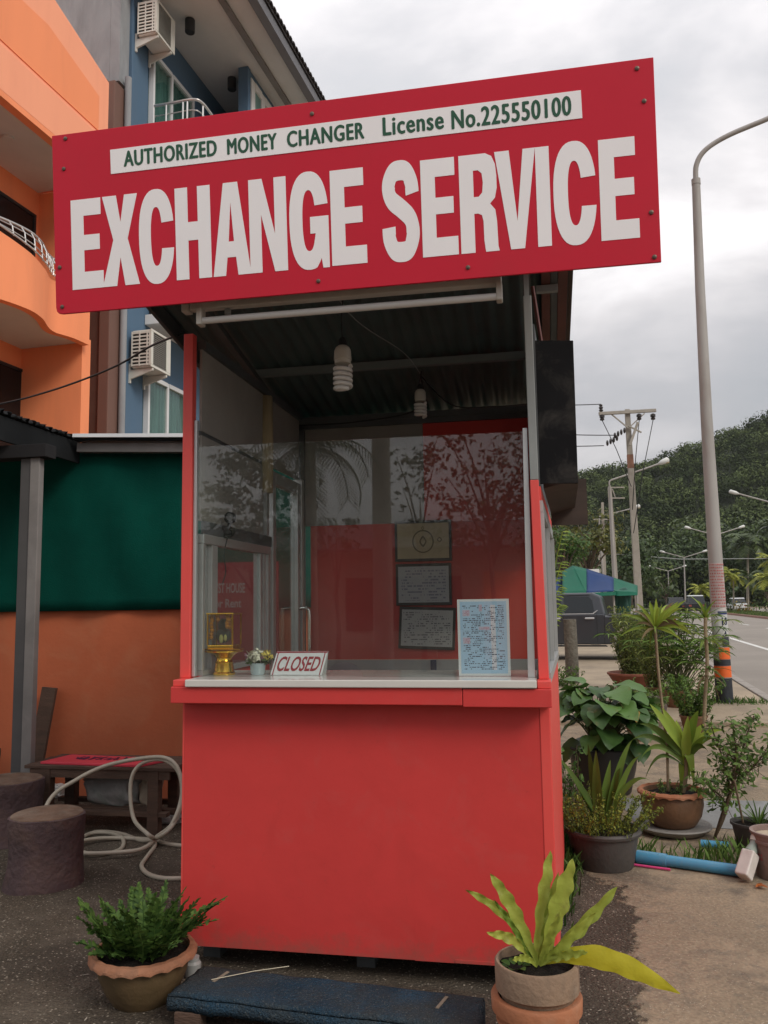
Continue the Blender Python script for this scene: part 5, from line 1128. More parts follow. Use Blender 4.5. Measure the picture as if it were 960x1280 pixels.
heart = lambda t: (math.sin(math.pi * min(1, (t * 0.92 + 0.10)) ** 0.62)) ** 0.75 if t < 1 else 0.02
oval = lambda t: math.sin(math.pi * (0.03 + 0.95 * t)) ** 0.8
m_soil = mat('dark_soil', (0.012, 0.009, 0.007), 0.95, 0.4, 20, 0.9, 60, spec=0.2)
def pot(t, c, prof, mt, soil_r, soil_z, scal=0, n=48, scz=0.0, mrim=None, rim=None):
    def fn(r, z, a, i): return (r, z)
    MB().lathe(prof, c, n, fn, close=True).build('pot', mt, t, smooth='auto')
    if rim:
        def fr(r, z, a, i):
            k_ = abs(math.sin(a * scal / 2)) if scal else 0
            return (r * (1 + 0.02 * k_ * (1 if i in (1, 2) else 0)), z + scz * (k_ - 0.5) * (1 if i in (0, 1) else 0.25))
        MB().lathe(rim, c, 96, fr, close=False).build('rim', mrim or mt, t, smooth='auto')
    sl_ = MB(); rows = []
    for k_ in range(7): rows.append([(c[0] + soil_r * k_ / 6 * math.cos(a), c[1] + soil_r * k_ / 6 * math.sin(a), c[2] + soil_z + 0.006 * math.sin(a * 5 + k_) + 0.01 * (1 - k_ / 6)) for a in np.linspace(0, 2 * math.pi, 33)])
    sl_.grid(rows); sl_.build('soil', m_soil, t, smooth=True)
m_terra = mat('terracotta', (0.36, 0.135, 0.062), 0.8, 0.12, 5, 0.2, 50, dirt=(0.40, 0.26, 0.17), dirt_amt=0.5, dirt_scale=5)
m_terra_rim = mat('rim_terracotta', (0.30, 0.13, 0.068), 0.8, 0.2, 7, 0.3, 50, dirt=(0.16, 0.10, 0.065), dirt_amt=0.6, dirt_scale=9)
m_terra_old = mat('weathered_terracotta', (0.25, 0.165, 0.108), 0.85, 0.2, 4, 0.3, 50, dirt=(0.13, 0.10, 0.075), dirt_amt=0.7, dirt_scale=5, layers=(((0.32, 0.26, 0.20), 6, 0.5, 0.55, 0.7),))
m_glazed = mat('olive_brown_clay', (0.10, 0.066, 0.030), 0.6, 0.25, 5, 0.2, 40, dirt=(0.16, 0.10, 0.05), dirt_amt=0.5, dirt_scale=6)
m_brownclay = mat('brown_clay', (0.17, 0.085, 0.042), 0.6, 0.18, 5, 0.15, 40, dirt=(0.10, 0.06, 0.035), dirt_amt=0.5, dirt_scale=5)
m_greypot = mat('dark_grey_pot', (0.062, 0.056, 0.052), 0.6, 0.18, 5, 0.15, 40, dirt=(0.10, 0.085, 0.07), dirt_amt=0.4)
l_fern = leafmat('fern_leaf', (0.040, 0.095, 0.022), (0.105, 0.185, 0.040), 0.6, 0.25, 0.2)
l_nest = leafmat('birds_nest_leaf', (0.33, 0.40, 0.062), (0.42, 0.47, 0.085), 0.45, 0.30, 0.25, spread=0.15, spots=14)
l_yel = leafmat('yellow_leaf', (0.52, 0.46, 0.03), (0.55, 0.50, 0.04), 0.45, 0.30, 0.25, spread=0.05, spots=10)
l_broad = leafmat('broad_dark_leaf', (0.036, 0.095, 0.022), (0.105, 0.205, 0.048), 0.42, 0.18, 0.35, spots=9)
l_strap = leafmat('strap_leaf', (0.085, 0.155, 0.028), (0.16, 0.25, 0.05), 0.45, 0.25, 0.25)
l_lime = leafmat('lime_leaf', (0.21, 0.34, 0.045), (0.36, 0.46, 0.075), 0.45, 0.3, 0.25)
l_herb = leafmat('yellow_green_herb', (0.14, 0.19, 0.028), (0.30, 0.34, 0.06), 0.5, 0.3, 0.2)
l_mid = leafmat('mid_green_leaf', (0.070, 0.135, 0.028), (0.165, 0.275, 0.06), 0.5, 0.3, 0.2)
l_dry = leafmat('dry_leaf', (0.17, 0.12, 0.06), (0.24, 0.18, 0.09), 0.7, 0.2)
m_stem = mat('green_stem', (0.07, 0.09, 0.03), 0.6, 0.2, 9); m_twig = mat('brown_twig', (0.12, 0.085, 0.05), 0.8, 0.2, 12)
m_cane = mat('dracaena_cane', (0.25, 0.19, 0.115), 0.8, 0.25, 14, 0.3, 40)

# ------------------------------------------------------------------ left front pot with fern
q = gp(174, 1254); c = (q.x, q.y + 0.03, 0); FS = 0.88
T = thing('potted_fern', 'dark green fern in a scalloped terracotta rimmed pot left of the step', 'potted plant', c)
sc88 = lambda pr: [(r_ * FS, z_) for r_, z_ in pr]
pot(T, c, sc88([(0.125, 0), (0.135, 0.008), (0.165, 0.05), (0.195, 0.11), (0.210, 0.165), (0.212, 0.19), (0.20, 0.19), (0.19, 0.14)]), m_glazed, 0.198 * FS, 0.168, 19, scz=0.011, mrim=m_terra_rim,
    rim=sc88([(0.222, 0.166), (0.236, 0.168), (0.236, 0.180), (0.225, 0.196), (0.205, 0.198), (0.197, 0.175)]))
rg = random.Random(21)
for i in range(72):
    a0 = rg.uniform(0, 6.28); rr = rg.uniform(0.01, 0.11); L_ = rg.uniform(0.13, 0.29); el = rg.uniform(0.65, 1.5)
    if i < 3: a0 = 3.3 + 0.2 * i; el = 1.0; L_ = 0.28; rr = 0.09
    if 3 <= i < 8: a0 = rg.uniform(-0.3, 0.5); el = rg.uniform(0.85, 1.15); L_ = 0.31; rr = 0.09
    p = Vector((c[0] + rr * math.cos(a0), c[1] + rr * math.sin(a0) * 0.8, 0.172)); n_ = 22; e_ = el; pts = [p.copy()]; dr = rg.uniform(0.1, 0.8)
    mb = MB(); wv = rg.uniform(0, 6)
    for k_ in range(n_):
        d = frame_dir(a0 + 0.15 * math.sin(k_ * 0.3 + wv), e_); p = p + d * (L_ / n_); e_ -= dr / n_; pts.append(p.copy())
        t = k_ / n_; s_ = Vector((-math.sin(a0), math.cos(a0), 0)); nn = s_.cross(d)
        lw_ = 0.034 * (min(1, t * 3 + 0.25)) * (1 - t ** 3) + 0.004
        for sg_ in (-1, 1):
            dirv = (s_ * sg_ + d * 0.45 + nn * rg.uniform(-0.6, 0.6) + Vector((0, 0, rg.uniform(-.3, .3)))).normalized(); wv_ = d * 0.0068
            mb.add([p - wv_, p + dirv * lw_ * 0.6 - wv_ * 1.1, p + dirv * lw_, p + dirv * lw_ * 0.55 + wv_ * 1.1, p + wv_], [(0, 1, 2, 3, 4)])
    mb.tube(pts, 0.0022, 4, caps=False)
    mb.build('frond', l_fern, T)

# ------------------------------------------------------------------ right front: two stacked pots and a bird's nest fern
c = (-0.068, 2.985, 0)
T = thing('terracotta_pot', 'plain terracotta pot holding the paler fern pot at the kiosk corner', 'pot', c)
MB().lathe([(0.105, 0), (0.108, 0.005), (0.132, 0.16), (0.136, 0.195), (0.150, 0.198), (0.152, 0.238), (0.148, 0.245), (0.1285, 0.245), (0.122, 0.18), (0.10, 0.03)], c, 48).build('pot', m_terra, T, smooth='auto')
MB().lathe([(0.1335, 0.160), (0.1365, 0.163), (0.1365, 0.168), (0.1345, 0.171)], c, 48, close=False).build('band', m_terra, T, smooth='auto')
c = (-0.064, 2.985, 0.13)
T = thing('potted_nest_fern', "yellow green bird's nest fern in a pale clay pot stacked inside another", 'potted plant', c)
pot(T, c, [(0.10, 0.0), (0.105, 0.006), (0.124, 0.12), (0.128, 0.128), (0.1395, 0.134), (0.1405, 0.215), (0.136, 0.222), (0.128, 0.222), (0.124, 0.17)], m_terra_old, 0.126, 0.195)
def nest(target_px, Yt, w, bend, seed, mt=l_nest, base=(-0.060, 2.985, 0.328), wave=0.007, prof=None, twist=0.0, fold=0.35, L_k=1.0):
    """leaf from the rosette to a tip point, bowed by bend"""
    tip = onY(target_px[0], target_px[1], Yt); b = Vector(base) + Vector((random.Random(seed).uniform(-.015, .015), random.Random(seed + 9).uniform(-.015, .015), 0))
    d = tip - b; nseg = 30; hor = Vector((d.x, d.y, 0)); side_ = Vector((-d.y, d.x, 0)); side_ = side_.normalized() if side_.length > 1e-3 else Vector((1, 0, 0))
    dn = d.normalized(); upn = side_.cross(dn); upn = upn if upn.z > 0 else -upn
    # face blades towards the viewer
    vw = Vector((0.15, -1, 0.25)); s2 = dn.cross(vw).normalized(); n2 = s2.cross(dn)
    rows = []
    prof = prof or (lambda t: (0.22 + 0.78 * min(1, t * 2.0) ** 0.9) * (1 - t ** 5) ** 0.7)
    for i in range(nseg + 1):
        t = i / nseg; p = b + d * t + (Vector((0, 0, 1)) * bend * math.sin(math.pi * t ** 0.85)) ; w_ = w / 2 * max(0.03, prof(t))
        ss = s2 * math.cos(twist * t) + n2 * math.sin(twist * t)
        a_ = wave * math.sin(t * 34 + seed) * min(1, t * 2); b2 = wave * math.sin(t * 31 + seed * 2 + 1) * min(1, t * 2)
        k1 = 1 + (0.16 if wave > 0.004 else 0.06) * math.sin(t * 33 + seed); k2 = 1 + (0.16 if wave > 0.004 else 0.06) * math.sin(t * 27 + seed * 3)
        rows.append([p + ss * w_ * k1 + n2 * (w_ * fold + a_), p + ss * w_ * 0.5 + n2 * w_ * fold * 0.4, p, p - ss * w_ * 0.5 + n2 * w_ * fold * 0.4, p - ss * w_ * k2 + n2 * (w_ * fold + b2)])
    return leaf_obj(rows, mt, T)
nest((688, 1063), 3.05, 0.045, 0.01, 1); nest((716, 1074), 2.99, 0.062, 0.012, 2); nest((772, 1108), 2.99, 0.042, -0.015, 3); nest((745, 1140), 2.93, 0.032, -0.01, 4)
nest((613, 1092), 2.98, 0.045, 0.03, 5); nest((582, 1112), 2.96, 0.030, 0.045, 6); nest((617, 1124), 2.94, 0.018, 0.01, 7, mt=l_lime); nest((609, 1166), 2.92, 0.034, 0.035, 8); nest((700, 1140), 2.90, 0.03, 0, 9)
nest((698, 1090), 3.03, 0.035, 0.0, 10); nest((640, 1200), 2.90, 0.025, 0.02, 12)
nest((850, 1242), 2.83, 0.068, 0.062, 11, mt=l_yel, wave=0.003, prof=lambda t: (0.16 + 0.84 * min(1, t * 2.6)) * (1 - max(0, (t - 0.55) / 0.45) ** 2.2 * 0.97), fold=-0.15)
nest((735, 1190), 2.90, 0.03, 0.01, 13)
for i in range(7):
    a = i * 0.9; leaf_obj(blade((-0.135 + 0.02 * math.cos(a), 2.965 + 0.02 * math.sin(a), 0.33), a, 0.5, 0.035, 0.03, 0.6, 5, prof=oval), l_fern, T, 'seedling_leaf')

# ------------------------------------------------------------------ carpeted step
m_carpet = mat('blue_worn_carpet', (0.024, 0.054, 0.085), 0.95, 0.35, 6, 1.0, 120, spec=0.1, dirt=(0.050, 0.056, 0.056), dirt_amt=1.0, dirt_scale=4, fine=0.6, layers=(((0.046, 0.050, 0.050), 1.6, 0.9, 0.40, 0.58),), specks=((0.10, 0.11, 0.11), 160, 0.6))
ST = thing('blue_step', 'step board covered with worn blue carpet before the kiosk', 'step', (-0.84, 3.13, 0))
sa = [Vector((-1.425, 3.055, 0)), Vector((-0.25, 2.97, 0)), Vector((-0.265, 3.215, 0)), Vector((-1.392, 3.31, 0))]
rows = []
for j in range(15):
    tj = j / 14; rw = []
    for i in range(61):
        ti = i / 60; p = sa[0].lerp(sa[1], ti).lerp(sa[3].lerp(sa[2], ti), tj)
        ed = min(tj, 1 - tj, ti * 3, (1 - ti) * 3); rnd = 0.007 * max(0, 1 - ed / 0.06) ** 2
        rw.append((p.x + 0.004 * math.sin(tj * 20), p.y + 0.003 * math.sin(ti * 31), 0.118 - rnd + 0.0015 * math.sin(ti * 9 + tj * 3) + 0.0008 * math.sin(ti * 37 + tj * 11)))
    rows.append(rw)
MB().grid(rows).build('carpet', m_carpet, ST, smooth=True, solid=0.008)
def drop(rw, nm):
    lo_ = [[(x, y, z - 0.004) for x, y, z in rw], [(x * 1.0, y - 0.004, z - 0.028) for x, y, z in rw], [(x, y, z - 0.050 - 0.002 * math.sin(i * 0.9) - 0.002 * math.sin(i * 2.3)) for i, (x, y, z) in enumerate(rw)]]
    MB().grid(lo_).build(nm, m_carpet, ST, smooth=True, solid=0.006)
drop(rows[0], 'carpet_edge'); drop([r_[0] for r_ in rows], 'carpet_edge'); drop([r_[-1] for r_ in rows], 'carpet_edge')
ins = [p + (Vector((-0.84, 3.14, 0)) - p) * 0.03 for p in sa]
MB().hexa([p + Vector((0, 0, 0.062)) for p in ins] + [p + Vector((0, 0, 0.102)) for p in ins]).build('board', m_oldwood, ST)
for i in (0, 1, 2, 3):
    p = ins[i] + (Vector((-0.84, 3.14, 0)) - ins[i]) * 0.12; MB().box(p.x - 0.05, p.x + 0.05, p.y - 0.03, p.y + 0.03, 0, 0.0615).build('foot', m_oldwood, ST)
m_tan = mat('worn_canvas', (0.20, 0.165, 0.12), 0.9, 0.2, 30)
for u_, v_ in ((0.10, 0.62), (0.86, 0.60)):
    p = sa[0].lerp(sa[1], u_).lerp(sa[3].lerp(sa[2], u_), v_); MB().beam(p + Vector((0.0, -0.04, 0.1235)), p + Vector((0.025, 0.05, 0.1245)), 0.012, 0.003).build('worn_patch', m_tan, ST)
stw = MB().tube([Vector((-1.30, 3.17, 0.128)), Vector((-1.16, 3.26, 0.131)), Vector((-1.04, 3.33, 0.128))], 0.0016, 5).build('straw', mat('straw', (0.5, 0.45, 0.33), 0.6), base=(-1.2, 3.2, 0.128)); tag(stw, 'thin dry straw lying across the blue step', 'straw')
# items glimpsed under the kiosk: small jar
jr = MB().lathe([(0.03, 0), (0.033, 0.01), (0.033, 0.06), (0.025, 0.07), (0.025, 0.085)], (-1.50, 3.46, 0), 16).build('glass_jar', mat('dull_glass', (0.30, 0.30, 0.29), 0.2), smooth='auto', base=(-1.50, 3.46, 0)); tag(jr, 'small glass jar under the kiosk front corner by the fern', 'jar')
# scattered debris on the yard
rg = random.Random(77); V_, F_ = [], []
db = MB()
for i in range(260):
    x, y = rg.uniform(-3.2, 0.25), rg.uniform(2.6, 5.5)
    if -1.6 < x < 0.05 and y > 3.45: continue
    s_ = rg.uniform(0.003, 0.010); a = rg.uniform(0, 6.28); d = Vector((math.cos(a), math.sin(a), 0)) * s_ * rg.uniform(0.8, 2.2); e_ = Vector((-math.sin(a), math.cos(a), 0)) * s_ * 0.5; z = 0.0065 + rg.uniform(0, .003)
    p = Vector((x, y, z)); db.add([p - d, p + e_, p + d + Vector((0, 0, 0.002)), p - e_], [(0, 1, 2, 3)])
o = db.build('leaf_litter', mat('dry_litter', (0.27, 0.235, 0.19), 0.9, 0.4, 3)); tag(o, 'tiny dry leaf scraps and grit scattered on the yard', 'litter', kind='stuff')
# ================================================================== RIGHT-HAND GARDEN
def herb_mass(T, c, rx, ry, z0, h, n_, size, mt, nm='foliage', stems=30, seed=0, lean=0.3, taper=0.6, msk=None):
    """upright stems with small leaves spread along them, one loose mass"""
    rs_ = np.random.RandomState(seed); mb = MB(); P_, D_ = [], []
    for i in range(stems):
        a = rs_.uniform(0, 6.28); rr = math.sqrt(rs_.rand()); b = Vector((c[0] + rx * taper * rr * math.cos(a), c[1] + ry * taper * rr * math.sin(a), z0))
        tip = b + Vector((lean * rx * math.cos(a) * rr + rs_.normal(0, 0.1) * rx, lean * ry * math.sin(a) * rr + rs_.normal(0, 0.1) * ry, h * rs_.uniform(0.55, 1.05)))
        md = b.lerp(tip, 0.5) + Vector((rs_.normal(0, .04) * rx, rs_.normal(0, .04) * ry, 0))
        pts = spline([b, md, tip], 5); mb.tube(pts, [0.004 * (1 - 0.7 * k_ / len(pts)) for k_ in range(len(pts))], 4, caps=False)
        for k_ in range(n_ // stems):
            t = rs_.uniform(0.15, 1); p = pts[min(len(pts) - 1, int(t * len(pts)))]; d = rs_.normal(0, 1, 3); d /= np.linalg.norm(d)
            P_.append(np.array(p) + d * size * 1.1); D_.append(d + np.array([0, 0, 0.5]))
    mb.build('stems', msk or m_stem, T)
    V, Fq = cards(np.array(P_), np.array(D_), size, 0.5, 0.42); o = npmesh(nm, V, Fq, mt, T, root=T); o['kind'] = 'stuff'
# grey pot: yellow-green herbs with strap leaves
q = gp(755, 1081); c = (q.x, q.y, 0)
T = thing('potted_herbs', 'dark grey pot of fine yellow green herbs and long strap leaves', 'potted plant', c)
pot(T, c, [(0.165, 0), (0.17, 0.008), (0.195, 0.13), (0.205, 0.185), (0.222, 0.19), (0.226, 0.205), (0.22, 0.217), (0.205, 0.217), (0.198, 0.17)], m_greypot, 0.20, 0.19)
herb_mass(T, c, 0.29, 0.26, 0.19, 0.23, 5200, 0.0105, l_herb, stems=130, seed=4, taper=0.80, lean=0.5)
for i, (px, w, dr) in enumerate((((697, 945), 0.035, 0.25), ((708, 960), 0.03, 0.2), ((735, 930), 0.045, 0.2), ((745, 938), 0.05, 0.15), ((763, 950), 0.04, 0.25), ((790, 925), 0.042, 0.9), ((800, 945), 0.035, 1.0), ((775, 960), 0.04, 0.5), ((722, 985), 0.035, 0.3), ((812, 975), 0.028, 1.2))):
    tip = onY(px[0], px[1], c[1] - 0.05 + 0.03 * (i % 3)); b = Vector((c[0] + 0.02 * math.cos(i), c[1] + 0.02 * math.sin(i * 2), 0.20)); d = tip - b
    leaf_obj(blade_to(b, tip, w * 1.4, dr * 0.07, i), l_strap, T)
# brown scalloped pot on a grey dish: lime rosette and tall cane
q = gp(842, 1040); c = (q.x, q.y, 0)
o = MB().lathe([(0.17, 0), (0.20, 0.01), (0.235, 0.035), (0.25, 0.05), (0.245, 0.058), (0.23, 0.056), (0.20, 0.045), (0.02, 0.045)], c, 40).build('grey_dish', mat('grey_clay_dish', (0.25, 0.235, 0.215), 0.85, 0.15, 6, 0.3, 40), smooth='auto', base=c); tag(o, 'shallow grey clay dish under the brown scalloped pot', 'dish')
c = (q.x, q.y, 0.047)
T = thing('potted_dracaena', 'lime green dracaena with one tall cane in a brown scalloped pot', 'potted plant', c)
pot(T, c, [(0.13, 0), (0.145, 0.008), (0.185, 0.07), (0.202, 0.14), (0.20, 0.20), (0.195, 0.225), (0.185, 0.225), (0.18, 0.18)], m_brownclay, 0.185, 0.20, 18, scz=0.014, mrim=m_terra, rim=[(0.208, 0.205), (0.220, 0.209), (0.220, 0.222), (0.209, 0.236), (0.195, 0.238), (0.186, 0.212)])
b0 = onY(838, 985, c[1]); cane = [(c[0] + 0.07, c[1], 0.24), tuple(onY(858, 965, c[1])), tuple(onY(856, 940, c[1]))]
MB().tube(spline(cane, 4), 0.014, 8).build('cane', m_cane, T, smooth=True)
top = Vector(cane[-1])
for i, (px, w, dr) in enumerate((((812, 880), 0.06, 0.15), ((828, 885), 0.055, 0.1), ((838, 895), 0.05, 0.1), ((873, 888), 0.055, 0.3), ((880, 905), 0.045, 0.4), ((908, 915), 0.040, 1.1), ((897, 925), 0.04, 0.9), ((800, 905), 0.04, 0.8), ((790, 925), 0.035, 1.1), ((868, 985), 0.05, 2.0), ((862, 975), 0.05, 1.8), ((845, 900), 0.05, 0.1), ((888, 945), 0.035, 1.4), ((800, 950), 0.03, 1.6), ((815, 925), 0.04, 0.7), ((860, 895), 0.05, 0.1), ((806, 975), 0.028, 1.9), ((852, 1000), 0.04, 2.3))):
    tip = onY(px[0], px[1], c[1] - 0.06 + 0.05 * (i % 3)); d = tip - top; az = math.atan2(d.y, d.x); el = math.atan2(d.z, math.hypot(d.x, d.y))
    leaf_obj(blade_to(top + Vector((0, 0, -0.006 * i)), tip, w * 1.45, dr * 0.06, i), l_lime if i not in (7, 8, 12, 13, 16) else l_strap, T)
tall = [(c[0] - 0.02, c[1] + 0.02, 0.24), tuple(onY(834, 940, c[1] + 0.02)), tuple(onY(830, 900, c[1] + 0.02)), tuple(onY(824, 850, c[1] + 0.02)), tuple(onY(820, 800, c[1] + 0.02)), tuple(onY(819, 785, c[1] + 0.02))]
MB().tube(spline(tall, 5), 0.0095, 8).build('cane', m_cane, T, smooth=True)
top = Vector(tall[-1])
for i, (px, w, dr) in enumerate((((820, 748), 0.030, 0.1), ((812, 752), 0.026, 0.3), ((828, 755), 0.026, 0.2), ((838, 762), 0.024, 0.7), ((848, 752), 0.026, 0.3), ((858, 750), 0.024, 0.5), ((868, 798), 0.024, 1.5), ((784, 772), 0.020, 0.9), ((776, 768), 0.018, 0.6), ((800, 765), 0.020, 0.4), ((862, 790), 0.022, 1.6), ((806, 800), 0.018, 2.2), ((850, 785), 0.03, 1.2), ((855, 775), 0.02, 1.0), ((812, 820), 0.016, 2.4))):
    tip = onY(px[0], px[1], c[1] - 0.05 + 0.05 * (i % 3)); d = tip - top; az = math.atan2(d.y, d.x); el = math.atan2(d.z, math.hypot(d.x, d.y))
    leaf_obj(blade_to(top, tip, w * 1.5, dr * 0.035, i), (l_lime, l_herb, l_dry)[0 if i < 8 else (1 if i % 3 else 2)], T)
for i in range(22):
    a = i * 2.4; tip = top + frame_dir(a, 0.9 - 1.5 * i / 22) * (0.22 + 0.05 * math.sin(i * 3)); leaf_obj(blade_to(top, tip, 0.022, 0.03, i + 40), l_lime if i % 4 else l_dry, T)
herb_mass(T, c, 0.13, 0.12, 0.235, 0.10, 300, 0.010, l_mid, stems=20, seed=9)
# large-leaf plant in a black pot
q = gp(756, 990); c = (q.x, q.y, 0)
T = thing('potted_broadleaf', 'bushy plant with large glossy heart leaves in a black pot', 'potted plant', c)
pot(T, c, [(0.20, 0), (0.21, 0.01), (0.255, 0.2), (0.275, 0.33), (0.28, 0.36), (0.27, 0.37), (0.255, 0.36), (0.25, 0.3)], mat('black_pot', (0.022, 0.019, 0.018), 0.5, 0.2, 5), 0.25, 0.33)
rg = random.Random(13); lc = Vector((c[0] + 0.02, c[1] - 0.05, 0.64))
for i in range(120):
    a = rg.uniform(0, 6.28); v_ = rg.uniform(-0.98, 1.0) if i > 30 else rg.uniform(0.1, 1.0)
    d = Vector((math.cos(a) * math.sqrt(max(0, 1 - v_ * v_)), math.sin(a) * math.sqrt(max(0, 1 - v_ * v_)) - (0.25 if i % 2 else 0), v_))
    k_ = rg.uniform(0.55, 1.0); p = lc + Vector((d.x * 0.36 * k_, d.y * 0.32 * k_, d.z * (0.27 if d.z > 0 else 0.36) * k_))
    s_ = rg.uniform(0.13, 0.23); az = math.atan2(d.y - 0.35, d.x) + rg.uniform(-0.6, 0.6); el = rg.uniform(-0.95, -0.05) + 0.35 * d.z
    b = Vector((c[0] + d.x * 0.05, c[1] + d.y * 0.05, 0.36)); lst = MB().tube(spline([b, b.lerp(p, 0.5) + Vector((0, 0, 0.05)), p], 4), 0.004, 5, caps=False)
    lf = leaf_obj(blade(p, az, el + 0.25, s_, s_ * 0.98, 0.6, 8, 0.16, 0.006, 2, heart, seed=i, roll=rg.uniform(-0.45, 0.45)), l_broad if i != 40 else leafmat('ochre_leaf', (0.30, 0.19, 0.03), (0.32, 0.22, 0.04)), T)
    lst.build('stalk', m_stem, lf, smooth=True)
    # slightly pointed tips already in the profile
p = onY(822, 905, c[1] - 0.2)
# leaning citrus shrub by the pipe
def shrub(name, label, stems_px, Y, leaf_s, n_leaf, mt, seed, cat='shrub', r=0.009, group=None, spread=0.10):
    b = gp(*stems_px[0][0]); T = thing(name, label, cat, (b.x, b.y, 0), 0, group); rs_ = np.random.RandomState(seed); mb = MB(); P_, D_ = [], []
    for st in stems_px:
        base = gp(*st[0]); pts = [base] + [onY(x, y, base.y + rs_.normal(0, 0.05)) for x, y in st[1:]]; pts = spline(pts, 6)
        mb.tube(pts, [r * (1 - 0.7 * k_ / len(pts)) for k_ in range(len(pts))], 6)
        for k_ in range(n_leaf):
            t = rs_.uniform(0.35, 1.0); p = np.array(pts[min(len(pts) - 1, int(t * len(pts)))]); d = rs_.normal(0, 1, 3); d /= np.linalg.norm(d); q_ = p + d * rs_.uniform(0.02, spread) * (0.6 + 0.6 * math.sin(t * 3.1))
            P_.append(q_); D_.append(d * 0.5 + np.array([0, -0.3, 0.8]))
            if k_ % 3 == 0: mb.tube([p, q_], 0.0018, 4, caps=False)
    mb.build('stem', m_twig, T, smooth=True)
    P_ = np.array(P_); D_ = np.array(D_)
    V, Fq = cards(P_, D_, leaf_s, 0.5, 0.42); o = npmesh('foliage', V, Fq, mt, T, root=T); o['kind'] = 'stuff'
    return T
shrub('citrus_shrub', 'thin leafy shrub leaning up beside the short blue pipe', [[(893, 1048), (912, 1000), (905, 955), (888, 905)], [(893, 1048), (914, 990), (930, 930), (942, 895)], [(893, 1048), (915, 985), (945, 955), (965, 925)], [(893, 1048), (908, 1010), (890, 985), (872, 975)], [(893, 1048), (915, 980), (920, 940), (915, 905)]], 0, 0.026, 190, l_mid, 3, spread=0.12)
# small black pot at the right with grass plant and a bare leaning stem
q = gp(942, 1062); c = (q.x, q.y, 0)
T = thing('potted_grass', 'small black pot with grassy tuft and a leaning bare stem', 'potted plant', c)
pot(T, c, [(0.085, 0), (0.09, 0.005), (0.118, 0.15), (0.128, 0.152), (0.128, 0.168), (0.118, 0.168), (0.11, 0.13)], m_greypot, 0.112, 0.15)
for i in range(26):
    a = i * 2.4; leaf_obj(blade((c[0] + 0.04 + 0.02 * math.cos(a), c[1] + 0.02 * math.sin(a), 0.15), a, 1.0 + 0.4 * math.sin(i * 1.7), 0.16 + 0.06 * math.sin(i), 0.011, 0.7, 6, 0.3, seed=i), l_mid, T)
MB().tube(spline([(c[0] - 0.05, c[1], 0.15), tuple(onY(925, 1010, c[1])), tuple(onY(918, 975, c[1]))], 5), 0.007, 6).build('stem', m_twig, T, smooth=True)
# pipes, stick, bottle, bucket
m_pvc = mat('blue_pvc', (0.06, 0.27, 0.45), 0.4, 0.08, 5, dirt=(0.16, 0.25, 0.30), dirt_amt=0.5, dirt_scale=6)
a = gp(770, 1067, 0.034); b = gp(928, 1089, 0.034)
PP = thing('water_pipe', 'long light blue plastic pipe with a coupling lying by the pots', 'pipe', (a.x, a.y, 0))
MB().tube([a, b], 0.032, 18).build('pipe', m_pvc, PP, smooth='auto'); d = (b - a)
MB().tube([a + d * 0.18, a + d * 0.42], 0.038, 18).build('coupling', m_pvc, PP, smooth='auto')
a = gp(876, 1054, 0.03); b = gp(912, 1057, 0.03); o = MB().tube([a, b], 0.022, 14).build('short_pipe', m_pvc, smooth='auto', base=tuple(a)); tag(o, 'short light blue pipe stub in the weeds behind the long pipe', 'pipe')
a = gp(786, 1080, 0.01); b = gp(838, 1087, 0.01); o = MB().tube([a, b], 0.007, 8).build('pink_stick', mat('pink_plastic', (0.62, 0.05, 0.20), 0.5), smooth='auto', base=tuple(a)); tag(o, 'thin pink plastic stick in front of the blue pipe', 'stick')
q = gp(932, 1101); u = Vector((0.42, 0.48, 0.76)).normalized()
BT = thing('plastic_bottle', 'dirty white square plastic bottle lying by the pipe end', 'bottle', (q.x, q.y, 0))
bc = Vector((q.x - 0.02, q.y - 0.04, 0.030)); b_ = MB(); b_.beam(bc, bc + u * 0.15, 0.075, 0.075); b_.build('body', mat('dirty_white_plastic', (0.62, 0.57, 0.53), 0.5, 0.12, 9, dirt=(0.33, 0.25, 0.20), dirt_amt=0.6, dirt_scale=8), BT, bevel=0.010, bseg=3)
b_ = MB(); b_.tube([bc + u * 0.151, bc + u * 0.18, bc + u * 0.19, bc + u * 0.215], [0.034, 0.026, 0.02, 0.02], 14); b_.build('neck', mat('grey_green_plastic', (0.26, 0.30, 0.26), 0.5), BT, smooth='auto')
MB().tube([bc + u * 0.2155, bc + u * 0.245], 0.024, 14).build('cap', mat('off_white_cap', (0.58, 0.56, 0.50), 0.5), BT, smooth='auto')
q = gp(975, 1096); c = (q.x, q.y, 0); BK = thing('paint_bucket', 'weathered paint bucket with faded red print at the pipe end', 'bucket', c)
m_buck = mat('faded_bucket', (0.24, 0.17, 0.15), 0.7, 0.2, 6, 0.2, 40, dirt=(0.38, 0.31, 0.26), dirt_amt=0.6, dirt_scale=5)
MB().lathe([(0.115, 0), (0.12, 0.006), (0.135, 0.19), (0.142, 0.193), (0.142, 0.205), (0.136, 0.208), (0.137, 0.235), (0.144, 0.238), (0.144, 0.25), (0.128, 0.25), (0.122, 0.06)], c, 36).build('pail', m_buck, BK, smooth='auto')
MB().lathe([(0.126, 0.22), (0.01, 0.222)], c, 30).build('filling', mat('pale_residue', (0.42, 0.34, 0.25), 0.8, 0.2, 9), BK)
b_ = MB()
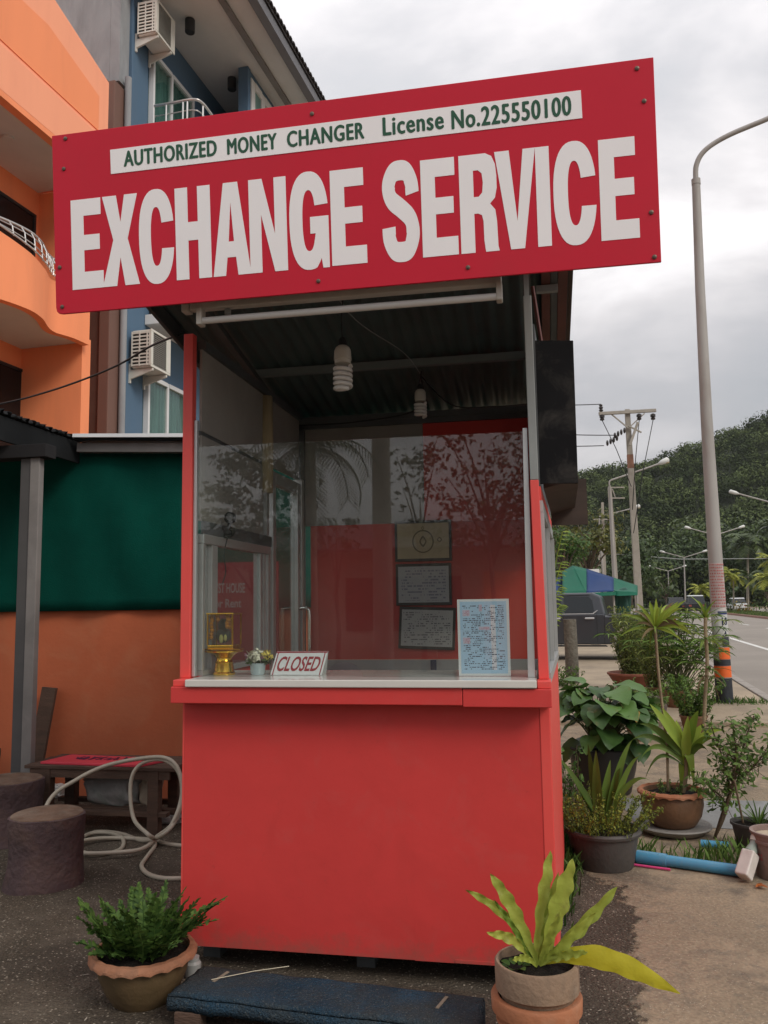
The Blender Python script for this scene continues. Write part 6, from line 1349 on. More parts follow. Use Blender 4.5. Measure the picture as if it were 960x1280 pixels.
for i in range(5):
    a = math.pi * 1.06 + i * 0.10
    for zz in (0.105, 0.125): b_.add([(c[0] + 0.1305 * math.cos(a), c[1] + 0.1305 * math.sin(a), zz), (c[0] + 0.1305 * math.cos(a + .06), c[1] + 0.1305 * math.sin(a + .06), zz), (c[0] + 0.132 * math.cos(a + .06), c[1] + 0.132 * math.sin(a + .06), zz + 0.014), (c[0] + 0.132 * math.cos(a), c[1] + 0.132 * math.sin(a), zz + 0.014)], [(0, 1, 2, 3)])
b_.build('print', mat('faded_red_print', (0.35, 0.05, 0.06), 0.6), BK)
dl = gp(945, 1112)
for i in range(3): 
    o = MB().grid(blade(dl + Vector((0.03 * i, 0.015 * (i % 2), 0.012)), 0.6 + i, 0.15, 0.06, 0.03, 0.5, 5, 0.4, prof=oval)).build('fallen_leaf', leafmat('orange_leaf', (0.42, 0.10, 0.02), (0.5, 0.15, 0.03)), smooth=True, base=tuple(dl)); tag(o, 'dry orange leaf on the ground by the paint bucket', 'leaf', 'fallen orange leaves')
# weeds around the pipes and along the kiosk side
def weeds(label, spots, n_, hgt, mt, seed):
    rs_ = np.random.RandomState(seed); V, Fq = [], []
    k_ = 0
    for i in range(n_):
        x0, y0, rx, ry = spots[rs_.randint(len(spots))]; x = x0 + rs_.normal(0, rx); y = y0 + rs_.normal(0, ry); a = rs_.uniform(0, 6.28); h = hgt * rs_.uniform(0.4, 1.2); w = 0.004 * rs_.uniform(0.7, 1.8); bx, by = math.cos(a), math.sin(a); l_ = h * rs_.uniform(0.1, 0.8)
        V += [(x - by * w, y + bx * w, 0.003), (x + by * w, y - bx * w, 0.003), (x + bx * l_ * .5 + by * w, y + by * l_ * .5 - bx * w, h * .7), (x + bx * l_, y + by * l_, h)]; Fq.append((k_, k_ + 1, k_ + 2, k_ + 3)); k_ += 4
    o = npmesh('weeds', V, Fq, mt); tag(o, label, 'weeds', kind='stuff'); return o
weeds('green weeds growing round the blue pipes', [(0.95, 5.42, 0.10, 0.06), (1.1, 5.5, 0.08, 0.1), (0.8, 5.35, 0.12, 0.05), (0.55, 5.45, 0.1, 0.06), (1.22, 5.65, 0.08, 0.1)], 300, 0.10, l_mid, 5)
weeds('dark weeds along the right side of the kiosk', [(0.10, 5.45, 0.03, 0.25), (0.07, 4.9, 0.02, 0.25), (0.13, 5.9, 0.05, 0.3)], 900, 0.12, l_fern, 6)
# twiggy plant in a small pot squeezed between kiosk and grey pot
c = (0.10, 5.75, 0); T = thing('potted_twigs', 'small dark pot with dry twigs behind the kiosk corner', 'potted plant', c)
pot(T, c, [(0.09, 0), (0.095, 0.005), (0.13, 0.20), (0.14, 0.21), (0.14, 0.23), (0.125, 0.23), (0.12, 0.2)], m_brownclay, 0.12, 0.20)
herb_mass(T, c, 0.13, 0.13, 0.2, 0.38, 240, 0.02, l_fern, stems=16, seed=15, msk=m_twig)
# second tall cane with tufts
q = gp(880, 925); T = thing('tall_dracaena', 'slender bare cane with leaf tufts before the striped lamp post', 'plant', (q.x, q.y, 0))
cp = [q, onY(881, 880, q.y), onY(884, 830, q.y), onY(882, 790, q.y), onY(882, 772, q.y)]
MB().tube(spline(cp, 5), 0.02, 8).build('cane', m_cane, T, smooth=True)
for j, (bpx, n_, Ls, up_) in enumerate((((882, 775), 16, 0.34, 1.0), ((882, 800), 14, 0.30, 0.4), ((888, 838), 9, 0.26, 0.2), ((880, 845), 6, 0.30, -0.3))):
    b = onY(bpx[0], bpx[1], q.y)
    for i in range(n_):
        a = i * 2.4 + j; leaf_obj(blade(b, a, up_ + 0.4 * math.sin(i * 1.3), Ls * (0.8 + 0.3 * math.sin(i * 2.1)), 0.030, 1.0, 7, 0.35, seed=i), (l_lime if j < 2 and i % 3 else l_mid) if j < 3 else l_dry, T)
l_airy = leafmat('airy_leaf', (0.12, 0.17, 0.04), (0.26, 0.31, 0.09), 0.6, 0.3, 0.15)
# far pots: cypress-like sedge in brown pot, upright bush in a red bowl, log
q = gp(850, 889); c = (q.x, q.y, 0.06); T = thing('potted_sedge', 'green umbrella sedge in a flared brown pot on the pavement', 'potted plant', c)
pot(T, c, [(0.16, 0), (0.165, 0.01), (0.21, 0.20), (0.225, 0.205), (0.228, 0.235), (0.215, 0.24), (0.20, 0.2)], m_brownclay, 0.205, 0.21)
rs_ = np.random.RandomState(8)
st = MB()
for i in range(105):
    a = rs_.uniform(0, 6.28); el = rs_.uniform(0.7, 1.5); h = rs_.uniform(0.4, 1.2); b = Vector((c[0] + rs_.normal(0, .06), c[1] + rs_.normal(0, .06), 0.28)); tip = b + frame_dir(a, el) * h; st.tube(spline([b, b.lerp(tip, .5) + Vector((0, 0, .05)), tip], 3), 0.005, 4, caps=False)
    mbu = MB()
    for k_ in range(11):
        rw = blade(tip, k_ * 0.571 + a, 0.3, 0.27, 0.022, 1.3, 4, 0.3, seed=k_, roll=0.6 * (-1) ** k_); mbu.grid([[r_[0], r_[2], r_[4]] for r_ in rw])
    mbu.build('umbel', l_mid if i % 3 else l_airy, T)
st.build('stems', m_stem, T)
q = gp(795, 866); c = (q.x, q.y, 0.06); T = thing('potted_bush', 'upright feathery bush in a wide red clay bowl before the pickup', 'potted plant', c)
m_redclay = mat('red_clay', (0.22, 0.075, 0.045), 0.75, 0.15, 4)
pot(T, c, [(0.22, 0), (0.24, 0.01), (0.37, 0.13), (0.44, 0.24), (0.46, 0.25), (0.46, 0.28), (0.44, 0.285), (0.41, 0.25), (0.35, 0.18)], m_redclay, 0.41, 0.24)
herb_mass(T, c, 0.46, 0.42, 0.28, 1.12, 9000, 0.024, l_airy, stems=150, seed=22, lean=0.5, taper=0.5)
a = gp(788, 880, 0.17); b = gp(826, 884, 0.17); o = MB().tube([a, a.lerp(b, .5) + Vector((0, 0, .02)), b], [0.16, 0.17, 0.14], 14).build('log', mat('grey_log', (0.10, 0.078, 0.065), 0.9, 0.3, 6, 0.5, 30), smooth='auto', base=(a.x, a.y, 0)); tag(o, 'dark grey log lying before the red clay bowl', 'log')
q = gp(872, 900); o = MB().tube([gp(856, 897, .065), gp(882, 898, .065)], [0.065, 0.06], 12).build('log', mat('brown_log', (0.09, 0.05, 0.04), 0.9, 0.3, 6), smooth='auto', base=(q.x, q.y, 0)); tag(o, 'short brown log beside the flared sedge pot', 'log')
weeds('dark weeds round the foot of the striped lamp post', [(gp(912, 884).x, gp(912, 884).y, 0.25, 0.15), (gp(935, 884).x, gp(935, 884).y, 0.2, 0.1)], 420, 0.14, l_fern, 9)
# weathered trunk post and low bush by it
q = gp(716, 858); o = MB().tube([q, q + Vector((0.0, 0, 0.6)), q + Vector((-0.01, 0, 1.22))], [0.125, 0.12, 0.118], 18).build('trunk_post', mat('lichen_trunk', (0.13, 0.115, 0.092), 0.95, 0.35, 9, 1.0, 30, dirt=(0.24, 0.23, 0.19), dirt_amt=0.6, dirt_scale=12), smooth='auto', base=tuple(q)); tag(o, 'cut grey tree trunk post standing before the pickup', 'post')
q = gp(700, 862); T = thing('low_bush', 'low green bush beside the cut trunk post', 'bush', (q.x, q.y, 0)); herb_mass(T, (q.x, q.y, 0), 0.35, 0.3, 0, 0.40, 900, 0.03, l_mid, stems=40, seed=31, taper=0.8)
# leafy fronds peeking past the kiosk back corner
c = (-0.05, 6.6, 0); T = thing('corner_palm', 'small pale palm peeking out behind the kiosk back corner', 'palm', c)
for i, px in enumerate(((703, 665), (702, 703), (699, 735), (700, 757))):
    tip = onY(px[0], px[1], 6.5 + 0.05 * i); b = Vector((-0.05, 6.6, 0.9)); pts = spline([b, b.lerp(tip, 0.6) + Vector((0, 0, 0.10)), tip], 8); mbu = MB(); mbu.tube(pts, 0.004, 4, caps=False)
    for k_ in range(8, len(pts)):
        for s_ in (-1, 1): mbu.grid([[r_[0], r_[2], r_[4]] for r_ in blade(pts[k_], s_ * 0.8 + 0.2, 0.1, 0.08, 0.014, 0.8, 3, 0.3, seed=k_, roll=0.7)])
    mbu.build('frond', l_lime, T)
MB().tube([c, (-0.05, 6.6, 0.92)], 0.03, 8).build('trunk', m_cane, T, smooth=True)

# more pots filling the gap towards the lamp post
for k2, (lb, px, h, mt, sd_) in enumerate((('pale green leafy bush in a clay pot between sedge and red bowl', (822, 880), 0.85, l_airy, 51), ('low green plant in a clay pot beside the bare cane', (868, 915), 0.50, l_mid, 52), ('small leafy pot plant behind the lime dracaena', (800, 925), 0.45, l_strap, 53))):
    q = gp(*px); zb = 0.06 if q.y > 10.95 else 0.0; c = (q.x, q.y, zb); T = thing('potted_shrub', lb, 'potted plant', c)
    pot(T, c, [(0.11, 0), (0.115, 0.005), (0.15, 0.17), (0.16, 0.175), (0.16, 0.195), (0.15, 0.198), (0.14, 0.16)], m_brownclay, 0.145, 0.165)
    herb_mass(T, c, 0.34, 0.30, zb + 0.17, h, 2200, 0.026, mt, stems=50, seed=sd_, lean=0.6, taper=0.4)
# ================================================================== STREET FURNITURE
m_conc = mat('pole_concrete', (0.33, 0.30, 0.26), 0.9, 0.12, 2, 0.2, 30, dirt=(0.20, 0.17, 0.14), dirt_amt=0.5)
m_lampw = mat('lamp_white', (0.60, 0.60, 0.58), 0.45, 0.05, 3); m_lens = mat('lamp_lens', (0.42, 0.36, 0.22), 0.2, 0.05, 3)
m_polegrey = mat('pole_paint_grey', (0.35, 0.33, 0.31), 0.6, 0.12, 1.2, dirt=(0.20, 0.155, 0.12), dirt_amt=0.6, dirt_scale=1.6, stretch=(1, 1, 0.3))
def lamp_arm(t, a, dirv, L_, rise, r):
    pts = spline([a, a + Vector((0, 0, 0.5)), a + dirv * 0.35 + Vector((0, 0, 0.95)), a + dirv * (L_ * 0.5) + Vector((0, 0, 0.95 + rise * 0.45)), a + dirv * L_ + Vector((0, 0, 0.95 + rise))], 6)
    MB().tube(pts, r, 8).build('arm', m_polegrey, t, smooth=True); e_ = pts[-1]
    hd = MB(); dd = (pts[-1] - pts[-3]).normalized(); hd.tube([e_, e_ + dd * 0.2, e_ + dd * 0.55, e_ + dd * 0.68], [r, 0.10, 0.11, 0.05], 10); h_ = hd.build('lamp_head', m_lampw, t, smooth=True)
    MB().sphere(e_ + dd * 0.42 - Vector((0, 0, 0.06)), 0.17, 10, 6, (1, 0.5, 0.35)).build('lens', m_lens, h_, smooth=True)
# near lamp post
q = gp(906, 878, 0.06); NL = thing('street_lamp', 'tall street lamp post with orange and black painted base beside the road', 'street lamp', (q.x, q.y, 0.06))
pts = [Vector((q.x, q.y, 0.06))] + [onY(x, y, q.y) for x, y in ((898, 760), (883, 520), (875, 360), (870, 228))]
zs = [p.z for p in pts]
MB().tube(pts, [0.118, 0.108, 0.085, 0.072, 0.062], 20).build('pole', m_polegrey, NL, smooth='auto')
e_ = pts[-1]; hd = spline([e_, e_ + Vector((0.02, 0, 0.28)), e_ + Vector((0.16, -0.02, 0.50)), e_ + Vector((0.5, -0.05, 0.68)), e_ + Vector((1.1, -0.1, 0.86)), e_ + Vector((1.9, -0.2, 1.10))], 6)
MB().tube(hd, 0.04, 10).build('arm', m_polegrey, NL, smooth=True)
hh = MB().tube([hd[-1], hd[-1] + Vector((.2, 0, .05)), hd[-1] + Vector((.6, 0, .12)), hd[-1] + Vector((.7, 0, .13))], [.04, .11, .12, .05], 10).build('lamp_head', m_lampw, NL, smooth=True)
MB().sphere(hd[-1] + Vector((.42, 0, .03)), 0.17, 10, 6, (1, .5, .35)).build('lens', m_lens, hh, smooth=True)
MB().tube([e_ - Vector((0, 0, .04)), e_ + Vector((0, 0, .05))], 0.068, 16).build('collar', m_polegrey, NL, smooth='auto')
def band(z0, z1, mt, nm='painted_band', ex=0.003, a0=0, a1=2 * math.pi):
    x0 = lambda z: pts[0].x + (pts[1].x - pts[0].x) * (z - .06) / (pts[1].z - .06); r_ = lambda z: 0.118 + (0.108 - 0.118) * (z - .06) / (pts[1].z - .06) + ex
    rows = [[(x0(z) + r_(z) * math.cos(a), q.y + r_(z) * math.sin(a), z) for a in np.linspace(a0, a1, 25)] for z in (z0, z1)]
    return MB().grid(rows).build(nm, mt, NL, smooth=True)
m_bandb = mat('black_band_paint', (0.018, 0.020, 0.026), 0.6, 0.3, 6, dirt=(0.04, 0.06, 0.08), dirt_amt=0.6, dirt_scale=6); m_bando = mat('orange_band_paint', (0.75, 0.13, 0.02), 0.5, 0.1, 5)
def pz(y): return onY(900, y, q.y).z
band(0.07, pz(847), m_bandb); band(pz(846), pz(832), m_bando); band(pz(831.5), pz(824), m_bandb); band(pz(823.5), pz(809), m_bando, a0=math.pi * 1.35, a1=math.pi * 2.2); band(pz(808), pz(796), m_bandb, a0=math.pi * 1.5, a1=math.pi * 2.1)
band(pz(794), pz(762), mat('white_plate', (0.50, 0.50, 0.49), 0.5, 0.06, 5, dirt=(0.3, 0.28, 0.25), dirt_amt=0.5, dirt_scale=6), 'number_plate', 0.0045, math.pi * 1.15, math.pi * 1.9)
m_navy = mat('navy_print', (0.02, 0.03, 0.11), 0.5)
band(pz(768), pz(764), m_navy, 'plate_stripe', 0.006, math.pi * 1.4, math.pi * 1.85)
cang = math.pi * 1.62
def onpole(u, z): a = cang + u / 0.11; r_ = 0.117; x_ = pts[0].x + (pts[1].x - pts[0].x) * (z - .06) / (pts[1].z - .06); return (x_ + r_ * math.cos(a), q.y + r_ * math.sin(a), z)
for txt, u0_, u1_, y0, y1 in (('13', -0.03, 0.055, 781, 772), ('4', -0.01, 0.03, 795, 788)):
    v, f = text_fill(txt, 0.001, 0.02); MB().add(fit(v, u0_, u1_, pz(y0), pz(y1), lambda u_, w_, d: onpole(u_, w_)), f).build('number', m_navy, NL)
# stencilled red notice (illegible rows)
m_rednote = mat('red_stencil', (0.42, 0.16, 0.15), 0.6, 0.15, 9); m_whnote = mat('white_note', (0.48, 0.44, 0.42), 0.6, 0.08, 9)
band(pz(762), pz(704), m_whnote, 'notice', 0.004, math.pi * 1.15, math.pi * 1.8); nb_ = MB(); rgn = random.Random(3)
for i in range(15):
    z = pz(707 + i * 3.7)
    u_ = -0.15
    while u_ < 0.045:
        w_ = rgn.uniform(0.008, 0.026); nb_.add([(onpole(u_, z)), onpole(u_ + w_, z), onpole(u_ + w_, z + 0.026), onpole(u_, z + 0.026)], [(0, 1, 2, 3)]); u_ += w_ + rgn.uniform(0.004, 0.012)
nb_.build('notice_print', m_rednote, NL)
# roadside single-arm lamps beyond
def far_lamp(label, D, x, y_bend, arm_px, y_head):
    b = dep(x, 760, D); b.z = 0; T = thing('street_lamp', label, 'street lamp', tuple(b), 0, 'single-arm street lamps along the road')
    tp_ = dep(x - 8, y_bend, D); MB().tube([b, b.lerp(tp_, .5), tp_], [0.10, 0.085, 0.065], 12).build('pole', m_polegrey, T, smooth='auto')
    hp_ = dep(arm_px, y_head, D); dv = hp_ - tp_
    ar = spline([tp_, tp_ + Vector((0.03, 0, 0.25)), tp_ + dv * 0.18 + Vector((0, 0, 0.2)), tp_ + dv * 0.6 + Vector((0, 0, .06)), tp_ + dv * 0.82], 5)
    MB().tube(ar, 0.045, 8).build('arm', m_polegrey, T, smooth=True); h_ = MB().tube([ar[-1], ar[-1].lerp(hp_, .35), ar[-1].lerp(hp_, .9), hp_], [.05, .14, .16, .06], 10).build('lamp_head', m_lampw, T, smooth=True)
    MB().sphere(ar[-1].lerp(hp_, .7) - Vector((0, 0, .09)), 0.2, 10, 6, (1, .5, .4)).build('lens', m_lens, h_, smooth=True)
far_lamp('street lamp with long curved arm rising behind the blue tent', 44, 770, 607, 836, 574)
far_lamp('smaller far street lamp with straight arm behind the power pole', 64, 757, 650, 800, 632)
# median double-arm lamps
def median_lamp(label, D, x, yj):
    b = dep(x, 760, D); b.z = 0.16; j = dep(x - 2, yj, D); T = thing('median_lamp', label, 'street lamp', tuple(b), 0, 'double-arm lamps on the median')
    MB().tube([b, j], [0.12, 0.07], 10).build('pole', m_polegrey, T, smooth='auto')
    for s_ in (-1, 1):
        e_ = j + r0 * (2.55 * s_) + Vector((0, 0, 0.75)); MB().tube([j, e_], 0.055, 8).build('arm', m_polegrey, T, smooth='auto')
        hp_ = e_ + (e_ - j).normalized() * 0.75; MB().tube([e_, e_.lerp(hp_, .3), e_.lerp(hp_, .9), hp_], [.06, .14, .15, .06], 8).build('lamp_head', m_lampw, T, smooth=True)
for lb, D, x, yj in (('double-arm lamp at the near end of the palm median', 62, 969, 629), ('double-arm lamp hidden behind the striped post', 90, 896, 669), ('double-arm lamp above the white-roofed vehicle', 115, 857, 697), ('farthest double-arm lamp left of the white-roofed vehicle', 145, 837, 714)): median_lamp(lb, D, x, yj)
# power poles
m_ins = mat('brown_insulator', (0.035, 0.028, 0.026), 0.3)
def power_pole(label, D, xb, xt, yt, arm, big=True):
    b = dep(xb, 770, D); b.z = 0; tp_ = dep(xt, yt, D); T = thing('power_pole', label, 'utility pole', tuple(b), 0, 'concrete power poles along the road')
    w0, w1 = 0.17, 0.11
    MB().hexa([b + r0 * (sx * w0) + Vector((0, sy * w0, 0)) for sx, sy in ((-1, -1), (1, -1), (1, 1), (-1, 1))] + [tp_ + r0 * (sx * w1) + Vector((0, sy * w1, 0)) for sx, sy in ((-1, -1), (1, -1), (1, 1), (-1, 1))]).build('pole', m_conc, T, bevel=0.02)
    return T, b, tp_
T, b, tp_ = power_pole('concrete power pole with wide crossarm and brown insulators', 36, 800, 784, 512, True)
ca = tp_ - Vector((0, 0.16, 0.14))
MB().beam(ca - r0 * 1.25 + Vector((0, 0, -.06)), ca + r0 * 1.22 + Vector((0, 0, .05)), 0.12, 0.14).build('crossarm', m_conc, T, bevel=0.01)
for s_ in (-1, 1): MB().beam(ca + r0 * (0.72 * s_) - Vector((0, 0, .08)), tp_ - Vector((0, .13, .85)), 0.05, 0.05).build('brace', m_conc, T)
for lx in (-1.12, 0.48, 1.08):
    pi = ca + r0 * lx - Vector((0, 0, 0.09)); MB().lathe([(.05, 0), (.11, -.04), (.11, -.14), (.06, -.16), (.10, -.20), (.09, -.26), (.03, -.28)], pi, 12).build('insulator', m_ins, T, smooth='auto')
pi = ca + r0 * -1.15 + Vector((0, 0, .02)); MB().lathe([(.05, 0), (.10, .06), (.06, .12), (.10, .18), (.06, .24), (.08, .30), (.03, .34)], pi, 12).build('insulator', m_ins, T, smooth='auto')
for k_, (dx, dz) in enumerate(((-0.28, -1.05), (-0.62, -1.38))):
    base = tp_ + r0 * (dx + .1) + Vector((0, -.15, dz + .10))
    for i in range(4): MB().sphere(base + r0 * (-0.14 * i) + Vector((0, 0, -0.07 * i)), 0.13, 10, 6, (0.45, 1, 1)).build('insulator', m_ins, T, smooth=True)
MB().beam(tp_ + Vector((0, -.15, -.75)), tp_ + r0 * .55 + Vector((0, -.15, -.95)) + Vector((0, 0, -.1)), .06, .06).build('strut', m_conc, T)
MB().beam(tp_ + r0 * .42 + Vector((0, -.15, -.6)), tp_ + r0 * .02 + Vector((0, -.15, -1.6)), .07, .10).build('strut', m_conc, T)
zr_ = tp_.lerp(b, .22); MB().hexa([tp_.lerp(b, .26) + r0 * (sx * .135) + Vector((0, sy * .135, 0)) for sx, sy in ((-1, -1), (1, -1), (1, 1), (-1, 1))] + [tp_.lerp(b, .20) + r0 * (sx * .13) + Vector((0, sy * .13, 0)) for sx, sy in ((-1, -1), (1, -1), (1, 1), (-1, 1))]).build('rust_stain', mat('rusty_band', (0.24, 0.12, 0.08), 0.9, 0.3, 4), T)
for i, (s_, e_) in enumerate(((ca + r0 * -1.12 - Vector((0, 0, .36)), onY(756, 585, tp_.y)), (ca + r0 * .48 - Vector((0, 0, .36)), onY(793, 560, tp_.y)), (ca + r0 * 1.08 - Vector((0, 0, .36)), onY(806, 555, tp_.y)))):
    MB().tube([s_, s_.lerp(tp_ - Vector((0, 0, 3 + i)), .5), tp_ - Vector((0, .15, 3.4 + i))], 0.018, 5).build('dropper', m_cord, T, smooth=True)
EP = dep(480, 760, 24); EP.z = 0
for i, (lb, s_, e_) in enumerate((('power line running from the crossarm past the kiosk roof', ca + r0 * -1.15 + Vector((0, 0, .36)), EP + Vector((0, 0, 8.3))), ('upper power line running from the insulator string past the kiosk', tp_ + r0 * -.62 + Vector((0, -.15, -1.15)), EP + Vector((0, 0, 7.6))), ('lower power line running from the insulator string past the kiosk', tp_ + r0 * -1.1 + Vector((0, -.15, -1.6)), EP + Vector((0, 0, 7.1))))):
    pl = [s_.lerp(e_, t) - Vector((0, 0, 0.35 * math.sin(math.pi * t))) for t in np.linspace(0, 1, 12)]
    o = MB().tube(pl, 0.02, 5).build('power_line', m_cord, smooth=True, base=tuple(s_)); tag(o, lb, 'cable')
T2, b2, t2 = power_pole('concrete power pole standing hidden behind the kiosk', 24, 480, 480, 462, False)
T, b, tp_ = power_pole('slim concrete pole with small side rack behind the curved lamp', 48, 772, 762, 609, False)
for dz in (0, .62): MB().beam(tp_ + Vector((0, 0, -.02 - dz)), tp_ + r0 * .85 + Vector((0, 0, -.02 - dz)), .07, .07).build('rack_arm', m_conc, T)
MB().beam(tp_ + r0 * .15 + Vector((0, 0, -.1)), tp_ + r0 * .3 + Vector((0, 0, -.6)), .05, .05).build('brace', m_conc, T)
T, b, tp_ = power_pole('far concrete pole with thin crossarm left of the curved lamp', 72, 757, 753, 628, False)
MB().beam(tp_ - r0 * .85 - Vector((0, .2, 1.5)), tp_ + r0 * .85 - Vector((0, .2, 1.5)), .1, .1).build('crossarm', m_conc, T)
T, b, tp_ = power_pole('farthest short concrete pole left of the curved lamp', 95, 751, 749, 690, False)
o = MB().tube([dep(735, 690, 70) , dep(850, 699, 80), dep(990, 698, 90)], 0.05, 5).build('power_line', mat('grey_wire', (0.20, 0.21, 0.20), 0.6), smooth=True, base=tuple(dep(735, 690, 70))); tag(o, 'pale wire crossing before the forest hill', 'cable')

# ================================================================== TENT, PICKUP, VEHICLES
m_tg = mat('green_tarpaulin', (0.006, 0.105, 0.062), 0.6, 0.08, 1.5, spec=0.2); m_tb = mat('blue_tarpaulin', (0.010, 0.036, 0.125), 0.6, 0.08, 1.5, spec=0.2)
TD = 31.0
def tp(x, y, D=TD): return dep(x, y, D)
TT = thing('market_tent', 'blue and green striped market tent behind the pickup', 'tent', tuple(Vector((tp(740, 760).x, tp(740, 760).y, 0))))
def panel(pts3, mt, nm='canopy_panel', sag=0.12):
    a, b, c, d = [Vector(p) for p in pts3]; rows = []
    for j in range(9):
        v_ = j / 8; rows.append([(a.lerp(b, u_)).lerp(d.lerp(c, u_), v_) - Vector((0, 0, sag * math.sin(math.pi * v_) * (0.6 + 0.4 * math.sin(u_ * 6.3)))) for u_ in np.linspace(0, 1, 9)])
    MB().grid(rows).build(nm, mt, TT, smooth=True, solid=0.01)
panel([tp(640, 722), tp(703, 722), tp(703, 745, 28.5), tp(640, 747, 28.5)], m_tb); panel([tp(703, 714), tp(716, 707), tp(733, 742, 28.5), tp(703, 743, 28.5)], m_tg, sag=0.02); panel([tp(716, 707), tp(733, 711), tp(733.3, 742, 28.5), tp(733, 742.1, 28.5)], m_tg, sag=0.0)
panel([tp(703, 714, 33.5), tp(716, 707), tp(703, 714), tp(702, 722)], m_tg, sag=0)
panel([tp(733, 711), tp(767, 722), tp(767, 739, 28.5), tp(733, 741, 28.5)], m_tb); panel([tp(767, 722), tp(797, 732), tp(797, 741, 28.5), tp(767, 739, 28.5)], m_tg)
panel([tp(733, 711), tp(716, 707), tp(700, 716, 35), tp(740, 716, 35)], m_tg, sag=0.0)
panel([tp(703, 743, 28.5), tp(770, 739.5, 28.5), tp(770, 744, 28.4), tp(703, 748, 28.4)], m_tg, 'valance', 0.03); panel([tp(770, 739.5, 28.5), tp(797, 741, 28.5), tp(797, 744, 28.4), tp(770, 745, 28.4)], m_tg, 'valance', 0.03)
for x, D in ((700, 28.6), (767, 28.6), (768, 33), (796, 28.6), (720, 34)):
    a = tp(x, 742, D); MB().tube([Vector((a.x, a.y, 0)), a], 0.035, 8).build('tent_pole', m_polegrey, TT, smooth='auto')
m_bundle = mat('dark_green_bundle', (0.01, 0.07, 0.05), 0.6, 0.2, 3)
q = dep(778, 757, 29.5); sack('dark green bundled tarpaulin hanging under the tent edge', (q.x, q.y, 0.9), (0.28, 0.25, 0.55), m_bundle, 'tarpaulin_bundle', 'bundle')
bk = MB().box(-9, 3.3, 40, 40.3, 0, 1.9).build('veg_backdrop', mat('dark_backdrop', (0.03, 0.032, 0.028), 0.9, 0.3, 1.5), base=(0, 40, 0)); tag(bk, 'added dark vegetation fence behind the market tent', 'backdrop')  # plain dark box added to stand in for the vegetation there
wb = MB().box(-1.2, 0.6, 0, 3, 0, 3.3).build('white_hut', m_wht, base=(0, 0, 0)); q = dep(735, 712, 46); wb.location = (q.x, q.y, 0); tag(wb, 'white box-like hut roof showing above the blue tent panel', 'hut')

# pickup truck (local frame: x forward, y left, z up), seen from its left side
m_car = mat('dark_grey_car_paint', (0.048, 0.053, 0.062), 0.30, 0.06, 1, metal=0.25, coat=0.4); m_tyre = mat('tyre_rubber', (0.018, 0.018, 0.018), 0.85); m_trim = mat('black_trim', (0.012, 0.012, 0.013), 0.5)
m_wcarp = mat('bright_trim', (0.6, 0.61, 0.62), 0.3, 0.03, 3, metal=0.3)
m_carglass = mat('tinted_car_glass', (0.012, 0.015, 0.017), 0.06, 0.05, 2, spec=0.6)
pq = gp(700, 827); PK = thing('pickup_truck', 'dark grey double cab pickup parked side on behind the pots', 'pickup', (0.62, pq.y + 0.5, 0.06), math.pi + R(-6))
def PB(mb, nm, mt, par=None, **k): return mb.build(nm, mt, par or PK, local=True, **k)
def arch(cx, r, z, n=9): return [(cx + r * math.cos(t), z + r * math.sin(t)) for t in np.linspace(0, math.pi, n)]
XF, XRr = 1.55, -1.62
low = [(-2.65, 0.52)] + [(-2.55, 0.45)] + list(reversed(arch(XRr, 0.47, 0.40))) + [(-1.1, 0.40), (1.05, 0.40)] + list(reversed(arch(XF, 0.47, 0.40))) + [(2.1, 0.42), (2.48, 0.50), (2.58, 0.62), (2.56, 0.90), (2.40, 1.04), (1.25, 1.13), (0.98, 1.14), (-0.98, 1.16), (-1.0, 1.10), (-2.62, 1.12), (-2.67, 0.90)]
PB(MB().prism(low, lambda u_, v_, d: (u_, d, v_), -0.90, 0.90), 'body', m_car, bevel=0.05, bseg=3)
cabb = [(1.02, 1.10), (0.40, 1.62), (0.10, 1.70), (-0.70, 1.70), (-0.92, 1.60), (-1.02, 1.12)]
cb_ = MB(); n_ = len(cabb)
for yy, sc_ in ((-0.86, 1), (0.86, 1)):
    for (x, z) in cabb: cb_.v.append((x, yy * (1 - 0.16 * max(0, (z - 1.12) / 0.6)), z))
cb_.f.append(tuple(range(n_))); cb_.f.append(tuple(reversed(range(n_, 2 * n_))))
for i in range(n_): cb_.f.append((i, n_ + i, n_ + (i + 1) % n_, (i + 1) % n_))
PB(cb_, 'cab', m_car, bevel=0.05, bseg=3)
def sidep(poly, off, nm, mt, par=None, s_=1):
    def fn(u_, v_, d): return (u_, s_ * (0.86 * (1 - 0.16 * max(0, (v_ - 1.12) / 0.6)) + off + d), v_)
    return PB(MB().prism(poly, fn, 0, 0.006), nm, mt, par)
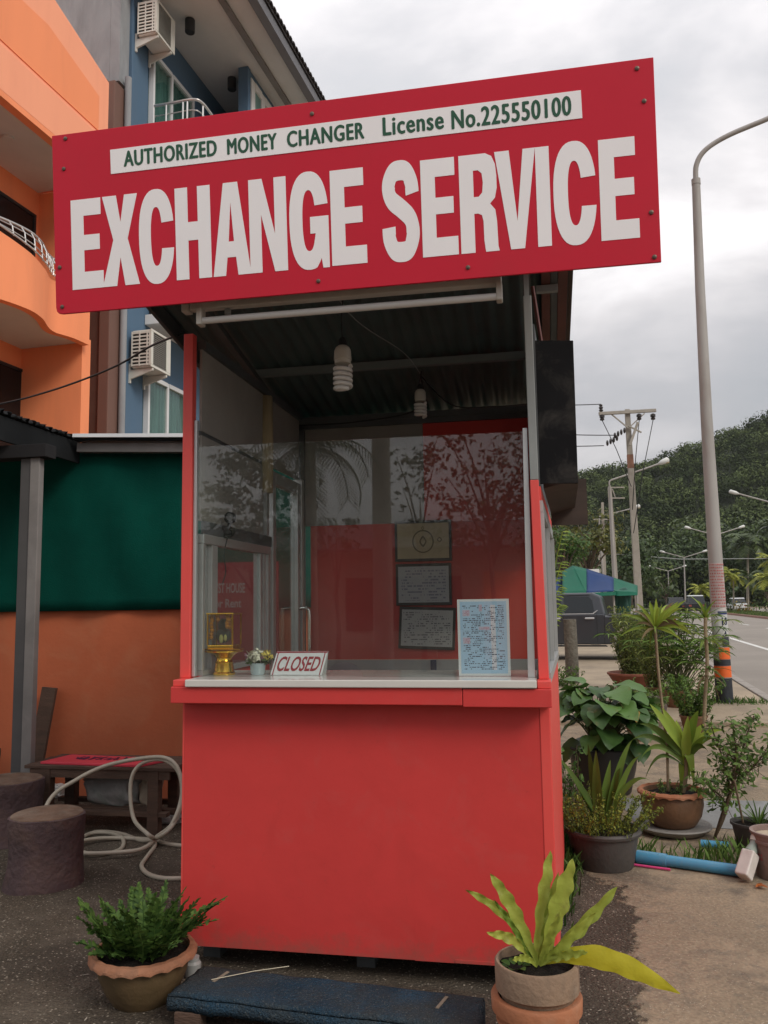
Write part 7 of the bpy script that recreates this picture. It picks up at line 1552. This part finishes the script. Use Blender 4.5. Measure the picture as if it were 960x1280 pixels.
for s_ in (-1, 1):
    sidep([(0.84, 1.19), (0.36, 1.58), (0.10, 1.60), (0.06, 1.19)], 0.004, 'window', m_carglass, s_=s_); sidep([(-0.01, 1.19), (0.02, 1.60), (-0.62, 1.60), (-0.70, 1.50), (-0.74, 1.24), (-0.70, 1.19)], 0.004, 'window', m_carglass, s_=s_)
    sidep([(0.10, 1.625), (-0.64, 1.635), (-0.64, 1.655), (0.12, 1.65)], 0.012, 'visor', m_trim, s_=s_)
    PB(MB().prism([(0.95, 1.152), (0.95, 1.168), (-0.70, 1.178), (-0.82, 1.26), (-0.835, 1.25), (-0.72, 1.160)], lambda u_, v_, d: (u_, s_ * (0.895 + d), v_), 0, 0.012), 'chrome_strip', m_wcarp)
    for xh in (-0.62, 0.22): PB(MB().prism([(xh - .12, 1.03), (xh + .10, 1.03), (xh + .12, 1.05), (xh + .10, 1.075), (xh - .12, 1.075)], lambda u_, v_, d: (u_, s_ * (0.90 + d), v_), 0, 0.04), 'door_handle', m_wcarp, bevel=0.01)
    for xs in (0.03, 0.98, -0.80): PB(MB().prism([(xs - .006, 0.46), (xs + .006, 0.46), (xs + .006, 1.15), (xs - .006, 1.15)], lambda u_, v_, d: (u_, s_ * (0.9005 + d), v_), 0, 0.002), 'door_seam', m_trim)
    PB(MB().prism([(-0.98, 0.42), (-0.96, 0.42), (-0.98, 1.12), (-1.0, 1.12)], lambda u_, v_, d: (u_, s_ * (0.9005 + d), v_), 0, 0.002), 'bed_gap', m_trim)
    PB(MB().prism([(-1.05, 0.345), (1.05, 0.345), (1.0, 0.385), (-1.0, 0.385)], lambda u_, v_, d: (u_, s_ * (0.86 + d), v_), 0, 0.10), 'running_board', m_trim, bevel=0.01)
    for xs in (-0.75, 0.35): PB(MB().prism([(xs - .12, 0.386), (xs + .12, 0.386), (xs + .12, 0.396), (xs - .12, 0.396)], lambda u_, v_, d: (u_, s_ * (0.88 + d), v_), 0, 0.07), 'step_pad', m_chrome)
    PB(MB().box(2.35, 2.57, s_ * 0.62 - .18, s_ * 0.62 + .18, 0.78, 0.92), 'headlight', mat('headlamp_glass', (0.6, 0.62, 0.64), 0.1), bevel=0.02)
    PB(MB().box(-2.69, -2.6, s_ * 0.80 - .07, s_ * 0.80 + .07, 0.72, 1.02), 'tail_light', mat('red_lens', (0.35, 0.01, 0.01), 0.2), bevel=0.01)
    PB(MB().box(0.60, 0.72, s_ * 1.0 - .12, s_ * 1.0 + .10, 1.12, 1.28), 'mirror', m_car, bevel=0.03)
    for xw in (XF, XRr):
        wm = MB(); wm.lathe([(0.25, -0.12), (0.34, -0.12), (0.375, -0.09), (0.375, 0.09), (0.34, 0.12), (0.25, 0.12)], (0, 0, 0), 32); wm.v = [(xw + p[0], s_ * 0.80 + p[2], 0.378 + p[1]) for p in wm.v]; wh = PB(wm, 'wheel', m_tyre, smooth='auto')
        rm = MB(); rm.lathe([(0.25, 0.07), (0.245, 0.10), (0.22, 0.10), (0.20, 0.06), (0.06, 0.07), (0.05, 0.09), (0.01, 0.09)], (0, 0, 0), 24); rm.v = [(xw + p[0], s_ * (0.80 + p[2]), 0.378 + p[1]) for p in rm.v]; PB(rm, 'rim', m_chrome, wh, smooth='auto')
PB(MB().prism([(0.97, 1.15), (0.42, 1.60), (0.40, 1.60), (0.95, 1.15)], lambda u_, v_, d: (u_ + .03, d * (1 - .16 * max(0, (v_ - 1.12) / .6)), v_), -0.76, 0.76), 'windscreen', m_carglass)
PB(MB().box(-2.60, -1.06, -0.80, 0.80, 1.125, 1.14), 'bed_cover', m_trim, bevel=0.01)
# distant vehicles on the road
def far_car(label, nm, x, yb, D, w, h, bc_, van=False, roofc=None):
    q = dep(x, yb, D); q.z = 0.008; T = thing(nm, label, 'car', tuple(q), R(-4))
    def cbx(mb, n2, mt, **k): return mb.build(n2, mt, T, local=True, **k)
    cbx(MB().box(-w / 2, w / 2, 0, 4.2, 0.28, h * 0.58), 'body', bc_, bevel=0.12, bseg=3)
    cbx(MB().hexa([(-w * .47, .4, h * .57), (w * .47, .4, h * .57), (w * .47, 3.6, h * .57), (-w * .47, 3.6, h * .57), (-w * .40, .9, h), (w * .40, .9, h), (w * .40, 3.0, h), (-w * .40, 3.0, h)]), 'cabin', m_carglass, bevel=0.06)
    cbx(MB().hexa([(-w * .41, .85, h * .97), (w * .41, .85, h * .97), (w * .41, 3.05, h * .97), (-w * .41, 3.05, h * .97), (-w * .38, 1.0, h + .06), (w * .38, 1.0, h + .06), (w * .38, 2.9, h + .06), (-w * .38, 2.9, h + .06)]), 'roof', roofc or bc_, bevel=0.03)
    for sx in (-1, 1):
        for yy in (.75, 3.3):
            wm = MB(); wm.lathe([(.2, -.1), (.31, -.1), (.33, 0), (.31, .1), (.2, .1)], (0, 0, 0), 18); wm.v = [(sx * (w / 2 - .08) + p[2], yy + p[0], .33 + p[1]) for p in wm.v]; cbx(wm, 'wheel', m_tyre, smooth='auto')
        cbx(MB().box(sx * w * .36 - .15, sx * w * .36 + .15, -.03, .1, h * .38, h * .48), 'light', mat('far_car_light', (.4, .1, .08), .2), bevel=0.02)
m_dgrey = mat('dark_car', (0.02, 0.021, 0.024), 0.35); m_wcar = mat('white_car', (0.62, 0.64, 0.64), 0.3)
far_car('dark vehicle with white roof driving away on the road', 'car', 872, 766, 92, 2.0, 1.95, m_dgrey, roofc=m_wcar)
far_car('dark car beside the white-roofed vehicle on the road', 'car', 847, 766, 96, 2.0, 1.75, m_dgrey)
pc = dep(886, 762, 92); 
far_car('white car half hidden behind the median hedge', 'car', 925, 764, 105, 1.9, 1.6, m_wcar)

# ================================================================== TREES
def lobes_at(x, y, D, rpx, n_, seed, flat_=0.8):
    rs_ = random.Random(seed); o = []; c = dep(x, y, D); r_ = rpx * D / F
    for i in range(n_):
        a = rs_.uniform(0, 6.28); k_ = r_ * rs_.uniform(.25, .75); s_ = r_ * rs_.uniform(.35, .6); o.append(((c.x + k_ * math.cos(a), c.y + k_ * math.sin(a), c.z + rs_.uniform(-.6, .6) * r_ * flat_), (s_, s_, s_ * .8)))
    return o
l_t1 = leafmat('bright_tree_leaf', (0.045, 0.105, 0.018), (0.10, 0.19, 0.035), 0.5, 0.25); l_t2 = leafmat('olive_tree_leaf', (0.09, 0.105, 0.022), (0.20, 0.20, 0.05), 0.5, 0.25); l_t3 = leafmat('deep_tree_leaf', (0.025, 0.055, 0.014), (0.06, 0.10, 0.025), 0.5, 0.2)
def px_tree(nm, label, x, y, D, rpx, n_, seed, mt, size, per, group='trees behind the tent'):
    q = dep(x, 760, D); lb = lobes_at(x, y, D, rpx, n_, seed); tree(nm, label, (q.x, q.y, 0), dep(x, y, D).z + rpx * D / F * .5, lb, per, size, mt, group, tr=0.16)
px_tree('leafy_tree', 'bright green feathery tree above the left tent panel', 706, 678, 40, 32, 9, 1, l_t1, 0.11, 260)
px_tree('leafy_tree', 'olive yellow tree between the green tree and the power pole', 738, 668, 55, 40, 10, 2, l_t2, 0.15, 150)
px_tree('leafy_tree', 'pale tree partly hidden behind the kiosk flap', 672, 650, 52, 40, 9, 3, l_t2, 0.15, 140)
px_tree('leafy_tree', 'dark tree behind the slim pole and tent', 775, 700, 75, 45, 10, 4, l_t3, 0.2, 80)
HF = ['dark tree at the hill foot behind the tent end', 'dark tree behind the farthest double-arm lamp', 'dark tree behind the lamp above the white-roofed vehicle', 'dark tree hidden partly by the striped lamp post', 'dark tree behind the slim green palm', 'dark tree behind the bright yellow palm', 'dark tree between the power pole and the lamps', 'dark tree beyond the right end of the median', 'low dark tree at the hill foot beside the dark car', 'low dark tree behind the pair of small palms', 'low dark tree behind the palm with orange fronds']
for i, (x, y, D, rp) in enumerate(((815, 712, 165, 46), (848, 700, 160, 44), (880, 690, 168, 50), (910, 695, 160, 48), (945, 690, 168, 52), (985, 690, 165, 55), (790, 720, 150, 34), (1025, 690, 165, 50), (833, 735, 140, 22), (905, 735, 142, 22), (960, 735, 140, 24))):
    px_tree('roadside_tree', HF[i], x, y, D, rp, 9, 20 + i, l_t3 if i % 2 else leafmat('hillfoot_leaf', (0.035, 0.066, 0.016), (0.085, 0.13, 0.03), 0.5, 0.2), 0.42, 16, 'dark trees at the hill foot')
def palm(label, x, y_top, D, fr_len, n_f, mt, seed, trunk_r=0.09, lw_=0.05, group='palms on the median', droop=1.5, zbase=0.166, nm='palm_tree', nl=20):
    b = dep(x, 765, D); b.z = zbase; tpv = dep(x, y_top, D); T = thing(nm, label, 'palm', tuple(b), 0, group); rs_ = random.Random(seed)
    MB().tube([b, b.lerp(tpv, .5) + Vector((rs_.uniform(-.05, .05), 0, 0)), tpv], [trunk_r * 1.3, trunk_r, trunk_r * .8], 10).build('trunk', m_palebark, T, smooth='auto')
    for i in range(n_f):
        a = i * 2.4 + seed; el = 1.25 - 1.5 * (i / n_f) + rs_.uniform(-.15, .15); p = tpv.copy(); e_ = el; pts_ = [p.copy()]; nseg = nl
        mb = MB(); L_ = fr_len * rs_.uniform(.8, 1.1)
        for k_ in range(nseg):
            d = frame_dir(a, e_); p = p + d * (L_ / nseg); e_ -= droop / nseg; pts_.append(p.copy()); t = k_ / nseg
            if t < .12: continue
            s_ = Vector((-math.sin(a), math.cos(a), 0)); ll = fr_len * .30 * (math.sin(math.pi * min(1, .15 + t * .85)) ** .6)
            for sgn in (-1, 1):
                dv = (s_ * sgn + d * .5 - Vector((0, 0, rs_.uniform(.15, .75)))).normalized(); w_ = d * lw_ * .5
                mb.add([p - w_, p + dv * ll * .5 - w_ * .9, p + dv * ll, p + dv * ll * .5 + w_ * .9, p + w_], [(0, 1, 2, 3, 4)])
        mb.tube(pts_, trunk_r * .12, 4, caps=False); mb.build('frond', mt, T)
    return T
l_palmy = leafmat('yellow_palm_leaf', (0.17, 0.22, 0.035), (0.36, 0.37, 0.06), 0.5, 0.25, 0.2); l_palmg = leafmat('green_palm_leaf', (0.04, 0.075, 0.02), (0.10, 0.14, 0.04), 0.45, 0.2)
for i, (lb, x, yt, D, fl, mt, n_) in enumerate((('short yellow green palm between the two double-arm lamps', 876, 738, 95, 1.9, l_palmy, 14), ('pair of small palms right of the striped post, left one', 905, 718, 88, 1.8, l_palmy, 12), ('pair of small palms right of the striped post, right one', 917, 722, 90, 1.6, l_palmy, 11), ('slim green palm before the tall coconut palm', 935, 722, 92, 1.9, l_palmg, 12), ('yellow palm with orange fronds at the median edge', 962, 724, 80, 2.4, l_palmy, 14), ('bright yellow palm crown over the median edge', 966, 702, 88, 2.3, l_palmy, 13))):
    palm(lb, x, yt, D, fl, n_, mt, i * 1.3, 0.08, 0.14, nl=16)
palm('tall dark coconut palm rising over the median palms', 935, 678, 150, 5.2, 18, l_palmg, 3, 0.2, 0.30, 'coconut palms by the hill', 2.0, 0.0)
palm('tall coconut palm at the right above the median', 972, 660, 150, 5.2, 18, l_palmg, 5, 0.2, 0.30, 'coconut palms by the hill', 2.0, 0.0)
# orange croton on the median and hedge shrubs
def hedge(label, x0, x1, y, D, hgt, mt, seed, nm='median_hedge'):
    a = dep(x0, y, D); b = dep(x1, y, D); a.z = b.z = 0.166; T = thing(nm, label, 'hedge', tuple(a.lerp(b, .5))); lb = []; rs_ = random.Random(seed); n_ = max(3, int((b - a).length / .8))
    for i in range(n_):
        p = a.lerp(b, (i + .5) / n_); s_ = hgt * rs_.uniform(.42, .6); lb.append(((p.x, p.y + rs_.uniform(-.3, .3), .166 + s_ * .9), (.65, .6, s_)))
    V, Fq, nn = crown_mesh(lb, 90, 0.13); o = npmesh('foliage', V, Fq, mt, T, root=T, normals=nn); o['kind'] = 'stuff'
    mbh = MB(); [mbh.tube([(c_[0], c_[1], .15), (c_[0], c_[1], c_[2])], .03, 5) for c_, r_ in lb]; mbh.build('stems', m_twig, T)
hedge('dark green clipped hedge on the median behind the striped post', 900, 925, 764, 84, 1.3, l_t3, 1); hedge('orange yellow croton clump on the median', 922, 940, 764, 82, 1.25, leafmat('croton_leaf', (0.22, 0.15, 0.02), (0.36, 0.26, 0.03)), 2); hedge('green hedge at the right end of the median', 940, 985, 765, 78, 1.5, l_t1, 3)
hedge('low hedge on the median behind the parked vehicles', 800, 838, 762, 118, 1.6, l_t3, 4); hedge('hedge behind the white-roofed vehicle', 862, 902, 762, 112, 1.5, l_t3, 5)
rs_ = np.random.RandomState(4); V, Fq = [], []; k_ = 0
for i in range(9000):
    Y = rs_.uniform(48, 130); off_ = rs_.uniform(9.45, 12.35); x, y, _ = road_pt(Y, off_); h = rs_.uniform(.1, .25); a = rs_.uniform(0, 6.28); w = .05
    V += [(x - w * math.cos(a), y - w * math.sin(a), .166), (x + w * math.cos(a), y + w * math.sin(a), .166), (x + .05, y, .166 + h)]; Fq.append((k_, k_ + 1, k_ + 2)); k_ += 3
o = npmesh('median_grass', V, Fq, leafmat('grass_blade', (0.07, 0.12, 0.025), (0.14, 0.20, 0.05))); tag(o, 'short green grass covering the road median', 'grass', kind='stuff')

# ================================================================== BEHIND THE CAMERA (mirrored in the kiosk glass)
def mir(x, y, Yv):   # point seen at pixel x,y through the glass at virtual depth Yv, folded to its real place
    p = onY(x, y, Yv); return Vector((p.x, 2 * 3.55 - p.y, p.z))
q = mir(478, 700, 15.0); rp = MB().tube([(q.x, q.y, 0), (q.x, q.y, 9)], [0.19, 0.15], 14).build('opposite_pole', m_conc, smooth='auto', base=(q.x, q.y, 0)); tag(rp, 'concrete pole across the yard, mirrored in the kiosk glass', 'utility pole')
def rtree(label, x, y, Yv, rpx, n_, seed, mt, flat_=.8, per=60, size=.16):
    c = mir(x, y, Yv); r_ = rpx * Yv / F; rs_ = random.Random(seed); lb = []
    for i in range(n_):
        a = rs_.uniform(0, 6.28); k_ = r_ * rs_.uniform(.2, .9); s_ = r_ * rs_.uniform(.22, .42); lb.append(((c.x + k_ * math.cos(a), c.y + k_ * math.sin(a) * .5, c.z + rs_.uniform(-.9, .9) * r_ * flat_), (s_, s_, s_ * .45)))
    tree('yard_tree', label, (c.x, c.y, 0), c.z + r_ * .6, lb, per, size, mt, 'trees across the yard mirrored in the glass', tr=.07, limbs=0.2)
rtree('layered tree across the yard, mirrored right of the pole', 525, 615, 19, 62, 26, 5, l_t3, 1.0, 150, .085)
rtree('open leafy tree across the yard, mirrored on the red panel', 610, 600, 18, 90, 60, 6, l_t3, 1.0, 110, .085)
rtree('dense tree across the yard, mirrored in the door corner', 320, 640, 16, 88, 46, 7, l_t3, .9, 260, .09)
rtree('low dark tree across the yard, mirrored under the palm', 420, 668, 20, 40, 16, 8, l_t3, .5, 220, .09)
c = mir(385, 560, 13.0); T = thing('yard_palm', 'palm across the yard, mirrored at the left of the glass', 'palm', (c.x, c.y, 0))
MB().tube([(c.x, c.y, 0), tuple(c)], [.16, .12], 10).build('trunk', m_palebark, T, smooth='auto')
for i in range(16):
    a = i * 2.4; mb = MB(); p = c.copy(); e_ = 1.1 - 1.3 * i / 16; pp = [p.copy()]
    for k_ in range(22):
        d = frame_dir(a, e_); p = p + d * (1.5 / 22); e_ -= 1.9 / 22; pp.append(p.copy()); s_ = Vector((-math.sin(a), math.cos(a), 0))
        for sgn in (-1, 1):
            dv = (s_ * sgn + d * .5 - Vector((0, 0, .5))).normalized(); mb.add([p - d * .012, p + dv * .22 - d * .012, p + dv * .38, p + dv * .22 + d * .012, p + d * .012], [(0, 1, 2, 3, 4)])
    mb.tube(pp, .012, 4, caps=False); mb.build('frond', l_palmg, T)
H2 = thing('opposite_shop', 'low cream shop with orange shutter across the yard, mirrored in the glass', 'shop', (-3, -16, 0))
MB().box(-12, 6, -17, -16, 0, 3.1).build('wall', mat('cream_render', (0.42, 0.36, 0.28), .9, .1, 1), H2)
MB().box(-1.6, 0.2, -15.99, -15.93, 0, 2.4).build('shutter', m_or, H2); MB().box(-5.5, -2.2, -15.99, -15.95, 0.8, 2.3).build('window', m_dark, H2)
MB().hexa([(-12.4, -15.2, 3.0), (6.4, -15.2, 3.0), (6.4, -17.6, 3.9), (-12.4, -17.6, 3.9), (-12.4, -15.2, 3.08), (6.4, -15.2, 3.08), (6.4, -17.6, 3.98), (-12.4, -17.6, 3.98)]).build('roof', m_tile, H2)

# ================================================================== AIR
m_haze = bpy.data.materials.new('haze_air'); m_haze.use_nodes = True; tt = m_haze.node_tree; tt.nodes.clear()
ho = tt.nodes.new('ShaderNodeOutputMaterial'); pv = tt.nodes.new('ShaderNodeVolumePrincipled'); pv.inputs['Density'].default_value = 0.00013
pv.inputs['Color'].default_value = (0.90, 0.93, 0.95, 1); pv.inputs['Anisotropy'].default_value = 0.2; tt.links.new(pv.outputs[0], ho.inputs['Volume'])
hz_ = MB().box(-500, 700, -60, 620, -2, 130).build('haze', m_haze); tag(hz_, 'thin pale haze in the air over the road and hill', 'haze', kind='stuff')
